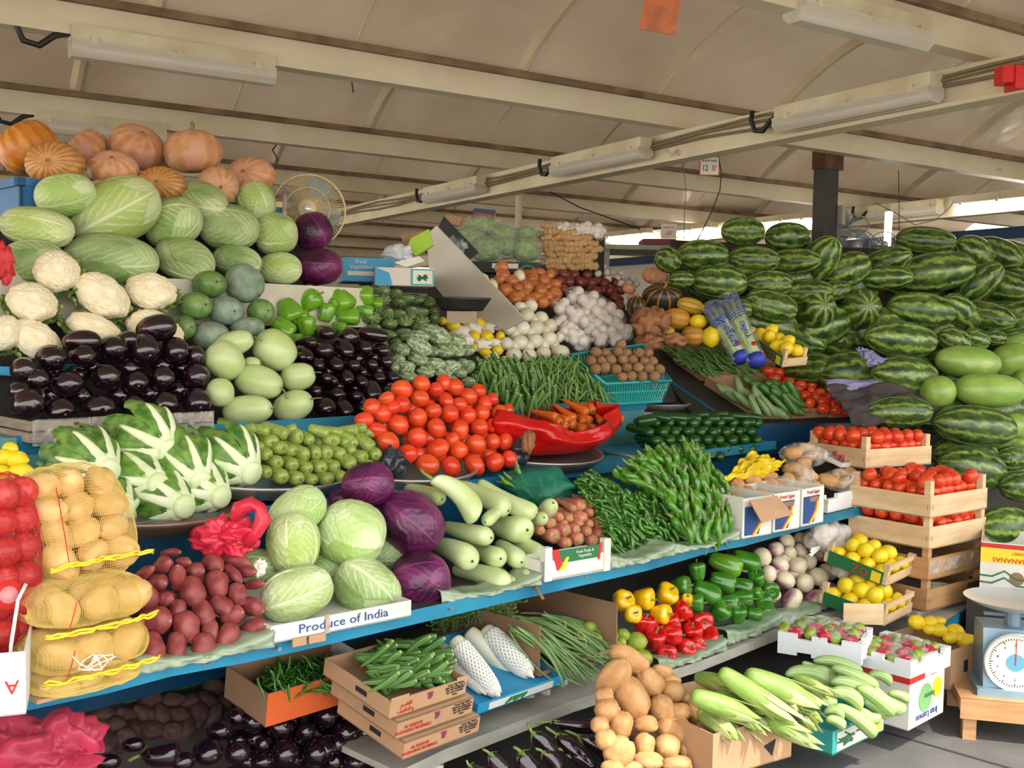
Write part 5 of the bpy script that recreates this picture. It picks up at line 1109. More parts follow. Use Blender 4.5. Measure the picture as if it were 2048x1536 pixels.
def txt(parent, s, M, size, m_, name='printed_text', wide=1.0, flip=False):
    cu = bpy.data.curves.new('t', 'FONT'); cu.body = s; cu.size = size; cu.extrude = .0006; cu.align_x = 'CENTER'; cu.align_y = 'CENTER'; cu.resolution_u = 2
    to = bpy.data.objects.new('t', cu); me = bpy.data.meshes.new_from_object(to); bpy.data.objects.remove(to); bpy.data.curves.remove(cu)
    me.materials.clear(); me.materials.append(m_); o = new(name, me, parent)
    o.matrix_local = M @ Matrix.Rotation(rad(90), 4, 'X') @ (Matrix.Rotation(PI, 4, 'Z') if flip else Matrix()) @ Matrix.Diagonal((wide, 1, 1, 1)); return o
T = lambda x, y, z: Matrix.Translation((x, y, z))
def patch(parent, pts, m_, name='printed_panel', y=-.0012):   # a flat printed shape on the front face
    mb = MB(); n = len(pts); mb.add([(a, y, b) for a, b in pts] + [(a, -.0002, b) for a, b in pts], [tuple(range(n)), tuple(range(2 * n - 1, n - 1, -1))] + [(i, i + n, (i + 1) % n + n, (i + 1) % n) for i in range(n)])
    return part(name, mb, m_, parent)
def carton(name, label, A, B, d, h, m_, group=None, hf=None, cat='carton', **k):
    M, w_ = bframe(A, B, **k); e = empty(name, label, cat, M, group); part('box_body', openbox(w_, d, h, hf=hf), m_, e); return e, w_, M
def wcrate(label, p, yaw, lx, ly, h, board, post=.028, gap=0, cat='crate', group=None, m_=None, tilt=0, roll=0, name='wooden_crate'):
    """thin-board crate; x runs along the face seen on the far side, p its nearest lower corner"""
    a = rad(yaw); x = Vector((math.cos(a), math.sin(a), 0)); y = Vector((-math.sin(a), math.cos(a), 0)); M = Matrix((x, y, Z)).transposed().to_4x4(); M.translation = p
    M = M @ Matrix.Rotation(rad(tilt), 4, 'X') @ Matrix.Rotation(rad(roll), 4, 'Y')
    e = empty(name, label, cat, M, group); m_ = m_ or woodL; t = .006
    part('base', MB().box(0, lx, 0, ly, 0, .006), m_, e)
    for x0 in (t, lx - post - t):
        for y0 in (t, ly - post - t): part('corner_post', MB().box(x0, x0 + post, y0, y0 + post, 0, h), m_, e)
    z0 = gap
    part('side_board', MB().box(0, lx, 0, t, z0, board), m_, e); part('side_board', MB().box(0, lx, ly - t, ly, z0, board), m_, e)
    part('end_board', MB().box(0, t, t, ly - t, z0, board), m_, e); part('end_board', MB().box(lx - t, lx, t, ly - t, z0, board), m_, e)
    st = MB()
    for xx in (.012, .024, lx - .02): st.box(xx, xx + .002, -.001, 0, board * .35, board * .6)
    for yy in (.012, ly - .02): st.box(-.001, 0, yy, yy + .002, board * .35, board * .6)
    part('staples', st, boltM, e); return e, M
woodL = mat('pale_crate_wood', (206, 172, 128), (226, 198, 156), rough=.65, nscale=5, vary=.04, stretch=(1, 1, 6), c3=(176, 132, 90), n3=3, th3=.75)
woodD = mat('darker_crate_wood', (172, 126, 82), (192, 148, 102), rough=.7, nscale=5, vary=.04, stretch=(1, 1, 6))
woodG = mat('grey_crate_wood', (128, 112, 100), (164, 150, 136), rough=.7, nscale=6, vary=.04, stretch=(1, 1, 8))
def junk(name, label, cat, z, x, y, t_, sx, sy, sz, m_, sd=0, amp=.4, f=2.0, n=26, group=None, rz=0):
    px, py = z(x, y); o = new(name, crumple(sx, sy, sz, sd, n, amp, f).mesh(name, m_)); o.matrix_world = Matrix.Translation(CAM + ray(px, py) * t_) @ Matrix.Rotation(rz, 4, 'Z'); return tag(o, label, cat, group)
def pods(srcs, P, pl, n, ln, wd, ang, sd, thick, label, cat, group, dmin=0, L=None, stuff=0, z=Z1, sname=None, slabel=None, dt0=0):
    """long thin pods lying on the face of their heap; ang = direction of the tips in degrees (0 = towards the far end, -90 = down)"""
    pts = scatter(P, n, dmin); pts.sort(key=lambda q: -q[1])
    for x, y in pts:
        a = rad(R.gauss(ang(x, y) if callable(ang) else ang, sd)); l = R.uniform(*ln) / 2; w_ = R.uniform(*wd)
        seg(R.choice(srcs), z, x - l * math.cos(a), y + l * math.sin(a), x + l * math.cos(a), y - l * math.sin(a), w_, pl, L=None if L is None else L, label=label, cat=cat, group=group, dt=dt0 - R.uniform(0, thick))
    if stuff:
        mb = MB(); s0 = srcs[0].data; vs = [v.co.copy() for v in s0.vertices]; fs = [tuple(q.vertices) for q in s0.polygons]
        for x, y in scatter(P, stuff, dmin * .6):
            a = rad(R.gauss(ang(x, y) if callable(ang) else ang, sd)); l = R.uniform(*ln) / 2; px, py = z(x, y); t_ = pl.t(px, py) + dt0 + thick * .3 + R.uniform(0, .03); k_ = z.k * t_ / FPX
            ax = RT * math.cos(a) + UP * math.sin(a) + FW * R.uniform(-.2, .2); aa, bb, cc = basis(ax, FW); M = frame(CAM + ray(px, py) * t_, aa, bb, cc, (2 * l * k_, wd[1] * k_, wd[1] * k_))
            mb.add([M @ v for v in vs], fs)
        o = new(sname, mb.mesh(sname, srcs[0].data.materials[0])); tag(o, slabel, cat, None, 'stuff')
# the slatted crate under the round eggplants, the printed carton under the cabbages
q = Plane(V * 3.2, V); a, b = q.at(58, 885), q.at(425, 862); M, w_ = bframe((62, 886), (425, 862), v=3.19)
e = empty('wooden_crate', 'grey slatted crate wrapped in film under the round eggplants', 'crate', M)
part('base', MB().box(0, w_, 0, .42, 0, .01), woodG, e)
for z0 in (0, .035): part('front_slat', MB().box(0, w_, -.006, 0, z0, z0 + .03), woodG, e); part('side_slat', MB().box(-.006, 0, 0, .42, z0, z0 + .03), woodG, e)
part('stretch_film', MB().grid(40, 6, lambda i, j: Vector((w_ * i, -.01 - .006 * n3(i * 30, j * 2, 0), -.01 + .08 * j))), film('crate_film', (230, 226, 216), .2, .15, .6, 20), e, True)
e, w_, M = carton('carton', 'worn white carton lettered Produce of under the front cabbages', (542, 1288), (822, 1232), .4, .046, whiteC, z=.782)
txt(e, 'Produce of India', T(w_ * .5, -.002, .024), .034, inkBl, wide=1.25)
for x, l in ((.13, .05), (.02, .04)): part('torn_flap', MB().box(w_ * x + .05, w_ * x + .05 + l, -.008, -.002, -.018, .004), kraft, e)
part('tape', MB().box(w_ * .36, w_ * .39, -.004, -.001, .0, .05), film('brown_tape', (190, 170, 140), .3, .5, .9), e)
# green plastic sheets hanging over the shelf edge
gsM = mat('green_plastic_sheet', (116, 146, 108), (180, 184, 166), rough=.3, nscale=6, vary=.05, stretch=(.3, 1, 1))
def sheet(A, B, v, h, label, sag=.03):
    M, w_ = bframe(A, B, z=v); o = new('plastic_sheet', MB().grid(40, 10, lambda i, j: Vector((w_ * i, -.01 + .012 * n3(i * 14, j * 3, w_) + .25 * max(0, j - .55) , (h + sag * (2 * i - 1) ** 2) * min(1, j * 1.7) + .008 * n3(i * 9, j * 4, 3)))).mesh('plastic_sheet', gsM))
    o.matrix_world = M; solid(o, .002); return tag(o, label, 'plastic sheet', 'plastic sheets under the heaps')
sheet((262, 1350), (545, 1292), .775, .016, 'green plastic sheet under the sweet potatoes')
sheet((880, 1206), (1080, 1168), .78, .008, 'clear green plastic sheet under the bottle gourds')
sheet((1218, 1138), (1345, 1110), .79, .018, 'grey-green plastic sheet under the small chilies')
sheet((1345, 1108), (1475, 1078), .79, .008, 'thin grey plastic sheet under the large chilies')
sheet((1315, 1344), (1450, 1300), .36, .02, 'clear plastic sheet under the red peppers')
sheet((1452, 1290), (1560, 1250), .36, .03, 'plastic sheet on a carton lid under the green peppers')
sheet((1560, 1248), (1685, 1205), .36, .02, 'green striped plastic sheet under the turnips')
# small crate of red carrots
M, w_ = bframe((1088, 1164), (1219, 1140), z=.79)
e = empty('wooden_crate', 'small white crate with green print under the red carrots', 'crate', M)
part('body', openbox(w_, .12, .065, .008), whiteC, e); patch(e, [(.06, .03), (w_ - .045, .03), (w_ - .045, .095), (.06, .095)], greenC)
patch(e, [(.06, .03), (w_ - .045, .03), (w_ - .045, .052), (.06, .052)], whiteC, y=-.002)
txt(e, 'Fresh Fruits &\nVegetables', T(w_ * .6, -.0025, .074), .014, whiteC)
patch(e, [(.055, .03), (.085, .03), (.07, .06), (.06, .1), (.03, .1)], redC, y=-.003); patch(e, [(.06, .03), (.09, .03), (.105, .07), (.095, .07)], yelC, y=-.0035)
patch(e, [(w_ - .06, .045), (w_ - .05, .045), (w_ - .04, .1), (w_ - .052, .1)], redC, y=-.003)
for x in (0, w_ - .03): part('corner_post', MB().box(x, x + .03, -.004, .02, 0, .11), whiteC, e)
# chilies
PCh = HP(2.27, .81, 45)
Psm = [(1150, 965), (1190, 945), (1250, 985), (1330, 1005), (1372, 1060), (1352, 1088), (1285, 1102), (1222, 1108), (1216, 1060), (1190, 1010)]
pods(chili, Psm, PCh, 145, (22, 34), (7, 9), lambda x, y: -35 + (1200 - x) * .1, 16, .025, 'small dark green chili in the dense heap beside the red carrots', 'chili', 'small dark green chilies', dmin=4, stuff=500, sname='green_chilies', slabel='small dark green chilies packed beneath the top layer')
Pbg = [(1240, 955), (1290, 925), (1340, 905), (1395, 902), (1432, 950), (1462, 1005), (1468, 1062), (1430, 1078), (1382, 1088), (1362, 1050), (1330, 1000), (1280, 975)]
pods(big_chili, Pbg, PCh, 95, (44, 66), (13, 17), lambda x, y: -58 + (1380 - x) * .35, 18, .04, 'large light green chili in the tall heap beside the cartoned potatoes', 'chili', 'large light green chilies', dmin=7, stuff=220, sname='green_chilies', slabel='large green chilies packed beneath the top layer', dt0=-.06)
# potatoes in white cartons
for A, B, lb in (((1484, 1078), (1542, 1068), 'white and blue potato carton with a torn brown flap'), ((1546, 1066), (1598, 1056), 'white and blue potato carton in the middle of three'), ((1602, 1054), (1646, 1044), 'white and blue potato carton beside the foam tray')):
    e, w_, M = carton('carton', lb, A, B, .22, .165, whiteC, z=.79, hf=.16); h = .16
    patch(e, [(.012, .01), (w_ * .55, .01), (w_ * .72, .08), (w_ * .8, h - .035), (.012, h - .035)], blueC)
    patch(e, [(w_ * .3, .008), (w_ * .38, .008), (w_ * .66, .06), (w_ * .72, .11), (w_ * .66, .11), (w_ * .58, .06)], orC, y=-.002)
    patch(e, [(w_ * .36, .008), (w_ * .44, .008), (w_ * .72, .06), (w_ * .77, .11), (w_ * .72, .11), (w_ * .64, .06)], yelC, y=-.0025)
    txt(e, 'Fresh Egypt', T(w_ * .5, -.002, h - .018), .022, redC); patch(e, [(w_ * .35, h - .06), (w_ * .75, h - .06), (w_ * .75, h - .04), (w_ * .35, h - .04)], kraftD, 'hand_hole', y=-.003)
    if 'torn' in lb: part('torn_flap', MB().add([(.0, -.03, .155), (w_ * 1.0, -.02, .16), (w_ * 1.25, -.07, .085), (.04, -.06, .07)], [(0, 1, 2, 3)]), kraft, e); solid(e.children[-1], .004)
PPo = HP(2.34, .94, 42)
for i, (x, y, w_, h_, r_) in enumerate(((800, 720, 90, 90, 60), (860, 775, 110, 85, 60), (785, 795, 60, 70, 0), (890, 690, 110, 70, -10), (985, 670, 110, 60, 5), (1030, 740, 190, 110, -20), (930, 770, 80, 60, 0), (1100, 690, 80, 90, 0), (1120, 620, 110, 70, 10), (1200, 655, 150, 80, -15), (1170, 715, 90, 100, 60), (1250, 725, 80, 70, 0), (1090, 770, 70, 60, 20),
    (1130, 530, 110, 80, 10), (1210, 500, 100, 60, -10), (1250, 545, 110, 60, 0), (1190, 590, 110, 70, 20), (1330, 690, 120, 80, -15), (1420, 700, 110, 70, 10), (1500, 735, 120, 80, -20), (1590, 740, 110, 70, 10), (1470, 650, 110, 70, -20), (1540, 680, 100, 60, 10), (1640, 700, 90, 60, 0), (1400, 650, 80, 60, 0), (840, 660, 80, 60, 0), (1560, 650, 80, 50, 0))):
    put(potato[i % 3], ZH, x, y, w_, h_, r_, PPo, label='brown potato piled in the white cartons and foam tray' if i % 2 else 'brown potato lying above the white cartons in clear film', cat='potato', group='potatoes of the white cartons, %s' % ('lower' if i % 2 else 'upper'))
for i, (x, y, w_, h_) in enumerate(((1040, 735, 240, 150), (1170, 680, 170, 190), (1190, 540, 280, 150), (1400, 690, 220, 130), (1580, 710, 220, 130))):
    t_ = PPo.t(*ZH(x, y)); k_ = K7 * t_ / FPX; junk('clear_bag', 'clear plastic bag stretched over brown potatoes', 'plastic bag', ZH, x, y, t_ - .01, w_ * k_, h_ * k_ * .9, h_ * k_, bagC, i, .12, 1.5, group='clear bags over potatoes')
styM = mat('white_foam', (232, 234, 234), rough=.7, vary=.02, bump=.1, bscale=40)
def foam(label, A, B, d, h, **k):
    M, w_ = bframe(A, B, **k); e = empty('foam_tray', label, 'foam tray', M); t = .018; mb = MB()
    mb.box(t, w_ - t, t, d - t, .01, .02)
    for (x0, x1, y0, y1, n_) in ((0, w_, 0, t, 6), (0, w_, d - t, d, 6)):
        for q in range(n_):
            xa, xb = x0 + (x1 - x0) * q / n_, x0 + (x1 - x0) * (q + 1) / n_; mb.box(xa, xb, y0, y1, .012 if q % 2 else 0, h - (.018 if q in (0, 3) else 0))
    for (x0, x1) in ((0, t), (w_ - t, w_)):
        for q in range(4): ya, yb = t + (d - 2 * t) * q / 4, t + (d - 2 * t) * (q + 1) / 4; mb.box(x0, x1, ya, yb, .012 if q % 2 else 0, h - (.015 if q % 2 else 0))
    part('foam_walls', mb, styM, e); part('rim', MB().box(-.006, w_ + .006, -.006, .004, h * .62, h * .8), styM, e); return e, w_, M
foam('white foam tray of potatoes beside the tomato crates', (1655, 1032), (1762, 1010), .34, .10, v=2.24)
ylB = mat('yellow_plastic_film', (232, 204, 20), (214, 180, 10), rough=.25, nscale=6, vary=0)
def drape(name, label, z, pts, pl, m_, n=26, amp=.02, seed=0, dt=0, thick=.002):
    """crumpled plastic laid over a heap, corners at pts"""
    c = [CAM + ray(*z(*p)) * (pl.t(*z(*p)) + dt) for p in pts]
    def fn(i, j):
        p = (c[0] * (1 - i) + c[1] * i) * (1 - j) + (c[3] * (1 - i) + c[2] * i) * j; f = noise.noise(Vector((i * 5 + seed, j * 5, 0))) + .5 * noise.noise(Vector((i * 13, j * 11 + seed, 1)))
        return p + (-FW * .7 + Z * .6) * (amp * f + amp * 1.2 * math.sin(PI * i) * math.sin(PI * j)) + U * amp * .8 * noise.noise(Vector((j * 7, i * 7, seed + 5)))
    o = new(name, MB().grid(n, n, fn).mesh(name, m_)); solid(o, thick); return tag(o, label, 'plastic')
drape('plastic_bag', 'crumpled yellow plastic bag above the cartoned potatoes', ZH, [(700, 700), (880, 520), (1075, 590), (1000, 660)], PPo, ylB, amp=.04, dt=-.02)
# tray of red chilies
pl = HP(2.5, .98, 40); p0 = pl.at(*ZH(1345, 610)) - V * .06 + Z * .03
M = Matrix.Translation(p0) @ Mst @ Matrix.Rotation(rad(18), 4, 'X') @ Matrix.Rotation(rad(-8), 4, 'Z')
e = empty('foam_dish', 'small foam dish of red chilies under cling film', 'food dish', M)
part('dish', MB().box(-.09, .09, -.06, .06, 0, .006).box(-.09, .09, -.062, -.056, 0, .022).box(-.09, .09, .056, .062, 0, .022).box(-.092, -.086, -.062, .062, 0, .022).box(.086, .092, -.062, .062, 0, .022), styM, e)
part('cling_film', MB().grid(16, 12, lambda i, j: Vector((-.092 + .184 * i, -.062 + .124 * j, .022 + .035 * math.sin(PI * i) * math.sin(PI * j) + .004 * n3(i * 9, j * 9, 0)))), bagC, e, True)
rchM = mat('red_chili_skin', (196, 24, 34), (170, 16, 24), rough=.25, vary=.15); rch = src('red_chili', strand(.6), rchM)
for i in range(26):
    a = R.gauss(.3, .35); M2 = M @ Matrix.Translation((R.uniform(-.05, .05), R.uniform(-.04, .04), R.uniform(.014, .042))) @ Matrix.Rotation(a, 4, 'Z') @ Matrix.Diagonal((.075, .011, .011, 1))
    clone(rch, M2, 'red chili under cling film on the small foam dish', 'chili', 'red chilies in the foam dish')
# ------------------------------------------------------------ the sloping rack of cartons
PK = CP(1560, 790, 6.15, 24, -12)
def rackbox(label, c, h, m_):
    p = [PK.at(*q) for q in c]; n = PK.n; e = empty('carton', label, 'carton', Matrix.Translation(p[0])); mb = MB(); p = [q - p[0] for q in p]
    for i in range(4):
        a, b = p[i], p[(i + 1) % 4]; cen = sum(p, Vector()) / 4; o1 = (cen - a).normalized() * .008; o2 = (cen - b).normalized() * .008
        mb.add([a, b, b + n * h, a + n * h, a + o1, b + o2, b + o2 + n * h, a + o1 + n * h], [(0, 1, 2, 3), (5, 4, 7, 6), (3, 2, 6, 7)])
    mb.add(p, [(0, 1, 2, 3)]); part('box_body', mb, m_, e, False); return e, p, n
# corners: near-outer, near-inner, far-inner, far-outer
def rface(e, p, n, h, k=.5):                # a frame on the outer (sack side) face
    a, b = p[3], p[0]; x = (b - a); w_ = x.length; x.normalize(); y = -x.cross(n); y.normalize(); M = Matrix((x, -n.cross(x) * 1.0, n)).transposed().to_4x4(); M.translation = a; return M, w_
rb = []
for lb, c in (('brown carton of okra in the back row of the sloping rack', ((1402, 762), (1462, 762), (1382, 702), (1318, 704))), ('brown carton of green beans in the back row of the sloping rack', ((1464, 762), (1530, 758), (1448, 700), (1384, 702))),
              ('brown carton of ribbed gourds in the front row of the sloping rack', ((1512, 838), (1580, 838), (1478, 766), (1408, 770))), ('brown carton of green cucumbers in the front row of the sloping rack', ((1582, 838), (1655, 834), (1552, 764), (1480, 766))),
              ('brown carton of tomatoes, front one on the sloping rack', ((1658, 836), (1722, 832), (1652, 782), (1590, 788))), ('brown carton of tomatoes, back one on the sloping rack', ((1588, 786), (1650, 780), (1580, 728), (1515, 736)))):
    e, p, n = rackbox(lb, c, .06, kraft); rb.append(c)
    a, b = p[0], p[1]; x = (b - a).normalized(); Mf = Matrix((x, n.cross(x), n)).transposed().to_4x4(); Mf.translation = a
    txt(e, 'AL KABOUR', Mf @ T((b - a).length * .3, -.002, .038), .018, redC); txt(e, 'Tel 04-3333\nDubai', Mf @ T((b - a).length * .75, -.002, .034), .012, blackI)
    a, b = p[3], p[0]; x = (b - a).normalized(); Mf = Matrix((x, n.cross(x), n)).transposed().to_4x4(); Mf.translation = a; L_ = (b - a).length
    for q, mm in ((.3, greenC), (.42, redC), (.54, greenC)): part('printed_fruit', MB().tube([Mf @ Vector((L_ * q, -.003, .034)), Mf @ Vector((L_ * q, 0, .034))], .014, 10), mm, e, True)
    part('printed_bar', MB().box(L_ * .6, L_ * .85, -.003, 0, .024, .04, Mf), blkC, e)
def rpods(srcs, c, n, ln, wd, ang, label, cat, group, L=None, thick=.03, **k):
    cx, cy = sum(q[0] for q in c) / 4, sum(q[1] for q in c) / 4; P = [(cx + (x - cx) * .86, cy + (y - cy) * .86 - 8) for x, y in c]
    pods(srcs, P, Plane(PK.p + PK.n * .045, PK.n), n, ln, wd, ang, 12, thick, label, cat, group, L=L, **k)
rpods(okra, rb[0], 90, (20, 28), (5, 7), -22, 'slim okra pod in the back carton of the sloping rack', 'okra', 'okra in the rack carton')
rpods(bean, rb[1], 110, (30, 44), (3.4, 4.2), -28, 'green bean in the back carton of the sloping rack', 'green bean', 'green beans in the rack carton')
rpods([ridge_gourd], rb[2], 13, (44, 60), (15, 18), -48, 'ribbed pale gourd in the front carton of the sloping rack', 'ridge gourd', 'gourds in the rack carton', dmin=9)
rpods([cucumber2], rb[3], 14, (44, 58), (14, 17), -38, 'mid green cucumber in the front carton of the sloping rack', 'cucumber', 'cucumbers in the rack carton', dmin=9)
PKt = Plane(PK.p + PK.n * .075, PK.n)
heap(tomato, ZG, PKt, [(985, 1000, 80, 66), (1050, 1010, 76, 60), (1095, 990, 70, 56), (1130, 1030, 80, 64), (1020, 1045, 84, 60), (1185, 1050, 66, 56), (1105, 1065, 76, 60), (1075, 1090, 90, 64), (1175, 1085, 76, 60), (1240, 1085, 62, 58), (1155, 1110, 70, 50), (1235, 1120, 50, 40)], 'tomato in the back rack carton', 'tomato', 'tomatoes, back rack carton', '+bean', axis=lambda: Z, L=.062, cen=True)
heap(tomato, ZG, PKt, [(1200, 1145, 86, 66), (1265, 1155, 60, 56), (1290, 1130, 70, 50), (1310, 1180, 86, 60), (1350, 1155, 76, 56), (1230, 1190, 60, 40), (1400, 1195, 90, 60), (1310, 1220, 80, 54), (1380, 1230, 70, 60), (1435, 1235, 60, 60), (1470, 1225, 66, 66), (1370, 1200, 50, 40)], 'tomato in the front rack carton', 'tomato', 'tomatoes, front rack carton', '+cucumber', axis=lambda: Z, L=.062, cen=True)
e = empty('rack_frame', 'blue metal front and side panels under the sloping rack of cartons', 'rack')
A, B = PK.at(1508, 848), PK.at(1725, 846); x = (B - A).normalized(); n = PK.n
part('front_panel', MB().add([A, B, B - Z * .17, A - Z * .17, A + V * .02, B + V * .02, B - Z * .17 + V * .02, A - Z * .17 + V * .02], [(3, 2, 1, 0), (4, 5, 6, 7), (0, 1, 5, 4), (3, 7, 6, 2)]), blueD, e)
C_, D_ = PK.at(1330, 752), PK.at(1462, 842)
part('side_panel', MB().add([C_, D_, D_ - Z * .09, C_ - Z * .09], [(0, 1, 2, 3)]), blueS, e); solid(e.children[-1], .02)
q = [PK.at(*c) - n * .006 for c in ((1400, 846), (1722, 842), (1500, 700), (1290, 700))]; part('rack_board', MB().add(q + [c - Z * .02 for c in q], [(0, 1, 2, 3), (7, 6, 5, 4), (0, 4, 5, 1), (1, 5, 6, 2), (2, 6, 7, 3), (3, 7, 4, 0)]), darkS, e)
for px in (1560, 1595, 1635, 1675): c = Plane(A, V).at(px, 856); part('bolt', MB().tube([c - V * .01, c + V * .02], .008, 8), boltM, e)
part('support', MB().box(4.6, 4.64, 3.6, 3.64, 0, 1.2, Mst).box(5.1, 5.14, 3.3, 3.34, 0, 1.0, Mst), darkS, e)
c = [PK.at(1515, 862) + V * .3, PK.at(1515, 862) + V * .02]
# ------------------------------------------------------------ okra and green beans heaps on the upper shelf, taro basket
POk = HP(3.27, 1.27, 44)
pods(okra, [(955, 735), (1000, 718), (1040, 728), (1062, 745), (1110, 780), (1118, 800), (1095, 812), (1040, 820), (1000, 800), (965, 770)], POk, 130, (34, 52), (8, 10), lambda x, y: -20 - (y - 720) * .6, 35, .05, 'slim okra pod in the loose heap behind the tomatoes', 'okra', 'okra behind the tomatoes', dmin=4, stuff=160, sname='okra_pods', slabel='okra pods packed beneath the loose heap')
pods(bean, [(1060, 728), (1150, 722), (1170, 745), (1205, 785), (1218, 798), (1150, 800), (1115, 785), (1075, 755)], POk, 190, (34, 60), (4, 5), lambda x, y: -35, 45, .05, 'thin green bean in the loose heap beside the taro basket', 'green bean', 'green beans on the upper shelf', dmin=3, stuff=260, sname='green_beans', slabel='green beans packed beneath the loose heap')
PTa = CP(1245, 730, 5.35, 35, -25)
tr_ = hexfill([(-120, 905), (-40, 880), (120, 840), (280, 860), (380, 960), (400, 1020), (330, 1035), (150, 1050), (20, 1010), (-90, 960)], 62, 46, 66, 60)
heap(taro, ZG, PTa, tr_, 'small brown ringed taro in the turquoise basket', 'taro', 'taros in the basket', rows=False, axis=lambda: Vector((R.uniform(-1, 1), R.uniform(-1, .3), R.uniform(-1, 1))), L=.055, cen=True, dt=-.02)
heap(taro, ZG, PTa, hexfill([(-60, 910), (280, 880), (370, 1010), (150, 1030)], 62, 46, 66, 60), 'brown taro deeper inside the turquoise basket', 'taro', 'inner taros', rows=False, axis=lambda: Z, L=.055, cen=True, dt=.05)
tuM = mat('turquoise_plastic', (40, 160, 158), (56, 176, 172), rough=.35, vary=0)
p = [Plane(PTa.p - PTa.n * .02, PTa.n).at(*q) for q in ((1210, 768), (1342, 762), (1285, 690), (1142, 710))]
e = empty('plastic_basket', 'turquoise slotted plastic basket full of brown taros', 'basket', Matrix.Translation(p[0])); p = [q - p[0] for q in p]
cen = sum(p, Vector()) / 4; bot = [cen + (q - cen) * .82 - Z * .12 for q in p]; rim = MB().tube(p + [p[0]], .009, 8); part('rim', rim, tuM, e, True)
sl = MB()
for i in range(4):
    a, b, c, d = p[i], p[(i + 1) % 4], bot[(i + 1) % 4], bot[i]; n_ = 24
    for k in range(n_ + 1): sl.tube([a + (b - a) * k / n_, d + (c - d) * k / n_], .0022, 4)
    for f in (0, .45, 1): sl.tube([a + (d - a) * f, b + (c - b) * f], .006 if f == 1 else .004, 5)
part('slotted_walls', sl, tuM, e); part('floor', MB().add(bot, [(0, 1, 2, 3)]), tuM, e)
# green mesh bag of chilies, white garlic on top etc.
PMb = HP(2.62, 1.0, 48)
gmM = mat('dark_green_mesh', (20, 108, 84), (30, 128, 100), rough=.5, vary=0, alpha=.62)
o = junk('mesh_bag', 'dark green mesh bag of green chilies above the red carrots', 'mesh bag', ZE, 1390, 735, 3.98, .25, .2, .155, gmM, 4, .3, 1.1, 36)
pods(big_chili, [(1140, 690), (1300, 640), (1480, 660), (1580, 720), (1560, 800), (1480, 830), (1300, 760)], Plane(o.location + V * .03, HP(2.6, 1, 48).n), 14, (90, 130), (30, 38), -20, 40, .05, 'green chili inside the dark green mesh bag', 'chili', 'chilies in the mesh bag', dmin=20, z=ZE)
# black plastic bags at both sides of the tomatoes
bpM = mat('grey_black_plastic', (58, 64, 78), (40, 44, 54), rough=.2, vary=0, bump=.8, bscale=8)
junk('plastic_bag', 'crumpled dark plastic bag between zucchini and tomatoes', 'plastic bag', ZE, 545, 600, 3.72, .085, .08, .115, bpM, 2, .45)
junk('plastic_bag', 'crumpled dark plastic bag between tomatoes and carrots', 'plastic bag', ZE, 1290, 520, 4.15, .07, .07, .1, bpM, 6, .45)
junk('dry_root', 'dried brown taro piece beside the dark plastic bag', 'root', ZE, 1335, 465, 4.1, .05, .05, .09, yamM, 8, .3)
pinkM = mat('pink_plastic_film', (236, 60, 84), (220, 40, 66), rough=.3, nscale=5, vary=0, alpha=.78, bump=.7, bscale=8)
o = junk('plastic_bag', 'crumpled pink-red plastic bag above the sweet potatoes', 'plastic bag', ZC, 1310, 190, 2.86, .145, .1, .1, pinkM, 3, .6, 2.3, 60)
lp_ = MB().tube([CAM + ray(*ZC(x, y)) * 2.84 for x, y in ((1360, 80), (1400, 20), (1470, -10), (1520, 10), (1540, 80), (1500, 160), (1440, 220))], lambda i: .012 + .012 * abs(math.sin(7 * i)), 10)
part('bag_handle', lp_, pinkM, o, True).matrix_parent_inverse = o.matrix_world.inverted()
junk('tissue_paper', 'small white tissue ball beside the sweet potatoes', 'tissue', ZC, 1520, 365, 2.85, .03, .03, .045, tisM, 3, .6)
# ------------------------------------------------------------ low shelf and the boxes in front of it
mb = None
# okra cartons
for i in range(3):
    A = (805 - 13 * i - 2 * (i == 2), 1517 - 39 * i); B = (956 - 13 * i, 1467 - 39 * i)
    e, w_, M = carton('carton', ['lowest brown packaging carton of the stack of three', 'middle brown packaging carton of the stack of three', 'top brown packaging carton, open and full of okra'][i], A, B, .3, .052, kraft, v=2.14, tilt=10, group='stack of brown cartons')
    if i < 2: part('lid', MB().box(0, w_, 0, .3, .048, .052), kraft, e)
    txt(e, 'TF', T(w_ * .5, -.002, .034), .03, redC, wide=.7); txt(e, 'TF', T(w_ * .505, -.0025, .032), .026, inkBl, wide=.6)
    txt(e, ['AL KABOUR\nPACKAGING MATERIALS', 'AL KABOUR\nPACKAGING MATERIALS', 'ﻢﺳﺎﻘﻟﺍ\nﻒﻴﻠﻐﺘﻟﺍ ﻭ'][i], T(w_ * .2, -.002, .024), .0135 if i < 2 else .017, redC, wide=.9)
    txt(e, 'Aweer Veg. Market\nBlock No 2 Shop No 31\nMob +971 50 5840073\nFax +971 4 3336073\nDubai', T(w_ * .84, -.002, .03), .0078, blackI)
    part('hand_hole', MB().box(-.001, 0, .1, .15, .02, .035), blackI, e)
    if i == 2:
        part('front_ledge', MB().box(0, w_ * .22, -.002, 0, .05, .062).box(w_ * .85, w_, -.002, 0, .05, .062), kraft, e)
        okM_ = M
POb = Plane(okM_ @ Vector((0, 0, .062)), (okM_.to_3x3() @ Z))
Pok = [ZF(*q) for q in ((350, 880), (480, 830), (700, 780), (750, 800), (880, 930), (880, 990), (640, 1050), (480, 1060), (400, 960))]
pods(okra, Pok, POb, 95, (48, 72), (12, 15), lambda x, y: 170, 22, .035, 'green okra pod in the open top carton on the low shelf', 'okra', 'okra in the open carton', dmin=5, stuff=60, sname='okra_pods', slabel='okra pods packed in the lower layers of the open carton')
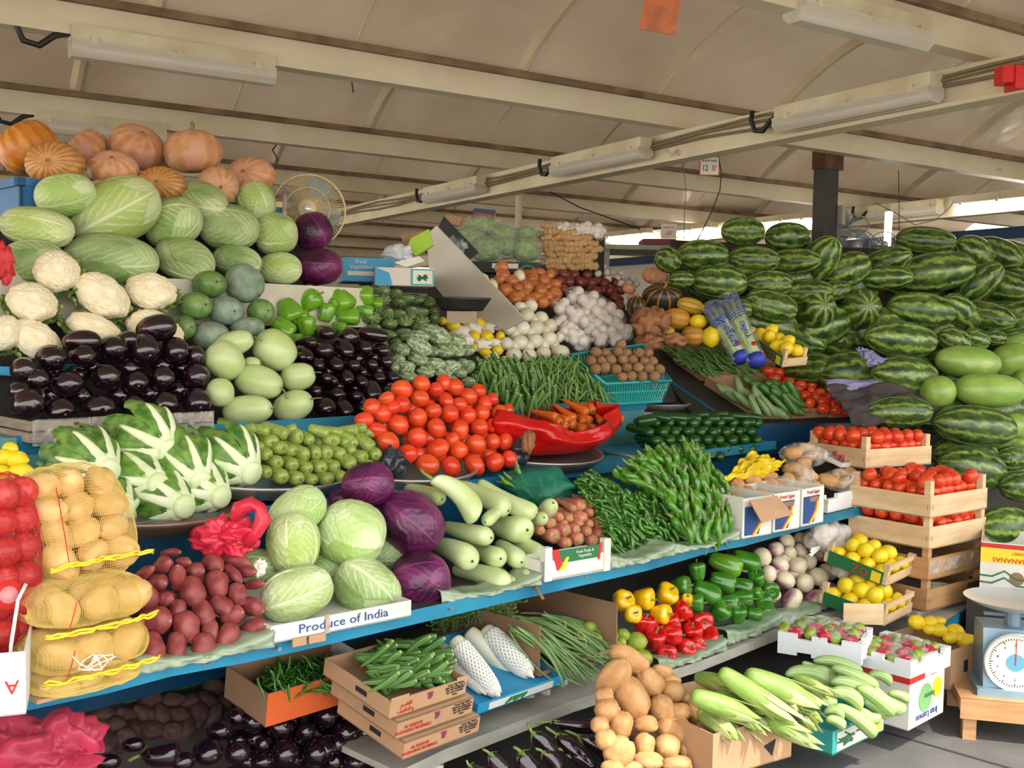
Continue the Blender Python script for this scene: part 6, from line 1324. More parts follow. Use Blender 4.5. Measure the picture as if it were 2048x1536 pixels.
# daikon
PDa = HP(2.22, .455, 22)
e, w_, M = carton('carton', 'light blue printed carton under the daikon radishes', (953, 1423), (1128, 1375), .4, .035, ltblC, v=2.2, tilt=12)
patch(e, [(.05, .005), (w_ * .85, .005), (w_ * .85, .028), (.05, .028)], whiteC)
for k in range(7): part('printed_leaf', MB().tube([(w_ * .3 + .012 * k, -.003, .008 + .003 * (k % 3)), (w_ * .36 + .012 * k, -.003, .024)], .003, 5), greenC, e)
sheet((955, 1452), (1120, 1398), 2.19, .01, 'green plastic strip under the blue daikon carton')
dk = (((900, 780, 1180, 1140, 118), 'daikon in a foam net, second from the okra carton', 1), ((980, 740, 1320, 1040, 125), 'bare daikon lying on top of the netted ones', 0), ((1080, 730, 1370, 1010, 135), 'netted daikon beside the bare top one', 1),
      ((830, 830, 1090, 1110, 90), 'slim netted daikon next to the okra carton', 1), ((1320, 860, 1460, 1040, 100), 'netted daikon pointing at the big brown carton', 1), ((1200, 1030, 1370, 1120, 105), 'short daikon with a net over its shoulder in front', 2),
      ((1330, 1040, 1460, 1110, 85), 'short bare daikon at the front edge', 0), ((1430, 980, 1560, 1050, 80), 'small netted daikon at the outer edge of the blue carton', 1), ((1150, 1110, 1290, 1135, 60), 'daikon lying lowest in the blue carton', 0))
fnM = mat('white_foam_net', (238, 236, 228), rough=.8, vary=0)
def netsleeve(x0, x1, k):
    mb = MB(); pr = keys((-.5, .25), (-.46, .42), (-.1, .5), (.2, .45), (.36, .3), (.46, .08), (.5, .02)); nn = 17
    for s in (1, -1):
        for q in range(nn):
            mb.tube([(x0 + (x1 - x0) * t, (max(pr(x0 + (x1 - x0) * t), .2) + .035) * math.cos(2 * PI * q / nn + s * t * 3.2), (max(pr(x0 + (x1 - x0) * t), .2) + .035) * math.sin(2 * PI * q / nn + s * t * 3.2)) for t in [i / 14 for i in range(15)]], .026, 4, cap=False)
    return mb
nets = {1: netsleeve(-.36, .4, 0).mesh('foam_net', fnM), 2: netsleeve(-.48, .05, 0).mesh('foam_net', fnM)}
for (x1, y1, x2, y2, w_), lb, nk in dk:
    o = seg(daikon, ZF, x1, y1, x2, y2, w_, PDa, L=.27, label=lb, cat='daikon', group='daikon radishes', dt=.1 if y2 > 1035 and x2 > 1190 else -.07 if 'bare daikon lying' in lb else 0)
    if nk:
        c = new('foam_net', nets[nk], o); c['label'] = 'white foam net'
dlM = mat('daikon_greens', (72, 104, 40), (110, 140, 60), rough=.6, vary=.1)
def fern(sd):
    rr = random.Random(sd); mb = MB()
    for s in range(4):
        x, y = rr.uniform(-.02, .02), rr.uniform(-.02, .02); pts = []
        for i in range(10): pts.append(Vector((x + i * .008 * rr.uniform(-1, 1), y + i * .004, .012 * i)))
        mb.tube(pts, .0022, 4)
        for p in pts[3:]:
            for sg in (-1, 1):
                l = rr.uniform(.008, .018); d = Vector((sg * l, rr.uniform(-.005, .005), l * .4)); mb.add([p, p + d + Vector((0, 0, .005)), p + d * 1.2, p + d - Vector((0, 0, .005))], [(0, 1, 2, 3)])
    return mb.mesh('daikon_greens', dlM, False)
for i, (x, y) in enumerate(((820, 760), (870, 740), (960, 680), (1000, 660), (1080, 650), (1170, 680), (900, 690), (1200, 700), (830, 700))):
    px, py = ZF(x, y); o = new('daikon_greens', fern(i)); o.location = CAM + ray(px, py + 12) * 3.62; tag(o, 'cut green tops sprouting behind the daikon radishes', 'greens', 'daikon greens')
# big empty carton with long beans
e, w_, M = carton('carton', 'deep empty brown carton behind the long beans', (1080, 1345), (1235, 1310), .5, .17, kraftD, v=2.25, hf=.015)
PLb = HP(2.22, .43, 38)
for i in range(90):
    f = R.uniform(-1, 1); a = (1230 + R.uniform(-10, 60), 690 + f * 45 + R.uniform(-15, 15)); b = (1700 + R.uniform(-160, 120), 900 + f * 130 + R.uniform(-40, 100))
    seg(R.choice(long_bean), ZF, a[0], a[1], b[0], b[1], R.uniform(13, 17), PLb, label='long green yard bean in the banded bundles', cat='long bean', group='yard long beans', dt=R.uniform(-.06, .03), spin=R.uniform(-.6, .6))
for i in range(40):
    a = (1420 + R.uniform(-15, 40), 660 + R.uniform(-30, 40)); b = (1780 + R.uniform(-60, 60), 850 + R.uniform(-70, 60))
    seg(R.choice(long_bean), ZF, a[0], a[1], b[0], b[1], R.uniform(12, 16), PLb, label='long green yard bean in the banded bundles', cat='long bean', group='yard long beans', dt=R.uniform(.0, .06), spin=R.uniform(-.6, .6))
for x, y, r_ in ((1325, 740, .026), (1500, 690, .02), (1600, 800, .04)):
    c = PLb.at(*ZF(x, y)) - V * .03; o = new('rubber_band', MB().tube([c + (Z * math.cos(q) + V * math.sin(q) * .7) * r_ for q in [k * PI / 8 for k in range(17)]], .0015, 5).mesh('rubber_band', mat('tan_rubber_band', (200, 170, 90), vary=0))); tag(o, 'thin tan rubber band around the long beans', 'rubber band', 'rubber bands of the beans')
# limes
PLi = HP(2.25, .42, 45)
heap(lime, ZF, PLi, [(1690, 712, 92, 72, 10), (1725, 782, 98, 82, -20), (1812, 712, 88, 72, 0), (1815, 768, 94, 84, 0), (1885, 757, 94, 76, 0), (1968, 796, 126, 112, 0), (1840, 826, 116, 78, 0), (2012, 890, 112, 92, -30), (1772, 722, 50, 60, 0), (1930, 856, 66, 44, 0), (1880, 800, 60, 60, 0), (1735, 835, 70, 50, 0), (1800, 860, 70, 50, 0)],
     'green and yellow lime behind the potatoes', 'lime', 'limes', '+bean')
# peppers
PPe = HP(2.27, .43, 48)
pax = lambda: (V * R.uniform(-1, .1) + U * R.uniform(-.6, .6) + Z * R.uniform(.0, .9))
for s, nm, lst in ((pepY, 'yellow', [(105, 465, 122, 112), (210, 450, 108, 118), (320, 432, 118, 124), (150, 525, 98, 98), (293, 525, 112, 108), (420, 462, 60, 50)]),
                   (pepR, 'red', [(392, 515, 112, 124), (215, 578, 116, 84), (265, 645, 114, 122), (345, 625, 118, 104), (450, 615, 108, 98), (490, 562, 112, 104), (410, 695, 102, 98), (325, 712, 108, 90), (530, 642, 102, 118), (340, 570, 90, 80), (460, 680, 90, 80)])):
    heap(s, ZI, PPe, lst, f'glossy {nm} bell pepper', 'bell pepper', f'{nm} bell peppers', '+lime', axis=pax, L=.085, cen=True)
heap(pepR, ZI, PPe, [(250, 600, 100, 90), (340, 660, 100, 90), (430, 640, 100, 90), (480, 610, 90, 80), (300, 700, 90, 80), (400, 560, 90, 80)], 'red bell pepper mostly hidden under the others', 'bell pepper', 'inner red peppers', rows=False, axis=pax, L=.08, cen=True, dt=.08)
for i, (x, y, w_, h_, r_) in enumerate(((470, 318, 92, 92, None), (605, 282, 178, 112, -22), (700, 270, 156, 108, -25), (390, 390, 112, 108, None), (512, 420, 156, 108, -30), (592, 368, 138, 104, -20), (685, 388, 112, 82, -20), (762, 357, 88, 82, None), (820, 405, 92, 86, None), (682, 447, 122, 82, 0), (745, 432, 82, 72, None), (580, 510, 108, 108, None), (665, 525, 94, 92, None), (742, 525, 84, 74, -20), (792, 472, 102, 82, None), (812, 505, 70, 60, 0), (455, 470, 100, 90, 0), (620, 470, 110, 90, 0))):
    pl = HP(2.29, .45, 48); lb = ['light green bell pepper standing alone above the red peppers', 'large light green bell pepper lying on top of the green heap', 'green bell pepper with a deep groove on top near the turnips'][i] if i < 3 else rowlabels([(x, y, w_, h_)], 'dark green bell pepper', '+x')[0] * 0 + 'dark green bell pepper in the big heap beside the turnips'
    if r_ is None: put(pepG[i % 3], ZI, x, y, w_, h_, None, pl, axis=pax(), L=.085, cen=True, label=lb, cat='bell pepper', group='green bell peppers')
    else: put(pepG[i % 3] if i != 1 else pepL[0], ZI, x, y, w_, h_, r_, pl, label=lb, cat='bell pepper', group='green bell peppers')
# turnips
PTn = HP(2.3, .43, 50)
tn = [(900, 175, 84, 66), (970, 165, 76, 52), (780, 250, 98, 98), (848, 210, 74, 68), (915, 230, 70, 64), (965, 215, 62, 62), (868, 285, 92, 84), (955, 290, 94, 88), (1010, 270, 74, 72), (815, 330, 74, 74), (895, 360, 98, 88), (990, 375, 102, 92), (1055, 345, 102, 92), (1100, 320, 92, 92),
      (925, 455, 124, 98), (1035, 455, 118, 94), (1110, 415, 108, 98), (1060, 237, 64, 62), (840, 430, 60, 60)]
heap(turnip, ZI, PTn, tn, 'cream turnip with a purple shoulder', 'turnip', 'turnips', '+green pepper', axis=lambda: Vector((R.uniform(-1, 1), R.uniform(-.6, .8), R.uniform(-1, .6))), L=.078, cen=True)
heap(turnip, ZI, PTn, hexfill([(800, 260), (950, 200), (1100, 300), (1100, 430), (880, 440)], 90, 80, 90, 84), 'turnip mostly hidden inside the turnip heap', 'turnip', 'inner turnips', rows=False, axis=lambda: Z, L=.07, dt=.07, cen=True)
PGb = HP(2.18, .48, 50)
garlic_bag(ZI, PGb, 1055, 150, 1140, 140, 150, 4, 'big white net bag of garlic, topmost beside the lemon crate', 'big garlic bags')
garlic_bag(ZI, PGb, 1150, 225, 1220, 232, 125, 4, 'big white net bag of garlic in the middle beside the lemon crate', 'big garlic bags')
garlic_bag(ZI, PGb, 1165, 310, 1230, 345, 100, 4, 'white net bag of garlic with a twisted tail pointing down', 'big garlic bags')
o = new('bag_tail', MB().grid(8, 6, lambda i, j: PGb.at(*ZI(1250 + 60 * i, 350 + 30 * i + (j - .5) * (10 + 36 * i))) - V * (.02 - .01 * math.sin(j * 20))).mesh('bag_tail', fnM)); tag(o, 'twisted white tail of the lowest garlic bag', 'bag'); solid(o, .002)
o = new('bag_tail', MB().grid(8, 6, lambda i, j: PGb.at(*ZI(1000 + 50 * i - 10 * j, 225 - 30 * i + (j - .5) * (50 - 40 * i))) - V * (.02 - .01 * math.sin(j * 20))).mesh('bag_tail', fnM)); tag(o, 'white net tail lying over the upper turnips', 'bag'); solid(o, .002)
# lemon crates
def lemcrate(label, corner, t_, yaw, lx, ly, tilt, roll, zz=ZI):
    p = CAM + ray(*zz(*corner)) * t_; e, M = wcrate(label, p, yaw, lx, ly, .10, .045, .022, tilt=tilt, roll=roll)
    part('top_rail', MB().box(0, lx, -.001, .006, .075, .1), woodL, e)
    Mf = T(0, 0, 0) @ Matrix(((0, 1, 0, 0), (-1, 0, 0, 0), (0, 0, 1, 0), (0, 0, 0, 1)))
    g = part('green_label', MB().box(-.003, -.0005, .02, ly - .02, .0, .06), greenC, e); part('yellow_patch', MB().box(-.004, -.003, .03, .075, .004, .05), yelC, e)
    Mt = Matrix(((0, -1, 0, -.004), (-1, 0, 0, .13), (0, 0, 1, .03), (0, 0, 0, 1))); Mt = Matrix.Translation((-.004, .13, .03)) @ Matrix.Rotation(rad(-90), 4, 'Z')
    txt(e, 'ÖZ', Mt, .055, redC, flip=True); return M
ML1 = lemcrate('small lemon crate with a green label between garlic and the tomato crates', (1380, 393), 4.62, 45, .26, .31, 12, -4)
def cratelem(M, lx, ly, label, group, lay=2):
    k = 0
    for l in range(lay):
        nx_, ny_ = 3 - (l > 0), 4 - (l > 0)
        for i in range(nx_):
            for j in range(ny_):
                x = .045 + l * .03 + i * (lx - .09) / 2 + R.uniform(-.006, .006); y = .05 + l * .035 + j * (ly - .1) / 3 + R.uniform(-.006, .006)
                a, b, c = basis(Vector((R.uniform(-1, 1), R.uniform(-1, 1), R.uniform(-.5, .5))), Z); s_ = R.uniform(.066, .074)
                clone(lemon, frame(M @ Vector((x, y, .045 + l * .05)), a, b, c, (s_ * 1.12, s_, s_)), label + f', {["lower", "upper"][l]} layer, {ORD[i]} file, {ORD[j]} from the near end', 'lemon', group)
cratelem(ML1, .26, .31, 'lemon in the garlic-side crate', 'lemons of the upper lemon crate')
ML2 = lemcrate('lower lemon crate with a green label behind the foam fruit trays', (1368, 585), 4.5, 45, .27, .31, 8, -3)
cratelem(ML2, .27, .31, 'lemon in the lower lemon crate', 'lemons of the lower lemon crate')

M, w_ = bframe(ZI(1175, 560), ZI(1368, 590), pl=CP(*ZI(1270, 560), 4.45, 90, 0)); o = new('crate_board', MB().box(0, w_, 0, .008, 0, .09).mesh('crate_board', woodL, False)); o.matrix_world = M; tag(o, 'loose pale wooden board in front of the lower lemons', 'board')
# tomato crates
def world(px, py, t_): return CAM + ray(px, py) * t_
C0 = world(1853, 1224, 4.72); YA = 38
tape = mat('cream_masking_tape', (214, 216, 180), rough=.6, vary=0)
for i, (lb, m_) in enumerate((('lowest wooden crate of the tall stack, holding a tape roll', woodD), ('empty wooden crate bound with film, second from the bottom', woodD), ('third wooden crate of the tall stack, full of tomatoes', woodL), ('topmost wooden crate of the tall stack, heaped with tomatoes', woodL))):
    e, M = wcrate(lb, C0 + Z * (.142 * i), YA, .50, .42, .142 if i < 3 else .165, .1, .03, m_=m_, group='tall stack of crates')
    if i == 1: part('stretch_film', MB().grid(30, 6, lambda a, b: Vector((.5 * a, -.004 + .003 * n3(a * 20, b, 0), .03 + .06 * b))), film('binding_film', (236, 232, 224), .15, .2, .7, 20), e, True)
e = new('tape_roll', MB().grid(4, 36, lambda i, j: Vector(((.055, .055, .035, .035, .055)[round(i * 4)] * math.cos(2 * PI * j), (.055, .055, .035, .035, .055)[round(i * 4)] * math.sin(2 * PI * j), (0, .05, .05, 0, 0)[round(i * 4)]))).mesh('tape_roll', tape, False)); e.location = C0 + Vector((.12, .19, .035)); tag(e, 'cream roll of tape inside the lowest crate', 'tape roll')
for i, (lb, dx, dz) in enumerate((('grey paper sheets lying in the lowest crate', .2, .012), ('grey paper sheets lying in the empty bound crate', .2, .16))):
    e = new('paper_sheets', MB().box(.02, .45, .03, .36, 0, .012).mesh('paper_sheets', mat('grey_paper', (176, 178, 182), vary=0), False)); e.matrix_world = Matrix.Translation(C0 + Z * dz) @ Matrix.Rotation(rad(YA + 3), 4, 'Z'); tag(e, lb, 'papers')
xv, yv = Vector((math.cos(rad(YA)), math.sin(rad(YA)), 0)), Vector((-math.sin(rad(YA)), math.cos(rad(YA)), 0))
def cratetom(P0, lx, ly, z0, n, label, group, seed, rise=.05):
    rr = random.Random(seed); pts = []
    for lay in range(3):
        st = .064 if lay < 2 else .075; x = .045 + (lay % 2) * .02
        while x < lx - .03:
            y = .045 + (lay % 2) * .02
            while y < ly - .03:
                if lay < 2 or rr.random() < .75: pts.append((x + rr.uniform(-.008, .008), y + rr.uniform(-.008, .008), z0 + lay * rise))
                y += st
            x += st
    for x, y, zz in pts[-n:]:
        s_ = rr.uniform(.064, .078); a = Vector((rr.uniform(-1, 1), rr.uniform(-1, 1), rr.uniform(-1, 1))); a, b, c = basis(a, Z)
        clone(tomato[rr.randrange(3)], frame(P0[0] + P0[1] * x + P0[2] * y + Z * zz, a, b, c, (s_ * .9, s_, s_)), label, 'tomato', group)
cratetom((C0 + Z * .426, xv, yv), .5, .42, .055, 95, 'tomato heaped in the topmost crate of the tall stack', 'tomatoes of the topmost crate', 1)
cratetom((C0 + Z * .284, xv, yv), .5, .42, .055, 60, 'tomato in the third crate of the tall stack', 'tomatoes of the third crate', 2, .04)
C1 = world(1731, 938, 5.1)
wcrate('single wooden crate of tomatoes behind the cling-wrapped potatoes', C1, 30, .48, .38, .155, .095, .03)
x1, y1 = Vector((math.cos(rad(30)), math.sin(rad(30)), 0)), Vector((-math.sin(rad(30)), math.cos(rad(30)), 0))
cratetom((C1, x1, y1), .48, .38, .05, 85, 'tomato in the single crate behind the wrapped potatoes', 'tomatoes of the single crate', 3, .048)
for k, (p, zz) in enumerate(((C1, C1.z), (C0, C0.z))):
    e = new('support_table', MB().box(-.02, .55, .0, .5, -zz + .0, -.004).mesh('support_table', darkS if k == 0 else greyS, False)); e.matrix_world = Matrix.Translation(p + Z * 0) @ Matrix.Rotation(rad(30 if k == 0 else YA), 4, 'Z') @ (T(.02, .05, 0) if k == 0 else T(0, .03, 0)); tag(e, ['dark box block carrying the single tomato crate', 'low grey block under the tall crate stack'][k], 'block')
# blue bench edge beside the crate stack
e = empty('bench', 'low bench with a blue metal edge carrying the tall crate stack', 'bench'); A, B = world(1880, 1235, 4.6), world(1985, 1190, 5.2); B.z = A.z = .34; d_ = (B - A)
part('blue_edge', MB().add([A, B, B - Z * .05, A - Z * .05], [(0, 1, 2, 3)]), blueS, e); solid(e.children[-1], .01)
part('top', MB().add([A, B, B + Vector((-.3, .4, 0)), A + Vector((-.3, .4, 0))], [(0, 1, 2, 3)]), greyS, e); solid(e.children[-1], .01)
for q in (A + d_ * .25, A + d_ * .9): part('leg', MB().tube([Vector((q.x, q.y, 0)), Vector((q.x, q.y, .3))], .02, 10), mat('white_pipe', (206, 204, 196)), e, True)
# foam trays of limes and red paper
PF = CP(1700, 1290, 4.1, 15, -10)
Ma, wa = bframe((1588, 1300), (1722, 1338), z=.36); fo = []
for lb, A, B, zz, dd in (('white foam fruit tray nearer the turnips', (1592, 1296), (1722, 1330), .40, .30), ('white foam fruit tray on the lemon carton', (1722, 1338), (1815, 1366), .33, .36)):
    pass
def foamat(label, p, yaw, lx, ly, h):
    a = rad(yaw); x = Vector((math.cos(a), math.sin(a), 0)); y = Vector((-math.sin(a), math.cos(a), 0)); M = Matrix((x, y, Z)).transposed().to_4x4(); M.translation = p
    e = empty('foam_tray', label, 'foam tray', M); t = .018; mb = MB().box(t, lx - t, t, ly - t, .01, .02)
    for q in range(6):
        for (y0, y1) in ((0, t), (ly - t, ly)): mb.box(lx * q / 6, lx * (q + 1) / 6, y0, y1, .014 if q % 2 else 0, h - (.02 if q in (1, 4) else 0))
    for q in range(5):
        for (x0, x1_) in ((0, t), (lx - t, lx)): mb.box(x0, x1_, t + (ly - 2 * t) * q / 5, t + (ly - 2 * t) * (q + 1) / 5, .014 if q % 2 else 0, h - (.02 if q in (1, 3) else 0))
    part('foam_walls', mb, styM, e); return M
F1 = foamat('white foam fruit tray nearer the turnips', world(1722, 1332, 4.0), 62, .26, .32, .085); F2 = foamat('white foam fruit tray on top of the lemon carton', world(1820, 1374, 3.98), 42, .33, .28, .095)
rpM = mat('crimson_paper', (206, 40, 62), (180, 28, 48), rough=.7, vary=.1)
for k, (M, lx, ly) in enumerate(((F1, .26, .32), (F2, .33, .28))):
    for i in range(26):
        x, y = .045 + (i % 5) * (lx - .09) / 4 + R.uniform(-.01, .01), .045 + (i // 5) * (ly - .09) / 4.3 + R.uniform(-.01, .01); p = M @ Vector((x, y, .07 + R.uniform(0, .022)))
        if i % 5 in ((i // 5) % 2, 3 - (i // 5) % 2):
            o = new('red_paper', crumple(.055, .055, .04, i, 12, .7, 2).mesh('red_paper', rpM)); o.location = p; tag(o, 'crumpled crimson paper between the limes of the foam tray ' + ['nearer the turnips', 'on the lemon carton'][k], 'paper', 'crimson papers %d' % k)
        else:
            a, b, c = basis(Vector((R.uniform(-1, 1), R.uniform(-1, 1), R.uniform(0, 1))), Z); clone(lime, M.__class__(frame(p, a, b, c, (.056, .05, .05))), 'green lime wrapped in the foam tray ' + ['nearer the turnips', 'on the lemon carton'][k], 'lime', 'limes of foam tray %d' % k)
    for q in range(2):
        o = new('cling_film', MB().grid(24, 20, lambda i, j: M @ Vector((.02 + (lx - .04) * (q + i) / 2, .02 + (ly - .04) * j, .085 + .035 * math.sin(PI * i) ** .5 * math.sin(PI * j) ** .5 + .01 * n3(i * 8, j * 8, q + k)))).mesh('cling_film', bagC)); tag(o, 'clear cling film over the limes of the foam tray ' + ['nearer the turnips', 'on the lemon carton'][k], 'film', 'cling films %d' % k)
# loose lemons and their carton
PLl = CP(1870, 1270, 4.5, 35, -10)
heap(lemon, ZI, PLl, [(1530, 565, 82, 74), (1595, 565, 74, 64), (1635, 602, 84, 66), (1715, 607, 84, 72), (1775, 660, 92, 82), (1642, 558, 60, 44), (1745, 640, 70, 60), (1590, 600, 60, 50), (1690, 640, 70, 60)], 'loose lemon behind the second foam tray', 'lemon', 'loose lemons near the scale', '+crate')
M, w_ = bframe((1900, 1382), (1956, 1362), z=.14); e = empty('carton', 'brown carton under the loose lemons beside the scale', 'carton', M); part('box_body', openbox(.22, .3, .17), kraft, e); part('hand_hole', MB().box(.1, .13, -.002, 0, .06, .11), blackI, e)
# lemon carton with print
M, w_ = bframe((1816, 1462), (1898, 1418), z=.1); w_ = .3
e = empty('carton', 'white printed lemon carton with a red rim under the foam tray', 'carton', M); part('box_body', openbox(w_, .3, .2), whiteC, e); part('lid', MB().box(0, w_, 0, .3, .19, .2), whiteC, e)
patch(e, [(0, .178), (w_, .178), (w_, .2), (0, .2)], redC); part('side_band', MB().box(-.002, 0, 0, .3, .178, .2), redC, e)
txt(e, 'Iran Lemon', T(w_ * .5, -.002, .03), .04, inkBl, flip=True); part('printed_lemon', MB().tube([(w_ * .45, -.003, .1), (w_ * .45, 0, .1)], .055, 24), mat('print_green', (120, 176, 110), vary=0), e)
part('printed_lemon', MB().tube([(w_ * .78, -.003, .12), (w_ * .78, 0, .12)], .04, 24), yelC, e); txt(e, 'lemon', T(w_ * .55, -.004, .105), .035, greenC, flip=True)
Mt = Matrix.Translation((-.003, .15, .04)) @ Matrix.Rotation(rad(-90), 4, 'Z'); txt(e, 'Fresh', Mt, .05, inkBl, flip=True)
# green bean carton with snake cucumbers
M, w_ = bframe((1664, 1512), (1786, 1452), z=.14); w_ = .36
e = empty('carton', 'teal carton with a green bean picture under the snake cucumbers', 'carton', M); part('box_body', openbox(w_, .5, .085, .006), tealC, e)
patch(e, [(.03, .006), (w_ - .01, .006), (w_ - .01, .074), (.03, .074)], whiteC)
for k in range(14): a = R.uniform(-.6, .9); c = (.09 + R.uniform(-.03, .03), .04 + R.uniform(-.015, .015)); part('printed_bean', MB().tube([(c[0] - .03 * math.cos(a), -.003, c[1] - .02 * math.sin(a)), (c[0] + .03 * math.cos(a), -.003, c[1] + .02 * math.sin(a))], .003, 5), greenC, e)
patch(e, [(w_ - .09, .012), (w_ - .02, .012), (w_ - .02, .07), (w_ - .09, .07)], yelC, y=-.002); txt(e, 'SHABNAM', T(w_ - .055, -.003, .055), .014, inkBl, flip=True); txt(e, 'Fresh Beans', T(w_ * .52, -.003, .05), .014, greenC, flip=True)
PSn = CP(*ZI(1230, 920), 3.75, 32, -18)
for i, (x1, y1, x2, y2, w_) in enumerate(((895, 812, 1120, 868, 78), (975, 760, 1160, 802, 62), (1030, 748, 1270, 812, 62), (1120, 780, 1345, 885, 68), (1100, 812, 1255, 892, 74), (1115, 845, 1345, 985, 88), (1240, 875, 1425, 1005, 78), (1320, 875, 1475, 995, 72), (1290, 822, 1410, 858, 54), (1390, 908, 1495, 938, 50), (985, 860, 1155, 905, 62), (1100, 905, 1265, 982, 78),
    (1130, 965, 1335, 1112, 74), (1230, 990, 1360, 1025, 62), (1080, 1000, 1180, 1020, 56), (1090, 1030, 1185, 1070, 54), (1330, 975, 1400, 1015, 54), (1215, 1000, 1315, 1050, 54), (1000, 800, 1110, 820, 56), (1060, 900, 1140, 960, 60), (1180, 830, 1300, 900, 60), (1270, 940, 1380, 1010, 60))):
    seg(snake_cucumber[i % 3] if i > 0 else snake_cucumber[2], ZI, x1, y1, x2, y2, w_, PSn, label='pale green snake cucumber above the teal carton', cat='snake cucumber', group='snake cucumbers', dt=-.02 * (i % 4), spin=R.uniform(-.5, .9))
# corn
e, w_, M = carton('carton', 'tall brown carton full of corn ears', (1424, 1560), (1628, 1500), .36, .0, kraft, z=.3)
bpy.data.objects.remove(e.children[0]); w_ = .33; part('box_body', openbox(w_, .38, .135), kraft, e); part('hand_hole', MB().tube([(w_ * .72, -.002, .05), (w_ * .72, .001, .05)], .03, 3), blackI, e)
PCo = CP(*ZI(760, 960), 3.15, 35, -12)
for i, ((x1, y1, x2, y2, w_), lb) in enumerate((((580, 800, 955, 1062, 112), 'long corn ear lying diagonally across the whole heap'), ((700, 820, 1070, 968, 135), 'widest pale corn ear near the snake cucumbers'), ((440, 920, 770, 1028, 115), 'corn ear above the carton at its potato side'), ((490, 990, 665, 1130, 125), 'corn ear at the carton corner beside the potatoes'),
    ((640, 890, 790, 1008, 95), 'short corn ear between two crossing ears'), ((840, 900, 955, 1006, 85), 'small pale corn ear under the widest one'), ((920, 950, 1075, 1045, 95), 'corn ear with a torn tip touching the teal carton'), ((790, 1030, 1045, 1148, 105), 'lowest corn ear reaching over the carton front'),
    ((630, 1030, 775, 1085, 85), 'corn ear low in the middle of the carton'), ((910, 1000, 1045, 1088, 85), 'narrow corn ear above the lowest one'), ((470, 830, 640, 870, 90), 'shaded corn ear at the back near the red peppers'), ((940, 840, 1125, 915, 80), 'pale corn husk pointing at the snake cucumbers'), ((560, 900, 800, 1100, 110), 'corn ear buried under the diagonal one'), ((760, 880, 900, 1100, 100), 'corn ear buried in the centre of the carton'))):
    seg(corn[i % 3], ZI, x1, y1, x2, y2, w_ * .9, PCo, L=.2, label=lb, cat='corn', group='corn ears', dt=.05 if 'buried' in lb else -.015 * (i % 3))
# potatoes, front heap
PPt = HP(1.8, .42, 50)
pz = [(60, 832, 215, 130, 52), (140, 742, 205, 112, -30), (152, 930, 205, 165, -58), (240, 852, 150, 120, -55), (350, 900, 120, 110, 0), (300, 985, 145, 122, -65), (35, 987, 120, 112, 20), (100, 1062, 136, 116, 70), (220, 1057, 118, 84, 0), (380, 1000, 112, 92, -10), (465, 1002, 136, 112, -50), (360, 1082, 180, 122, -18),
      (90, 1192, 155, 140, 45), (215, 1157, 112, 102, 70), (325, 1167, 124, 118, 0), (430, 1180, 102, 86, 0), (505, 1120, 146, 112, -58), (230, 1237, 146, 94, 0), (370, 1247, 146, 84, 0), (490, 1237, 112, 96, 20), (300, 802, 104, 66, -10), (30, 1130, 104, 94, 0), (0, 1060, 90, 84, 0), (545, 1222, 52, 44, 60), (345, 857, 94, 84, 0), (412, 930, 66, 60, 0), (440, 1092, 72, 64, 0), (150, 1270, 120, 70, 0), (20, 920, 90, 80, 0), (60, 1270, 110, 80, 0)]
lb = rowlabels(pz, 'brown potato of the big front heap', '+eggplant')
for it, l in zip(pz, lb): put(potato[R.randrange(3)], ZI, *it, PPt, label=l, cat='potato', group='potatoes of the big front heap')
heap(potato, ZI, PPt, hexfill([(20, 900), (150, 800), (330, 850), (480, 1000), (520, 1180), (400, 1250), (60, 1250), (-20, 1080)], 110, 95, 120, 110), 'potato mostly hidden inside the big front heap', 'potato', 'inner potatoes of the front heap', rows=False, dt=.09)
o = new('basket', MB().grid(4, 30, lambda i, j: Vector(((.16 + .06 * i) * math.cos(2 * PI * j), (.16 + .06 * i) * math.sin(2 * PI * j), -.3 + .3 * i))).mesh('basket', darkS)); o.location = PPt.at(1290, 1560) + V * .14; solid(o, .01); tag(o, 'dark basket under the big potato heap', 'basket')
# long eggplants
PLe = HP(1.95, .30, 35)
for (x1, y1, x2, y2, w_), l in (((1465, 1265, 1765, 1295, 80), 'long eggplant lying level on top beside the potatoes'), ((1630, 1350, 1860, 1515, 95), 'long eggplant pointing down beside the potatoes'), ((1500, 1340, 1700, 1520, 105), 'long eggplant in the middle of the floor group'), ((1360, 1330, 1490, 1470, 105), 'long eggplant with a purple sheen at the group edge'),
    ((1290, 1440, 1370, 1560, 125), 'fat eggplant with its green calyx up'), ((1110, 1450, 1210, 1560, 95), 'eggplant lying nearest the white pipe leg'), ((1560, 1440, 1720, 1560, 90), 'eggplant underneath the pointed ones'), ((1420, 1440, 1520, 1560, 90), 'short eggplant at the bottom between two long ones'), ((990, 1520, 1080, 1570, 80), 'eggplant lowest near the white pipe leg')):
    seg(long_eggplant[R.randrange(2)], ZF, x1, y1, x2, y2, w_, PLe, label=l, cat='eggplant', group='long eggplants')
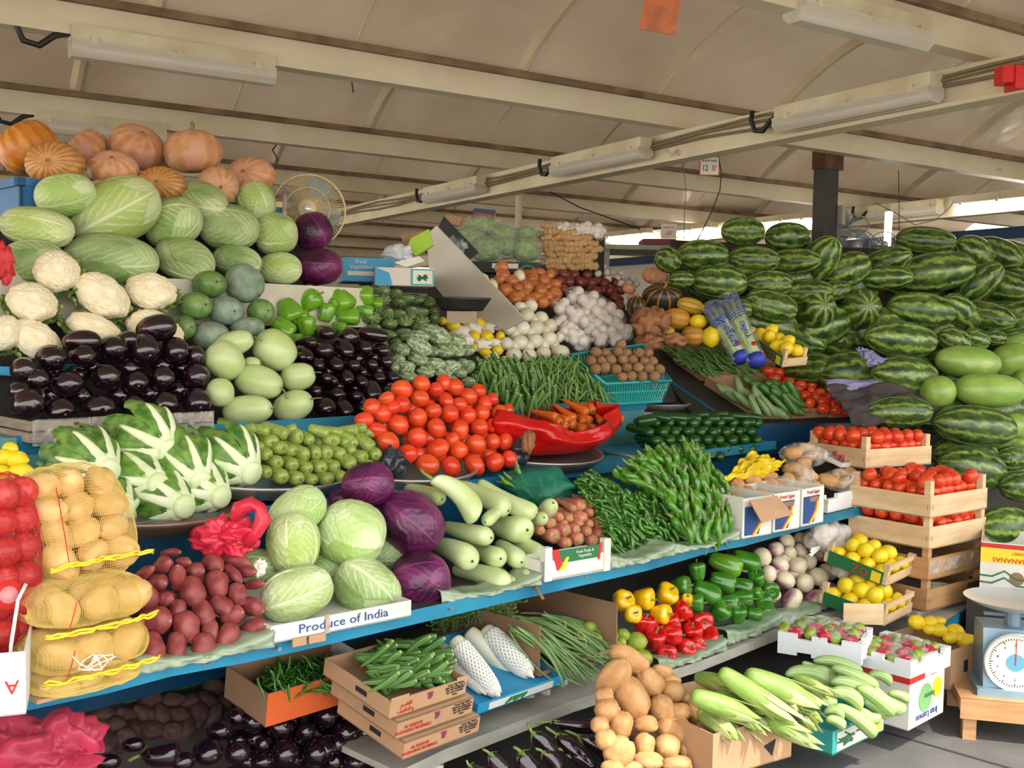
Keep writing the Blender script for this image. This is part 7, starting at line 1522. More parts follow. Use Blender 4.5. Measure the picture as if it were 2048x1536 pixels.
# round eggplants in the low front, beets, chilies in an orange carton
PRe = HP(2.3, .18, 42)
re_ = [(ZC, 500, 1500, 142, 130), (ZC, 640, 1500, 150, 104), (ZC, 790, 1400, 130, 92), (ZC, 1230, 1452, 172, 142), (ZC, 1400, 1450, 152, 132), (ZC, 1300, 1320, 152, 114), (ZC, 1390, 1240, 104, 104), (ZC, 1490, 1260, 142, 132), (ZC, 1620, 1150, 124, 114), (ZC, 1760, 1162, 152, 112), (ZC, 1650, 1292, 162, 152),
       (ZC, 1800, 1322, 112, 112), (ZC, 1680, 1462, 152, 142), (ZC, 1862, 1452, 152, 142), (ZC, 1542, 1400, 84, 94), (ZF, 165, 1232, 152, 142), (ZF, 260, 1202, 114, 104), (ZF, 290, 1332, 172, 162), (ZF, 392, 1332, 112, 112), (ZF, 150, 1432, 162, 142), (ZF, 440, 1442, 112, 132), (ZF, 340, 1502, 142, 104), (ZF, 230, 1400, 110, 110), (ZF, 480, 1500, 100, 90), (ZC, 1080, 1500, 140, 110), (ZC, 1550, 1500, 130, 100)]
full = [(z(x, y)[0], z(x, y)[1], w_ * K7, h_ * K7) for z, x, y, w_, h_ in re_]
for it, l in zip(full, rowlabels(full, 'round black floor-level eggplant', '+pink bag')):
    t_ = PRe.t(it[0], it[1]); put(eggplant[R.randrange(3)], Z1, *it, None, PRe, axis=FACE(.1)(), L=it[2] * 1.1 * t_ / FPX, label=l, cat='eggplant', group='round eggplants at the floor level')
put(long_eggplant[0], ZC, 940, 1452, 235, 130, 5, PRe, label='oval eggplant lying sideways below the beets', cat='eggplant', group='round eggplants at the floor level', tilt=0)
heap(eggplant, Z1, PRe, hexfill([(480, 1450), (560, 1410), (680, 1430), (760, 1490), (740, 1536), (450, 1536)], 46, 40, 48, 46), 'round black eggplant deeper in the floor level heap', 'eggplant', 'inner floor level eggplants', rows=False, axis=FACE(), L=.08, dt=.09)
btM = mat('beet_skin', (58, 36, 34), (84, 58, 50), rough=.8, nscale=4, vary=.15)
beet = src('beetroot', lathe(14, 18, keys((-.5, .12), (-.38, .4), (-.05, .5), (.3, .3), (.5, .03)), disp=NS(3, .1)), btM)
PBe = HP(2.6, .22, 35)
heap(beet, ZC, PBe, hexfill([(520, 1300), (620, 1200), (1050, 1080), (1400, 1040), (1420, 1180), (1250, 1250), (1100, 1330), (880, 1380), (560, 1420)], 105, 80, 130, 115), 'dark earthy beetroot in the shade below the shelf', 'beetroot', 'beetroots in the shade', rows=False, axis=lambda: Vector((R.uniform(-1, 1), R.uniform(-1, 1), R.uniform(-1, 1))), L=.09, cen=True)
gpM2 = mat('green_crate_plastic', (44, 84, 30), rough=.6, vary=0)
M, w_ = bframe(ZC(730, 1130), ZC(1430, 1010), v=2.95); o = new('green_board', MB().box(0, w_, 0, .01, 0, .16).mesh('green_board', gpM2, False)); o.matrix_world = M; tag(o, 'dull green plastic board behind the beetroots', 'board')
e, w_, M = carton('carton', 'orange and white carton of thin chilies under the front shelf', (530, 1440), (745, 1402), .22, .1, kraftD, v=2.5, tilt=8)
patch(e, [(0, 0), (w_, 0), (w_, .1), (0, .1)], orC)
part('inner_lining', MB().box(w_ - .008, w_ - .004, .01, .41, .01, .11), whiteC, e)
Pth = [(520, 1385), (530, 1350), (560, 1328), (660, 1318), (695, 1345), (708, 1368), (600, 1388)]
pods(chili, Pth, Plane(M @ Vector((0, 0, .085)), M.to_3x3() @ Z), 40, (30, 46), (5, 7), lambda x, y: 20, 60, .03, 'thin green chili in the orange carton below the shelf', 'chili', 'thin chilies in the orange carton', dmin=3, stuff=200, sname='green_chilies', slabel='thin chilies filling the orange carton')
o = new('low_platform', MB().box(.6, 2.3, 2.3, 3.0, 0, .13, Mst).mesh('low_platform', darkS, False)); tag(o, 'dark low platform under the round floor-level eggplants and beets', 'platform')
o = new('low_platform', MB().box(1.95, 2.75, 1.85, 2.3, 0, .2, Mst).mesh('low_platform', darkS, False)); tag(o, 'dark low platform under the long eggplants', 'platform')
# ------------------------------------------------------------ watermelons
PWm = CP(1800, 680, 6.1, 42, -20)
wl = [(ZJ, 130, 385, 300, 195, 0, 'watermelon on top of the heap in front of the girder lights'), (ZJ, 435, 425, 312, 205, 0, 'watermelon on top, touching the dark steel post'), (ZJ, 205, 578, 352, 192, -3, 'yellow-striped watermelon just below the two top ones'), (ZJ, 470, 592, 200, 180, 0, 'scarred watermelon wedged behind the upright one'),
      (ZJ, 648, 590, 270, 240, 62, 'watermelon standing upright at the foot of the dark post'), (ZJ, 842, 648, 320, 235, 22, 'watermelon with broken yellow stripes beside the upright one'), (ZJ, 1095, 600, 220, 195, 20, 'dark watermelon below the hanging lamp tube'), (ZJ, 1378, 450, 402, 195, -6, 'topmost watermelon of the side nearest the wall'),
      (ZJ, 1708, 530, 285, 215, -28, 'watermelon behind the topmost one, towards the wall'), (ZJ, 1868, 535, 235, 205, -32, 'watermelon with a yellow ground spot in the rear top row'), (ZJ, 1995, 545, 190, 170, -30, 'dark watermelon at the very end of the rear top row'), (ZG, 600, 325, 305, 187, 0, 'watermelon with a pale star at one end on the upper layer'),
      (ZG, 398, 350, 150, 160, 60, 'light-striped watermelon at the outer end above the orange squash'), (ZG, 700, 480, 325, 195, -4, 'watermelon above the celery bags with a yellow end'), (ZG, 990, 490, 275, 160, 0, 'shaded watermelon in the middle of the third layer'), (ZG, 478, 465, 150, 100, 0, 'small part of a watermelon behind the orange squash'),
      (ZG, 1000, 620, 320, 195, -14, 'watermelon with a tan end above the yellow lemons crate'), (ZG, 830, 640, 120, 120, 0, 'dark watermelon hidden behind the celery bags'), (ZJ, 1440, 662, 535, 275, 8, 'very large watermelon with a yellow belly under the topmost one'), (ZJ, 1090, 705, 210, 170, 0, 'dark watermelon squeezed behind the very large one'),
      (ZJ, 540, 800, 180, 180, 0, 'shaded watermelon deep in the middle of the heap'), (ZJ, 655, 900, 262, 275, None, 'watermelon seen from its star-striped end in the middle'), (ZJ, 750, 790, 240, 140, 10, 'mottled watermelon above the two seen from their ends'), (ZJ, 955, 905, 285, 280, None, 'watermelon with bold yellow streaks seen from its end'),
      (ZJ, 1350, 920, 485, 240, -6, 'long pale-striped watermelon with tan scratches'), (ZJ, 1740, 742, 225, 215, 45, 'bright green watermelon right of none but beside the very large one'), (ZJ, 1908, 760, 245, 215, -20, 'watermelon in the wall-side group, second layer'), (ZJ, 2030, 780, 150, 200, 60, 'watermelon cut by the picture edge, second layer'), (ZJ, 1620, 940, 190, 205, 60, 'watermelon with a scarred end in the third wall-side layer'),
      (ZJ, 1790, 962, 210, 200, -20, 'plump watermelon in the third wall-side layer'), (ZJ, 1995, 965, 205, 200, 20, 'speckled watermelon near the picture edge, third layer'), (ZJ, 345, 1035, 160, 120, 0, 'yellowish watermelon behind the lemon crate'), (ZJ, 512, 1100, 240, 222, -30, 'watermelon just beside the yellow lemon crate'), (ZJ, 782, 1132, 325, 240, -8, 'watermelon above the crumpled lilac cloth'),
      (ZJ, 1208, 1122, 515, 250, -5, 'long watermelon with a tan scar near its star end'), (ZJ, 1572, 1130, 232, 175, -20, 'striped watermelon above the pale melons'), (ZJ, 1722, 1120, 190, 145, -20, 'light-striped watermelon above the pale melons, second one'), (ZJ, 1850, 1110, 160, 115, -10, 'small visible watermelon beside the white board edge'), (ZJ, 612, 1322, 245, 215, 0, 'light yellow-green watermelon beside the rack tomatoes'),
      (ZJ, 867, 1347, 278, 250, None, 'watermelon seen from its striped end on the lilac cloth'), (ZJ, 1232, 1367, 465, 252, -4, 'long dark watermelon lowest on the lilac cloth')]
for z, x, y, w_, h_, r_, lb in wl:
    lb = lb.replace(' right of none but', '')
    s = watermelon[R.randrange(4)]
    dt_ = .45 if z is ZJ and x < 900 and y > 1000 else 0
    if r_ is None: put(s, z, x, y, w_, h_, None, PWm, dt=dt_, axis=(-FW + UP * .1), L=.34, label=lb, cat='watermelon', group='watermelon heap', jit=.5)
    else:
        if w_ < h_ * 1.25 and w_ > 150: put(s, z, x, y, w_ * 1.05, h_, r_, PWm, label=lb, cat='watermelon', group='watermelon heap', tilt=R.uniform(25, 40), L=.36, dt=dt_)
        else: put(s, z, x, y, w_, h_, r_, PWm, label=lb, cat='watermelon', group='watermelon heap', tilt=R.uniform(-8, 8), dt=dt_)
for z, x, y, w_, h_, r_, pale, lb, dt in ((ZG, 1750, 1240, 395, 190, 0, 0, 'dark watermelon lying behind the single tomato crate', .0), (ZK, 1368, 350, 575, 285, -6, 0, 'big watermelon with a dark scratch under the pale melons', 0), (ZK, 1350, 640, 470, 300, -12, 0, 'watermelon directly behind the topmost tomato crate', 0), (ZK, 1610, 570, 190, 170, 0, 0, 'watermelon behind another, level with the topmost tomato crate', .2),
        (ZK, 1690, 760, 210, 300, 90, 0, 'light-striped watermelon cut by the picture edge', -.1), (ZK, 1640, 350, 180, 200, 90, 1, 'light striped melon at the picture edge beside the big scratched one', .1), (ZK, 1590, 1040, 380, 280, 0, 0, 'watermelon low down above the yellow banana carton', -.1),
        (ZJ, 1665, 1277, 450, 222, -5, 1, 'pale green melon, upper one of the front pale melons', 0), (ZJ, 1965, 1262, 290, 232, 10, 1, 'pale green melon with a black dot at the picture edge', .1), (ZJ, 1812, 1470, 495, 235, -3, 1, 'pale green melon, largest, at the front', -.08), (ZJ, 1458, 1480, 235, 225, 0, 1, 'round pale yellow-green melon at the front', -.05),
        (ZJ, 2000, 1160, 260, 160, 15, 1, 'pale green melon behind the others near the picture edge', .2), (ZJ, 2060, 1400, 160, 140, 0, 1, 'pale green melon barely showing at the picture edge', .1), (ZJ, 1570, 1400, 200, 150, 0, 0, 'watermelon hidden in the shade behind the front pale melons', .25)):
    put(pale_watermelon if pale else watermelon[R.randrange(4)], z, x, y, w_, h_, r_, PWm, label=lb, cat='melon' if pale else 'watermelon', group='pale melons' if pale else 'watermelon heap', dt=dt, tilt=0)
for x, y, w_, h_ in hexfill([(1340, 540), (1450, 510), (1700, 560), (1950, 540), (2060, 560), (2060, 940), (1900, 900), (1660, 760), (1540, 700)], 118, 84, 135, 90):
    put(watermelon[R.randrange(4)], Z1, x, y, w_, h_, R.uniform(-20, 20), PWm, label='watermelon mostly hidden inside the big heap', cat='watermelon', group='inner watermelons', dt=.32, tilt=0)
e = empty('watermelon_stand', 'sloping boarded stand under the watermelon heap', 'stand'); pm = Plane(PWm.p - PWm.n * .4, PWm.n)
q = [pm.at(*c) for c in ((1760, 870), (2300, 1010), (2300, 520), (1340, 480))]; part('sloping_board', MB().add(q + [Vector((a.x, a.y, 0)) for a in q], [(0, 1, 2, 3), (0, 4, 5, 1), (1, 5, 6, 2), (2, 6, 7, 3), (3, 7, 4, 0)]), darkS, e)
lcM2 = mat('lilac_cloth', (120, 116, 156), (142, 138, 176), rough=.8, nscale=4, vary=0); dcM = mat('dark_grey_cloth', (60, 54, 54), (76, 68, 66), rough=.9, nscale=3, vary=0)
PWc = Plane(PWm.p - PWm.n * .06, PWm.n)
drape('cloth', 'crumpled lilac cloth squeezed between two watermelons', ZJ, [(895, 1190), (930, 1180), (1110, 1270), (1000, 1310)], Plane(PWm.p + PWm.n * .08, PWm.n), lcM2, amp=.03)
drape('cloth', 'lilac cloth under the lowest heap watermelons', ZJ, [(690, 1400), (1500, 1380), (1350, 1530), (720, 1480)], PWc, lcM2, amp=.02, dt=-.02)
drape('cloth', 'dark grey cloth covering the stand above the single tomato crate', ZJ, [(690, 1440), (1500, 1440), (1480, 1700), (900, 1720)], PWc, dcM, amp=.05, seed=3, dt=-.03, thick=.004)
# big carton of bananas print beside the crate stack
M, w_ = bframe((1958, 1188), (2110, 1205), z=.45); w_ = .5
e = empty('carton', 'white and yellow banana carton with upside down lettering behind the scale', 'carton', M); part('box_body', openbox(w_, .36, .24), whiteC, e)
patch(e, [(0, .15), (w_, .15), (w_, .215), (0, .215)], yelC); patch(e, [(0, .215), (w_, .215), (w_, .235), (0, .235)], redC)
txt(e, 'PREMIUM QUALITY BANANAS', T(w_ * .5, -.003, .165), .03, redC, flip=True); txt(e, '100% FRESH AND SWEET', T(w_ * .45, -.003, .198), .018, redC, flip=True)
for k, z0 in enumerate((.06, .09)): part('green_line', MB().tube([(w_ * i / 10, -.002, z0 + (.03 if i in (2, 6) else 0) - .002 * i) for i in range(11)], .004, 5), greenC, e)
part('printed_blot', MB().tube([(.15, -.003, .085), (.15, 0, .085)], .03, 12), kraftD, e)
o = new('block', MB().box(-.05, .6, .02, .5, -.45, -.005).mesh('block', darkS, False)); o.matrix_world = M; tag(o, 'dark support block under the banana carton', 'block')
# foam tray and things behind crates
# ------------------------------------------------------------ weighing scale on a wooden stool
cS = world(1992, 1345, 4.32); bx = HZ(.17).at(2012, 1378); MS = Matrix.Translation(bx) @ Matrix.Rotation(rad(-14), 4, 'Z')
scM_ = mat('blue_grey_enamel', (116, 142, 160), (136, 160, 176), rough=.4, vary=0, metal=.2); pnM = mat('steel_pan', (214, 214, 210), rough=.25, metal=.4, vary=0)
st = empty('wooden_stool', 'low wooden platform on short legs under the scale', 'stool', MS)
part('platform', MB().box(-.2, .28, -.17, .3, -.05, 0), woodD, st); part('front_board', MB().box(-.2, .28, -.175, -.165, -.08, .0), woodD, st)
for x, y in ((-.16, -.13), (.24, -.13), (-.16, .26), (.24, .26)): part('leg', MB().box(x - .025, x + .025, y - .025, y + .025, -bx.z, -.05), woodD, st)
e = empty('weighing_scale', 'old dial weighing scale with a round steel pan', 'scale', MS)
part('base', MB().box(-.13, .16, -.12, .16, .0, .03), scM_, e); bd = MB(); bd.grid(1, 4, lambda i, j: Vector(((-.105, .125)[round(i)], (-.09, -.05, .12, .14, .14)[round(j * 4)], (.03, .26, .26, .24, .03)[round(j * 4)])))
bd.add([(-.105, -.09, .03), (-.105, -.05, .26), (-.105, .12, .26), (-.105, .14, .03)], [(0, 1, 2, 3)]); bd.add([(.125, -.09, .03), (.125, -.05, .26), (.125, .12, .26), (.125, .14, .03)], [(3, 2, 1, 0)]); part('housing', bd, scM_, e)
part('dial_face', MB().tube([(.01, -.1, .14), (.01, -.085, .14)], .112, 48), mat('dial_white', (222, 220, 206), rough=.3, vary=0), e); part('dial_rim', MB().tube([(.01 + .113 * math.cos(q * PI / 18), -.1, .14 + .113 * math.sin(q * PI / 18)) for q in range(37)], .006, 6), pnM, e)
part('dial_centre', MB().tube([(.01, -.102, .14), (.01, -.1, .14)], .035, 24), mat('dial_blue', (96, 160, 186), vary=0), e); part('pointer', MB().box(.0085, .0115, -.105, -.103, .13, .235), redC, e)
tk = MB()
for q in range(60):
    a = 2 * PI * q / 60; r0 = .09 if q % 5 else .082; tk.tube([(.01 + r0 * math.cos(a), -.1025, .14 + r0 * math.sin(a)), (.01 + .1 * math.cos(a), -.1025, .14 + .1 * math.sin(a))], .0008, 3)
part('tick_marks', tk, blackI, e)
for k, s_ in enumerate('0 1 2 3 4 5 6 7 8 9'.split()): a = PI / 2 - 2 * PI * k / 10; txt(e, s_, T(.01 + .07 * math.cos(a), -.1022, .14 + .07 * math.sin(a)), .014, blackI, 'numeral')
part('pan_stem', MB().tube([(.02, .03, .26), (.02, .03, .32)], .03, 12), scM_, e); part('support_arms', MB().tube([(-.09, .03, .3), (.13, .03, .3)], .008, 6), scM_, e)
part('pan', MB().grid(8, 48, lambda i, j: Vector((.02 + .19 * i * math.cos(2 * PI * j), .03 + .19 * i * math.sin(2 * PI * j), .325 + .045 * i ** 3))), pnM, e, True); solid(e.children[-1], .003)
# ------------------------------------------------------------ potato sacks at the front
def netsack(name, label, M, lx, ly, lz, netm, strand_, nu, nv, sd, lump=.06, slant=0):
    e = empty(name, label, 'sack', M); S = sup(3.2)
    def fn(i, j):
        x = -.5 + i; th = 2 * PI * j; r = S(max(-.499, min(.499, x))); c, s = math.cos(th), math.sin(th); q = (abs(c) ** 2.6 + abs(s) ** 2.6) ** (-1 / 2.6)
        f = 1 + lump * n3(x * 4 + sd, c * 1.6, s * 1.6 + sd) + lump * .6 * n3(x * 9, c * 3 + sd, s * 3)
        return Vector((x * lx, r * q * c * ly * f, r * q * s * lz * f + slant * x * x))
    o = new('net', MB().grid(nu, nv, fn).mesh('net', netm, False), e); md = o.modifiers.new('w', 'WIREFRAME'); md.thickness = strand_; md.use_replace = True; md.use_even_offset = False
    return e
ynM = mat('yellow_net', (236, 212, 128), (222, 190, 92), rough=.6, vary=0); rnM = mat('red_net', (206, 36, 40), (176, 22, 34), rough=.6, vary=0); ysM = mat('yellow_seam', (232, 208, 50), rough=.6, vary=0)
spM2 = mat('washed_potato_skin', (206, 164, 96), (222, 184, 122), rough=.6, nscale=3, vary=.06, c3=(176, 132, 78), n3=5, th3=.68)
wpot = [src('potato', lathe(16, 22, sup(2.3), rd=True, disp=lambda x, th, k=k: 1 + .12 * n3(x * 2.4 + k, 1.2 * math.cos(th) + k, 1.2 * math.sin(th))), spM2) for k in (2, 6)]
def sack(px, py, t_, lx, ly, lz, yaw, pitch, label, n, sd, seam=True, rollx=0):
    M = Matrix.Translation(world(px, py, t_)) @ Mst @ Matrix.Rotation(rad(yaw), 4, 'Z') @ Matrix.Rotation(rad(rollx), 4, 'X') @ Matrix.Rotation(rad(pitch), 4, 'Y')
    e = netsack('potato_sack', label, M, lx, ly, lz, ynM, .0009, 48, 112, sd); rr = random.Random(sd); k = 0
    nx_, ny_ = max(2, round(lx / .085)), max(2, round(ly / .08)); nz_ = max(1, round(lz / .075))
    for i in range(nx_):
        for j in range(ny_):
            for l in range(nz_):
                x, y, z = (-.5 + (i + .5) / nx_) * lx * .86, (-.5 + (j + .5) / ny_) * ly * .8, (-.5 + (l + .5) / nz_) * lz * .8
                if (x / lx * 2) ** 4 + (y / ly * 2) ** 4 + (z / lz * 2) ** 4 > 1.4: continue
                if y > ly * .25 and l < nz_ - 1: continue
                a, b, c = basis(Vector((rr.uniform(-1, 1), rr.uniform(-.4, .4), rr.uniform(-.4, .4))), Vector((0, 0, 1)))
                L_ = rr.uniform(.09, .105) * min(1, lz / .085 + .2); w_ = min(rr.uniform(.066, .078), lz * .85)
                clone(wpot[rr.randrange(2)], M @ frame(Vector((x, y, z)) + Vector((rr.uniform(-.01, .01), rr.uniform(-.008, .008), 0)), a, b, c, (L_, w_, w_)), label.replace('yellow net sack', 'potato inside the yellow net sack').replace(' of potatoes', ''), 'potato', 'potatoes of ' + label[:40])
    if seam:
        sm_ = MB()
        for q in range(2): sm_.tube([(-lx * .5 + lx * i / 24, -ly * .5 - .004 + .006 * math.sin(i * 1.3 + q) + .09 * ly * (abs(i - 12) / 12) ** 3, -lz * .38 - .006 * q + .008 * n3(i * .5, q, sd)) for i in range(25)], .0035, 5)
        part('seam', sm_, ysM, e, True)
        part('red_thread', MB().tube([(-lx * .36 + .003 * i, -ly * .5 * (1 - .12 * (i / 10) ** 4) - .002, -lz * .4 + lz * .8 * i / 10) for i in range(9)], .0012, 4), redC, e)
    return e
sack(150, 1050, 2.50, .265, .17, .30, 8, 0, 'big upper yellow net sack of potatoes leaning back', 40, 11, rollx=-28)
sack(160, 1195, 2.42, .275, .24, .105, 6, 0, 'second yellow net sack of potatoes, squashed flat', 12, 12)
sack(162, 1285, 2.40, .275, .24, .10, 4, 0, 'third yellow net sack of potatoes, squashed flat', 12, 13)
e = sack(155, 1345, 2.37, .25, .22, .055, 4, 0, 'lowest yellow net sack of potatoes with a white tie', 8, 14, seam=False)
tie = MB(); c = world(190, 1325, 2.24)
for k in range(5): tie.tube([c + RT * (.05 * math.cos(k * 1.3 + i * .9) * (i / 5)) + UP * (.018 * math.sin(k * 2.1 + i)) for i in range(6)], .0016, 4)
o = new('white_tie', tie.mesh('white_tie', fnM)); tag(o, 'white string tie on the lowest potato sack', 'string')
M, w_ = bframe((55, 1416), (235, 1370), z=.785); o = new('cardboard_sheet', MB().box(.02, w_, 0, .3, .002, .01).mesh('cardboard_sheet', kraft, False)); o.matrix_world = M; tag(o, 'flat brown cardboard under the potato sacks', 'cardboard')
# red net sack at the picture edge
M = Matrix.Translation(world(-10, 1150, 2.35)) @ Mst
e = netsack('onion_sack', 'red net sack of onions cut by the picture edge', M, .17, .2, .46, rnM, .0012, 40, 90, 21); bdy = []
ronM = mat('bagged_red_onion', (176, 40, 38), (206, 70, 60), rough=.4, vary=.15); ron = src('onion', onion(3), ronM)
rr = random.Random(4)
for i in range(3):
    for j in range(7):
        a, b, c = basis(Vector((rr.uniform(-1, 1), rr.uniform(-1, 1), rr.uniform(-1, 1))), Z); clone(ron, M @ frame(Vector((-.05 + .05 * i, -.04 + rr.uniform(-.02, .02), -.19 + .063 * j)), a, b, c, (.066, .068, .068)), 'red onion inside the red net sack at the picture edge', 'onion', 'onions of the red net sack')
o = new('sack_tag', MB().tube([world(18, 1190, 2.2), world(18, 1190, 2.19)], .03, 30).mesh('sack_tag', redC)); tag(o, 'round red tag on the red onion sack', 'tag')
o = new('sack_tag', MB().tube([world(18, 1190, 2.188), world(18, 1190, 2.186)], .018, 24).mesh('sack_tag', mat('pink_tag', (206, 130, 130), vary=0))); tag(o, 'pink inner disc of the round red sack tag', 'tag')
M, w_ = bframe((-60, 1440), (52, 1428), z=.80); e = empty('carton', 'white flat carton with a red letter at the picture edge', 'carton', M); part('box_body', openbox(w_, .3, .13), whiteC, e); txt(e, 'A', T(w_ * .75, -.002, .06), .04, redC, flip=True)
wire('strap', [world(52, 1168, 2.2), world(36, 1200, 2.18), (world(22, 1290, 2.16)), world(18, 1355, 2.14)], .004, whiteC, 'white plastic strap end hanging from the red sack', 'strap')
# far end at the picture edge: yellow fruits, boxes
PLy = CP(30, 920, 2.9, 50, -30)
heap(lemon, ZB, PLy, [(20, 920, 110, 100), (95, 935, 130, 110), (115, 1010, 150, 110), (10, 1010, 90, 90), (60, 870, 90, 80)], 'big yellow citrus behind the sacks', 'lemon', 'yellow fruits at the picture edge', '+picture')
ypM = mat('pale_peach_box', (226, 190, 160), (236, 206, 180), rough=.7, vary=0)
for i, (A, B, z_, h, d, m_, lb) in enumerate((((-60, 880), (45, 895), 1.16, .08, .3, ypM, 'peach coloured box at the picture edge beside the eggplant crate'), ((-60, 795), (30, 800), 1.3, .09, .3, ypM, 'upper peach coloured box at the picture edge'), ((-80, 930), (55, 985), 1.0, .07, .25, yelC, 'yellow edged box under the citrus'), ((-60, 748), (24, 752), 1.42, .03, .3, ltblC, 'pale blue tray edge under the outermost cauliflower'))):
    M, w_ = bframe(A, B, z=z_); o = new('carton', openbox(w_, d, h).mesh('carton', m_, False)); o.matrix_world = M; tag(o, lb, 'carton')
# outer pieces behind cauliflowers: red net with garlic and cord
junk('net_bag', 'red net bag hanging beside the lowest green cabbages', 'net bag', ZA, 25, 960, 3.5, .06, .05, .13, mat('bright_red_net', (226, 60, 70), (206, 40, 50), rough=.6, vary=0, alpha=.8), 5, .5, 2.2)
# pink bag on the floor level
pk2 = mat('translucent_pink_film', (226, 70, 100), (206, 60, 90), rough=.25, nscale=4, vary=0, alpha=.5, bump=.8, bscale=8)
junk('plastic_bag', 'large translucent pink plastic bag in the lower corner', 'plastic bag', ZC, 240, 1450, 2.5, .24, .16, .17, pk2, 9, .6, 1.9, 64)
# ------------------------------------------------------------ blue crate under the pumpkins
bcM = mat('blue_crate_plastic', (30, 92, 148), (40, 110, 168), rough=.45, vary=0)
pc = Plane(V * 4.0, V); A, B = pc.at(40, 405), pc.at(560, 440); A.z = B.z = 1.95; w_ = (B - A).length
M = Mst.copy(); M.translation = A; e = empty('plastic_crate', 'blue plastic crate holding the tan pumpkins', 'crate', M)
part('walls', MB().box(0, w_, 0, .012, 0, .17).box(0, w_, .3, .312, 0, .17).box(0, .012, 0, .3, 0, .17).box(w_ - .012, w_, 0, .3, 0, .17), bcM, e); part('floor', MB().box(0, w_, 0, .5, 0, .01), bcM, e)
part('rim', MB().box(-.015, w_, -.015, .015, .15, .18).box(-.015, .015, -.015, .31, .15, .18), bcM, e)
part('corner_rib', MB().box(.02, .05, -.01, 0, 0, .15).box(.2, .23, -.01, 0, 0, .15), bcM, e)
o = new('support_board', MB().box(0, w_, .02, .5, 1.79 - 1.95, -.005).mesh('support_board', darkS, False)); o.matrix_world = M; tag(o, 'dark support under the blue pumpkin crate', 'board')
o = new('wooden_board', MB().box(.28, w_ + .1, -.03, .02, .175, .2).mesh('wooden_board', woodL, False)); o.matrix_world = M; tag(o, 'pale wooden strip below the pumpkins', 'board')
# wooden backing behind the stacked cabbages
o = new('backing_board', MB().box(.9, 2.9, 4.0, 4.02, 1.78, 1.97, Mst).mesh('backing_board', darkS, False)); tag(o, 'dark backing board behind the stacked cabbages', 'board')
# ------------------------------------------------------------ fans
def fan(label, c, d, r, m_, nb=84, full=True):
    d = d.normalized(); a, b, cc = basis(d, Z); M = Matrix((cc, b, -a)).transposed().to_4x4(); M.translation = c; e = empty('fan', label, 'fan', M); g = MB()
    for s, zz in ((1, .0), (-1, 0)):
        for k in range(nb):
            t1 = 2 * PI * k / nb; g.tube([(rr_ * math.cos(t1), rr_ * math.sin(t1), -s * .06 * math.sqrt(max(0, 1 - (rr_ / r) ** 2)) ) for rr_ in (r * .22, r * .5, r * .75, r * .92, r)], .0016, 3, cap=False)
    for rr_, zz in ((r, 0), (r * .6, -.048)): g.tube([(rr_ * math.cos(q * PI / 24), rr_ * math.sin(q * PI / 24), zz) for q in range(49)], .005 if rr_ == r else .002, 5)
    part('guard', g, m_, e, True); part('hub', MB().tube([(0, 0, -.075), (0, 0, -.05)], r * .24, 28), m_, e, True); part('badge', MB().tube([(0, 0, -.08), (0, 0, -.072)], r * .12, 24), pnM, e, True)
    for k in range(4):
        t1 = PI / 2 * k + .4; part('blade', MB().grid(6, 4, lambda i, j: (lambda q, w: Vector((q * math.cos(t1 + w), q * math.sin(t1 + w), .02 * math.sin(w * 5))))(r * (.15 + .75 * i), (j - .5) * (1.0 - .25 * i))), mat('fan_blade', (110, 140, 160), rough=.3, alpha=.75, vary=0), e, True)
    part('motor', MB().tube([(0, 0, .02), (0, 0, .14)], r * .3, 20, r * .2), m_, e, True); return e, M
fnm = mat('beige_fan_plastic', (196, 176, 130), (210, 192, 150), rough=.4, vary=0)
e, M = fan('beige pedestal fan with a wire guard beside the purple cabbages', world(617, 422, 4.7), FW * -1 + RT * .1, .163, fnm)
part('stand', MB().tube([(0, -.0, .08), (0, -.5, .08), (.0, -1.0, .08)], .014, 10), fnm, e, True)
o = new('broom_stick', MB().tube([world(570, 385, 4.4), world(569, 436, 4.4)], .011, 6).mesh('broom_stick', woodG)); tag(o, 'grey wooden stick standing in front of the fan', 'stick')
fan('small wall fan seen from below beside the dark post', world(1690, 455, 8.6), Vector((0, -.5, -1)), .19, mat('grey_fan', (150, 150, 146), vary=0), 30)
fan('grey fan standing behind the watermelons near the post', world(1712, 498, 8.4), Vector((-.2, -1, .3)), .17, mat('grey_fan', (150, 150, 146)), 30)
fan('fan behind the heap under the hanging lamp tube', world(1768, 492, 8.8), Vector((-.3, -1, .1)), .12, mat('grey_fan', (150, 150, 146)), 24)
# ------------------------------------------------------------ shop number sign
c = world(1419, 332, 6.8); M = Matrix((RT, -Vector((RT.x, RT.y, 0)).cross(Z) * -1, Z)).transposed().to_4x4()
xr = Vector((RT.x, RT.y, 0)).normalized(); M = Matrix((xr, Z.cross(xr), Z)).transposed().to_4x4(); M.translation = c; e = empty('hanging_sign', 'white shop number sign with a red border, hanging on wires', 'sign', M)
part('board', MB().box(-.065, .065, 0, .006, -.062, .062), redC, e); patch(e, [(-.059, -.056), (.059, -.056), (.059, .056), (-.059, .056)], whiteC)
txt(e, 'SHOP NO.', T(0, -.003, .032), .022, blackI); txt(e, '12', T(-.028, -.003, -.015), .055, blackI, wide=.7); txt(e, '١٢', T(.032, -.003, -.015), .055, redC, wide=.8)
part('hanger', MB().tube([(-.055, .003, .06), (-.045, .003, .3)], .002, 4).tube([(.055, .003, .06), (.03, .003, .3)], .002, 4), blkM, e)
c = world(1338, 462, 9.5); M2 = M.copy(); M2.translation = c; e = empty('hanging_sign', 'small far shop number sign above the red plastic crate', 'sign', M2)
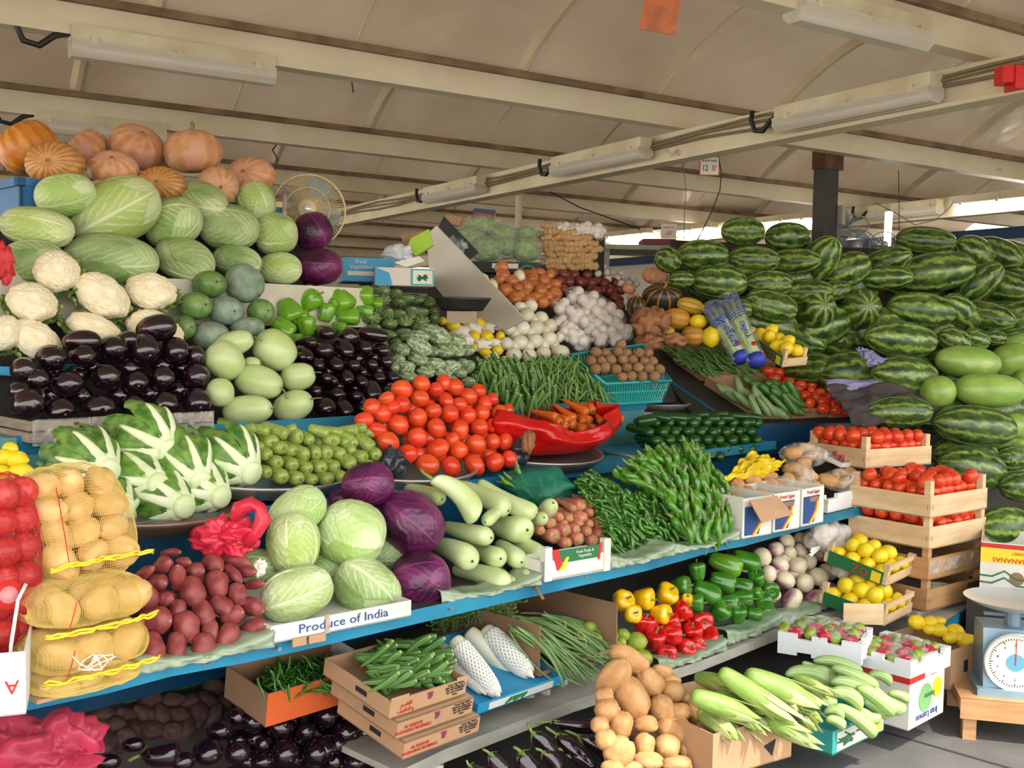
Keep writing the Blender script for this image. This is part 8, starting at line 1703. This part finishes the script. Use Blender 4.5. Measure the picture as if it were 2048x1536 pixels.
part('board', MB().box(-.07, .07, 0, .006, -.065, .065), whiteC, e); txt(e, 'SHOP NO.', T(0, -.002, .03), .024, redC); txt(e, '-١٣', T(0, -.002, -.02), .06, redC)
# rusty sign and red object up under the roof
c = world(1327, 12, 3.6); M3 = M.copy(); M3.translation = c; o = new('rusty_sheet', MB().box(-.07, .055, 0, .004, -.09, .08).mesh('rusty_sheet', mat('rusty_orange_sheet', (190, 100, 50), (150, 84, 50), rough=.6, nscale=20, vary=0, stretch=(1, 1, 1)), False)); o.matrix_world = M3 @ Matrix.Rotation(rad(8), 4, 'Y'); tag(o, 'rusty orange metal sheet hanging from the roof', 'sheet')
o = new('red_lamp', MB().box(-.07, .1, -.04, .04, -.035, .035).box(-.02, .1, -.05, .05, -.06, .035).mesh('red_lamp', mat('bright_red_plastic', (206, 24, 24), rough=.4, vary=0), False)); o.matrix_world = Matrix.Translation(world(2030, 152, 4.4)); tag(o, 'red plastic casing under the nearest girder end', 'lamp')
# ------------------------------------------------------------ middle back: cartons, board, bowl
PU = Plane(U * 3.8, U)
pts = [PU.at(*q) for q in ((853, 470), (872, 452), (1010, 596), (1050, 640), (1010, 660), (862, 590))]
o = new('divider_board', MB().add(pts + [q + U * .012 for q in pts], [(0, 1, 2, 3, 4, 5), (11, 10, 9, 8, 7, 6)] + [(i, i + 6, (i + 1) % 6 + 6, (i + 1) % 6) for i in range(6)]).mesh('divider_board', mat('white_divider', (216, 210, 198), (196, 190, 176), rough=.5, nscale=2, vary=0), False)); tag(o, 'white sloping divider board beside the brown onions', 'board')
def flat(name, label, cat, pts, t_, m_, th=.006):
    q = [world(*p, t_ if not isinstance(t_, (list, tuple)) else t_[i]) for i, p in enumerate(pts)]; n = (q[1] - q[0]).cross(q[2] - q[0]).normalized() * th; k = len(q)
    o = new(name, MB().add(q + [a + n for a in q], [tuple(range(k)), tuple(range(2 * k - 1, k - 1, -1))] + [(i, i + k, (i + 1) % k + k, (i + 1) % k) for i in range(k)]).mesh(name, m_, False)); return tag(o, label, cat) if label else o
M, w_ = bframe((905, 548), (1080, 545), pl=CP(990, 545, 6.35, 90, 0)); e = empty('carton', 'black carton with green drawings holding the wrapped lettuces', 'carton', M); part('box_body', openbox(w_, .45, .07), blkC, e)
part('raised_flap', MB().add([(0, 0, .07), (0, .3, .07), (-.13, .3, .26), (-.13, 0, .2)], [(0, 1, 2, 3)]), blkC, e); solid(e.children[-1], .005); txt(e, 'Iceberg Lettuce', T(-.068, .05, .15) @ Matrix.Rotation(rad(-55), 4, 'Y'), .03, whiteC)
for xx in (.02, w_ * .86): part('green_drawing', MB().tube([(xx + .04 * math.cos(q * .5), -.003, .02 + .03 * math.sin(q * .5)) for q in range(9)], .003, 5), neonI, e)
part('white_label', MB().box(w_ * .45, w_ * .75, -.004, -.001, .03, .06), whiteC, e)
o = new('support_board', MB().box(-.02, w_ + .1, .03, .5, -.5, -.004).mesh('support_board', darkS, False)); o.matrix_world = M; tag(o, 'dark stand under the lettuce carton', 'stand')
flat('carton_flap', 'black carton flap with white lettering standing against the divider', 'carton', ((868, 470), (888, 432), (958, 505), (925, 530)), 6.2, blkC)
junk('clear_bag', 'crumpled clear plastic on the black carton flap', 'plastic bag', Z1, 905, 500, 6.1, .13, .06, .15, bagC, 3, .5, 2)
M, w_ = bframe((686, 562), (790, 566), pl=CP(740, 560, 5.0, 90, -14)); e = empty('carton', 'blue carton lettered Fresh Vegetables behind the purple cabbage', 'carton', M); part('box_body', openbox(w_, .3, .115), ltblC, e); txt(e, 'Fresh\nVegetables', T(w_ * .34, -.002, .083), .025, whiteC); part('white_bar', MB().box(.02, w_ * .6, -.003, -.001, .03, .05), whiteC, e)
M, w_ = bframe((750, 572), (868, 572), pl=CP(810, 570, 4.9, 90, -10)); e = empty('carton', 'pale carton with a green chili picture beside the divider board', 'carton', M); part('box_body', openbox(w_, .3, .085), mat('pale_pink_card', (206, 196, 184), vary=0), e)
patch(e, [(0, 0), (w_ * .3, 0), (w_ * .24, .06), (0, .085)], ltblC); patch(e, [(w_ * .6, .005), (w_, .005), (w_, .08), (w_ * .6, .08)], tealC); patch(e, [(w_ * .64, .012), (w_ * .97, .012), (w_ * .97, .074), (w_ * .64, .074)], whiteC, y=-.002)
for k in range(9): a = R.uniform(-1, 1); part('printed_chili', MB().tube([(w_ * .8 - .025 * math.cos(a), -.004, .04 - .02 * math.sin(a)), (w_ * .8 + .025 * math.cos(a), -.004, .04 + .02 * math.sin(a))], .004, 5), greenC, e)
mb = MB().box(2.98, 3.44, 3.85, 4.3, 1.2, 1.77, Mst); o = new('counter', mb.mesh('counter', mat('dull_grey_counter', (110, 106, 98), vary=0), False)); tag(o, 'grey counter block behind the peppers and ridge gourds', 'counter')
flat('paper_sheet', 'white paper sheet lying on the chili carton', 'paper', ((788, 525), (838, 512), (850, 522), (812, 534)), 4.9, whiteC)
flat('green_bag', 'lime green printed bag beside the white divider', 'bag', ((812, 500), (822, 476), (858, 458), (866, 490), (832, 512)), 5.3, mat('lime_green_bag', (164, 206, 50), vary=0), .04)
flat('carton_flap', 'brown carton flap behind the lime green bag', 'carton', ((800, 470), (860, 460), (858, 480), (812, 500)), 5.4, kraft)
junk('plastic_bag', 'white plastic bag beside the lime green bag', 'plastic bag', Z1, 795, 508, 5.2, .13, .06, .09, mat('white_film', (226, 230, 236), rough=.3, vary=0, alpha=.85), 7, .5)
flat('ledger_book', 'red and blue bound book on top of the lettuces', 'book', ((942, 440), (946, 420), (990, 424), (988, 440)), 6.6, mat('dark_red_book', (130, 24, 34), vary=0), .1)
flat('ledger_book', 'thin blue book above the red one', 'book', ((945, 421), (948, 416), (992, 420), (990, 425)), 6.59, blueC, .1)
flat('cardboard', 'folded tan cardboard beside the red book', 'cardboard', ((885, 445), (893, 428), (925, 434), (920, 452)), 6.5, kraft, .05)
bowlM = mat('black_iron_pan', (40, 36, 34), rough=.4, vary=0)
c = world(925, 608, 4.95); o = new('scale_pan', MB().grid(6, 36, lambda i, j: Vector((.135 * (.7 + .3 * i) * math.cos(2 * PI * j), .11 * (.7 + .3 * i) * math.sin(2 * PI * j), .06 * i))).mesh('scale_pan', bowlM)); o.location = c - Z * .03; solid(o, .004); tag(o, 'dark oval pan standing above the lemons', 'pan')
o = new('counter_scale', MB().box(-.07, .07, -.05, .05, -.09, -.035).mesh('scale_body', mat('tan_enamel', (150, 134, 110), vary=0), False)); o.location = c; tag(o, 'dull brown scale base under the dark oval pan', 'scale')
# garlic bag packs on top of the ginger and red crate far behind
for i in range(4): garlic_bag(Z1, CP(1160, 465, 6.65, 80, 0), 1125 + 22 * i, 455 + 4 * (i % 2), 1132 + 22 * i, 468, 30, 2, ['first', 'second', 'third', 'fourth'][i] + ' net of garlic on top of the ginger, counted from the lettuces', 'garlic nets on the ginger')
M, w_ = bframe((1286, 493), (1352, 488), pl=CP(1320, 490, 8.2, 90, 0)); e = empty('plastic_crate', 'dark red plastic crate far behind the squash', 'crate', M); part('walls', openbox(w_, .3, .05), mat('dark_red_plastic', (110, 40, 44), vary=0), e)
o = new('far_table', MB().box(-.4, 1.6, -.05, .6, -.04, -.004).box(-.3, -.26, 0, .04, -1.9, -.04).box(.9, .94, 0, .04, -1.9, -.04).mesh('far_table', greyS, False)); o.matrix_world = M; tag(o, 'far grey table carrying the dark red crate', 'table')
# celery bags and the small lemon crate at the rack
clM = mat('celery_stalks', (150, 176, 96), (178, 198, 130), rough=.5, nscale=8, vary=.05, stretch=(4, 4, 1))
for i, (x1, y1, x2, y2, w_, lb) in enumerate(((640, 610, 830, 930, 110, 'celery in a blue-striped lettered bag, outer one'), (745, 560, 920, 950, 120, 'celery in a blue-striped lettered bag, nearer the lemon crate'))):
    PCl = CP(1500, 660, 5.75, 50, 0); a, b = PCl.at(*ZG(x1, y1)), PCl.at(*ZG(x2, y2)); d = a - b; ax, bx_, cx = basis(d, FW * -1); M = Matrix((cx, bx_, ax)).transposed().to_4x4(); M.translation = b; l = d.length; r = w_ * K7 * 5.75 / FPX / 2
    e = empty('celery_bag', lb, 'celery bag', M); st = MB()
    for k in range(8): a2 = 2 * PI * k / 8; st.tube([(r * .4 * math.cos(a2), r * .3 * math.sin(a2), 0), (r * .45 * math.cos(a2), r * .35 * math.sin(a2), l * .5), (r * .8 * math.cos(a2), r * .5 * math.sin(a2), l * .85)], r * .28, 6)
    part('stalks', st, clM, e, True)
    part('clear_bag', MB().grid(20, 24, lambda i_, j: Vector((r * (1 + .1 * n3(i_ * 6, j * 9, 0)) * math.cos(2 * PI * j), r * .62 * math.sin(2 * PI * j), l * i_))), bagC, e, True)
    sp_ = MB()
    for k in range(9):
        z0 = l * (.62 + .038 * k); sp_.tube([(r * 1.02 * math.cos(q), r * .66 * math.sin(q), z0 + .02 * math.cos(q)) for q in [PI * .05 + PI * .9 * j / 10 for j in range(11)]], .003, 4)
    part('blue_stripes', sp_, mat('royal_blue_print', (46, 66, 176), vary=0), e, True)
    part('blue_base', MB().tube([(0, 0, -.01), (0, 0, l * .08)], r * .8, 14, r * .85), mat('royal_blue_print', (46, 66, 176)), e, True)
    tm_ = Matrix(((0, 1, 0, 0), (0, 0, 1, r * .66), (1, 0, 0, l * .42), (0, 0, 0, 1)))
    cu = bpy.data.curves.new('t', 'FONT'); cu.body = ['Niegesa', 'celery'][i]; cu.size = .07 if i == 0 else .05; cu.align_x = 'CENTER'; cu.align_y = 'CENTER'; cu.extrude = .0006; to = bpy.data.objects.new('t', cu); me = bpy.data.meshes.new_from_object(to); bpy.data.objects.remove(to); me.materials.clear(); me.materials.append(mat('royal_blue_print', (46, 66, 176)))
    o = new('printed_text', me, e); o.matrix_local = Matrix.Translation((0, r * .7, l * .42)) @ Matrix.Rotation(rad(-90), 4, 'X') @ Matrix.Rotation(rad(90), 4, 'Z')
    part('red_dot', MB().tube([(r * .3, r * .66, l * .2), (r * .3, r * .7, l * .2)], .014, 12), redC, e, True)
p = world(1564, 735, 5.65); e, M = wcrate('small tilted crate of yellow lemons against the watermelons', p, 25, .16, .34, .10, .05, .02, tilt=22, roll=-5); part('green_label', MB().box(-.004, -.001, .01, .33, .0, .06), greenC, e); txt(e, 'ZÖZ', Matrix.Translation((-.005, .13, .03)) @ Matrix.Rotation(rad(-90), 4, 'Z'), .055, redC, flip=True); part('yellow_patch', MB().box(-.005, -.004, .02, .06, .004, .05), yelC, e)
k = 0
for i in range(2):
    for j in range(4):
        a, b, c = basis(Vector((R.uniform(-1, 1), R.uniform(-1, 1), R.uniform(-1, 1))), Z); clone(lemon, frame(M @ Vector((.045 + .07 * i, .05 + .08 * j, .07 + .02 * (i == j % 2))), a, b, c, (.08, .07, .07)), f'yellow lemon in the small tilted crate, {["outer", "inner"][i]} file, {ORD[j]} from the low end', 'lemon', 'lemons of the tilted crate')
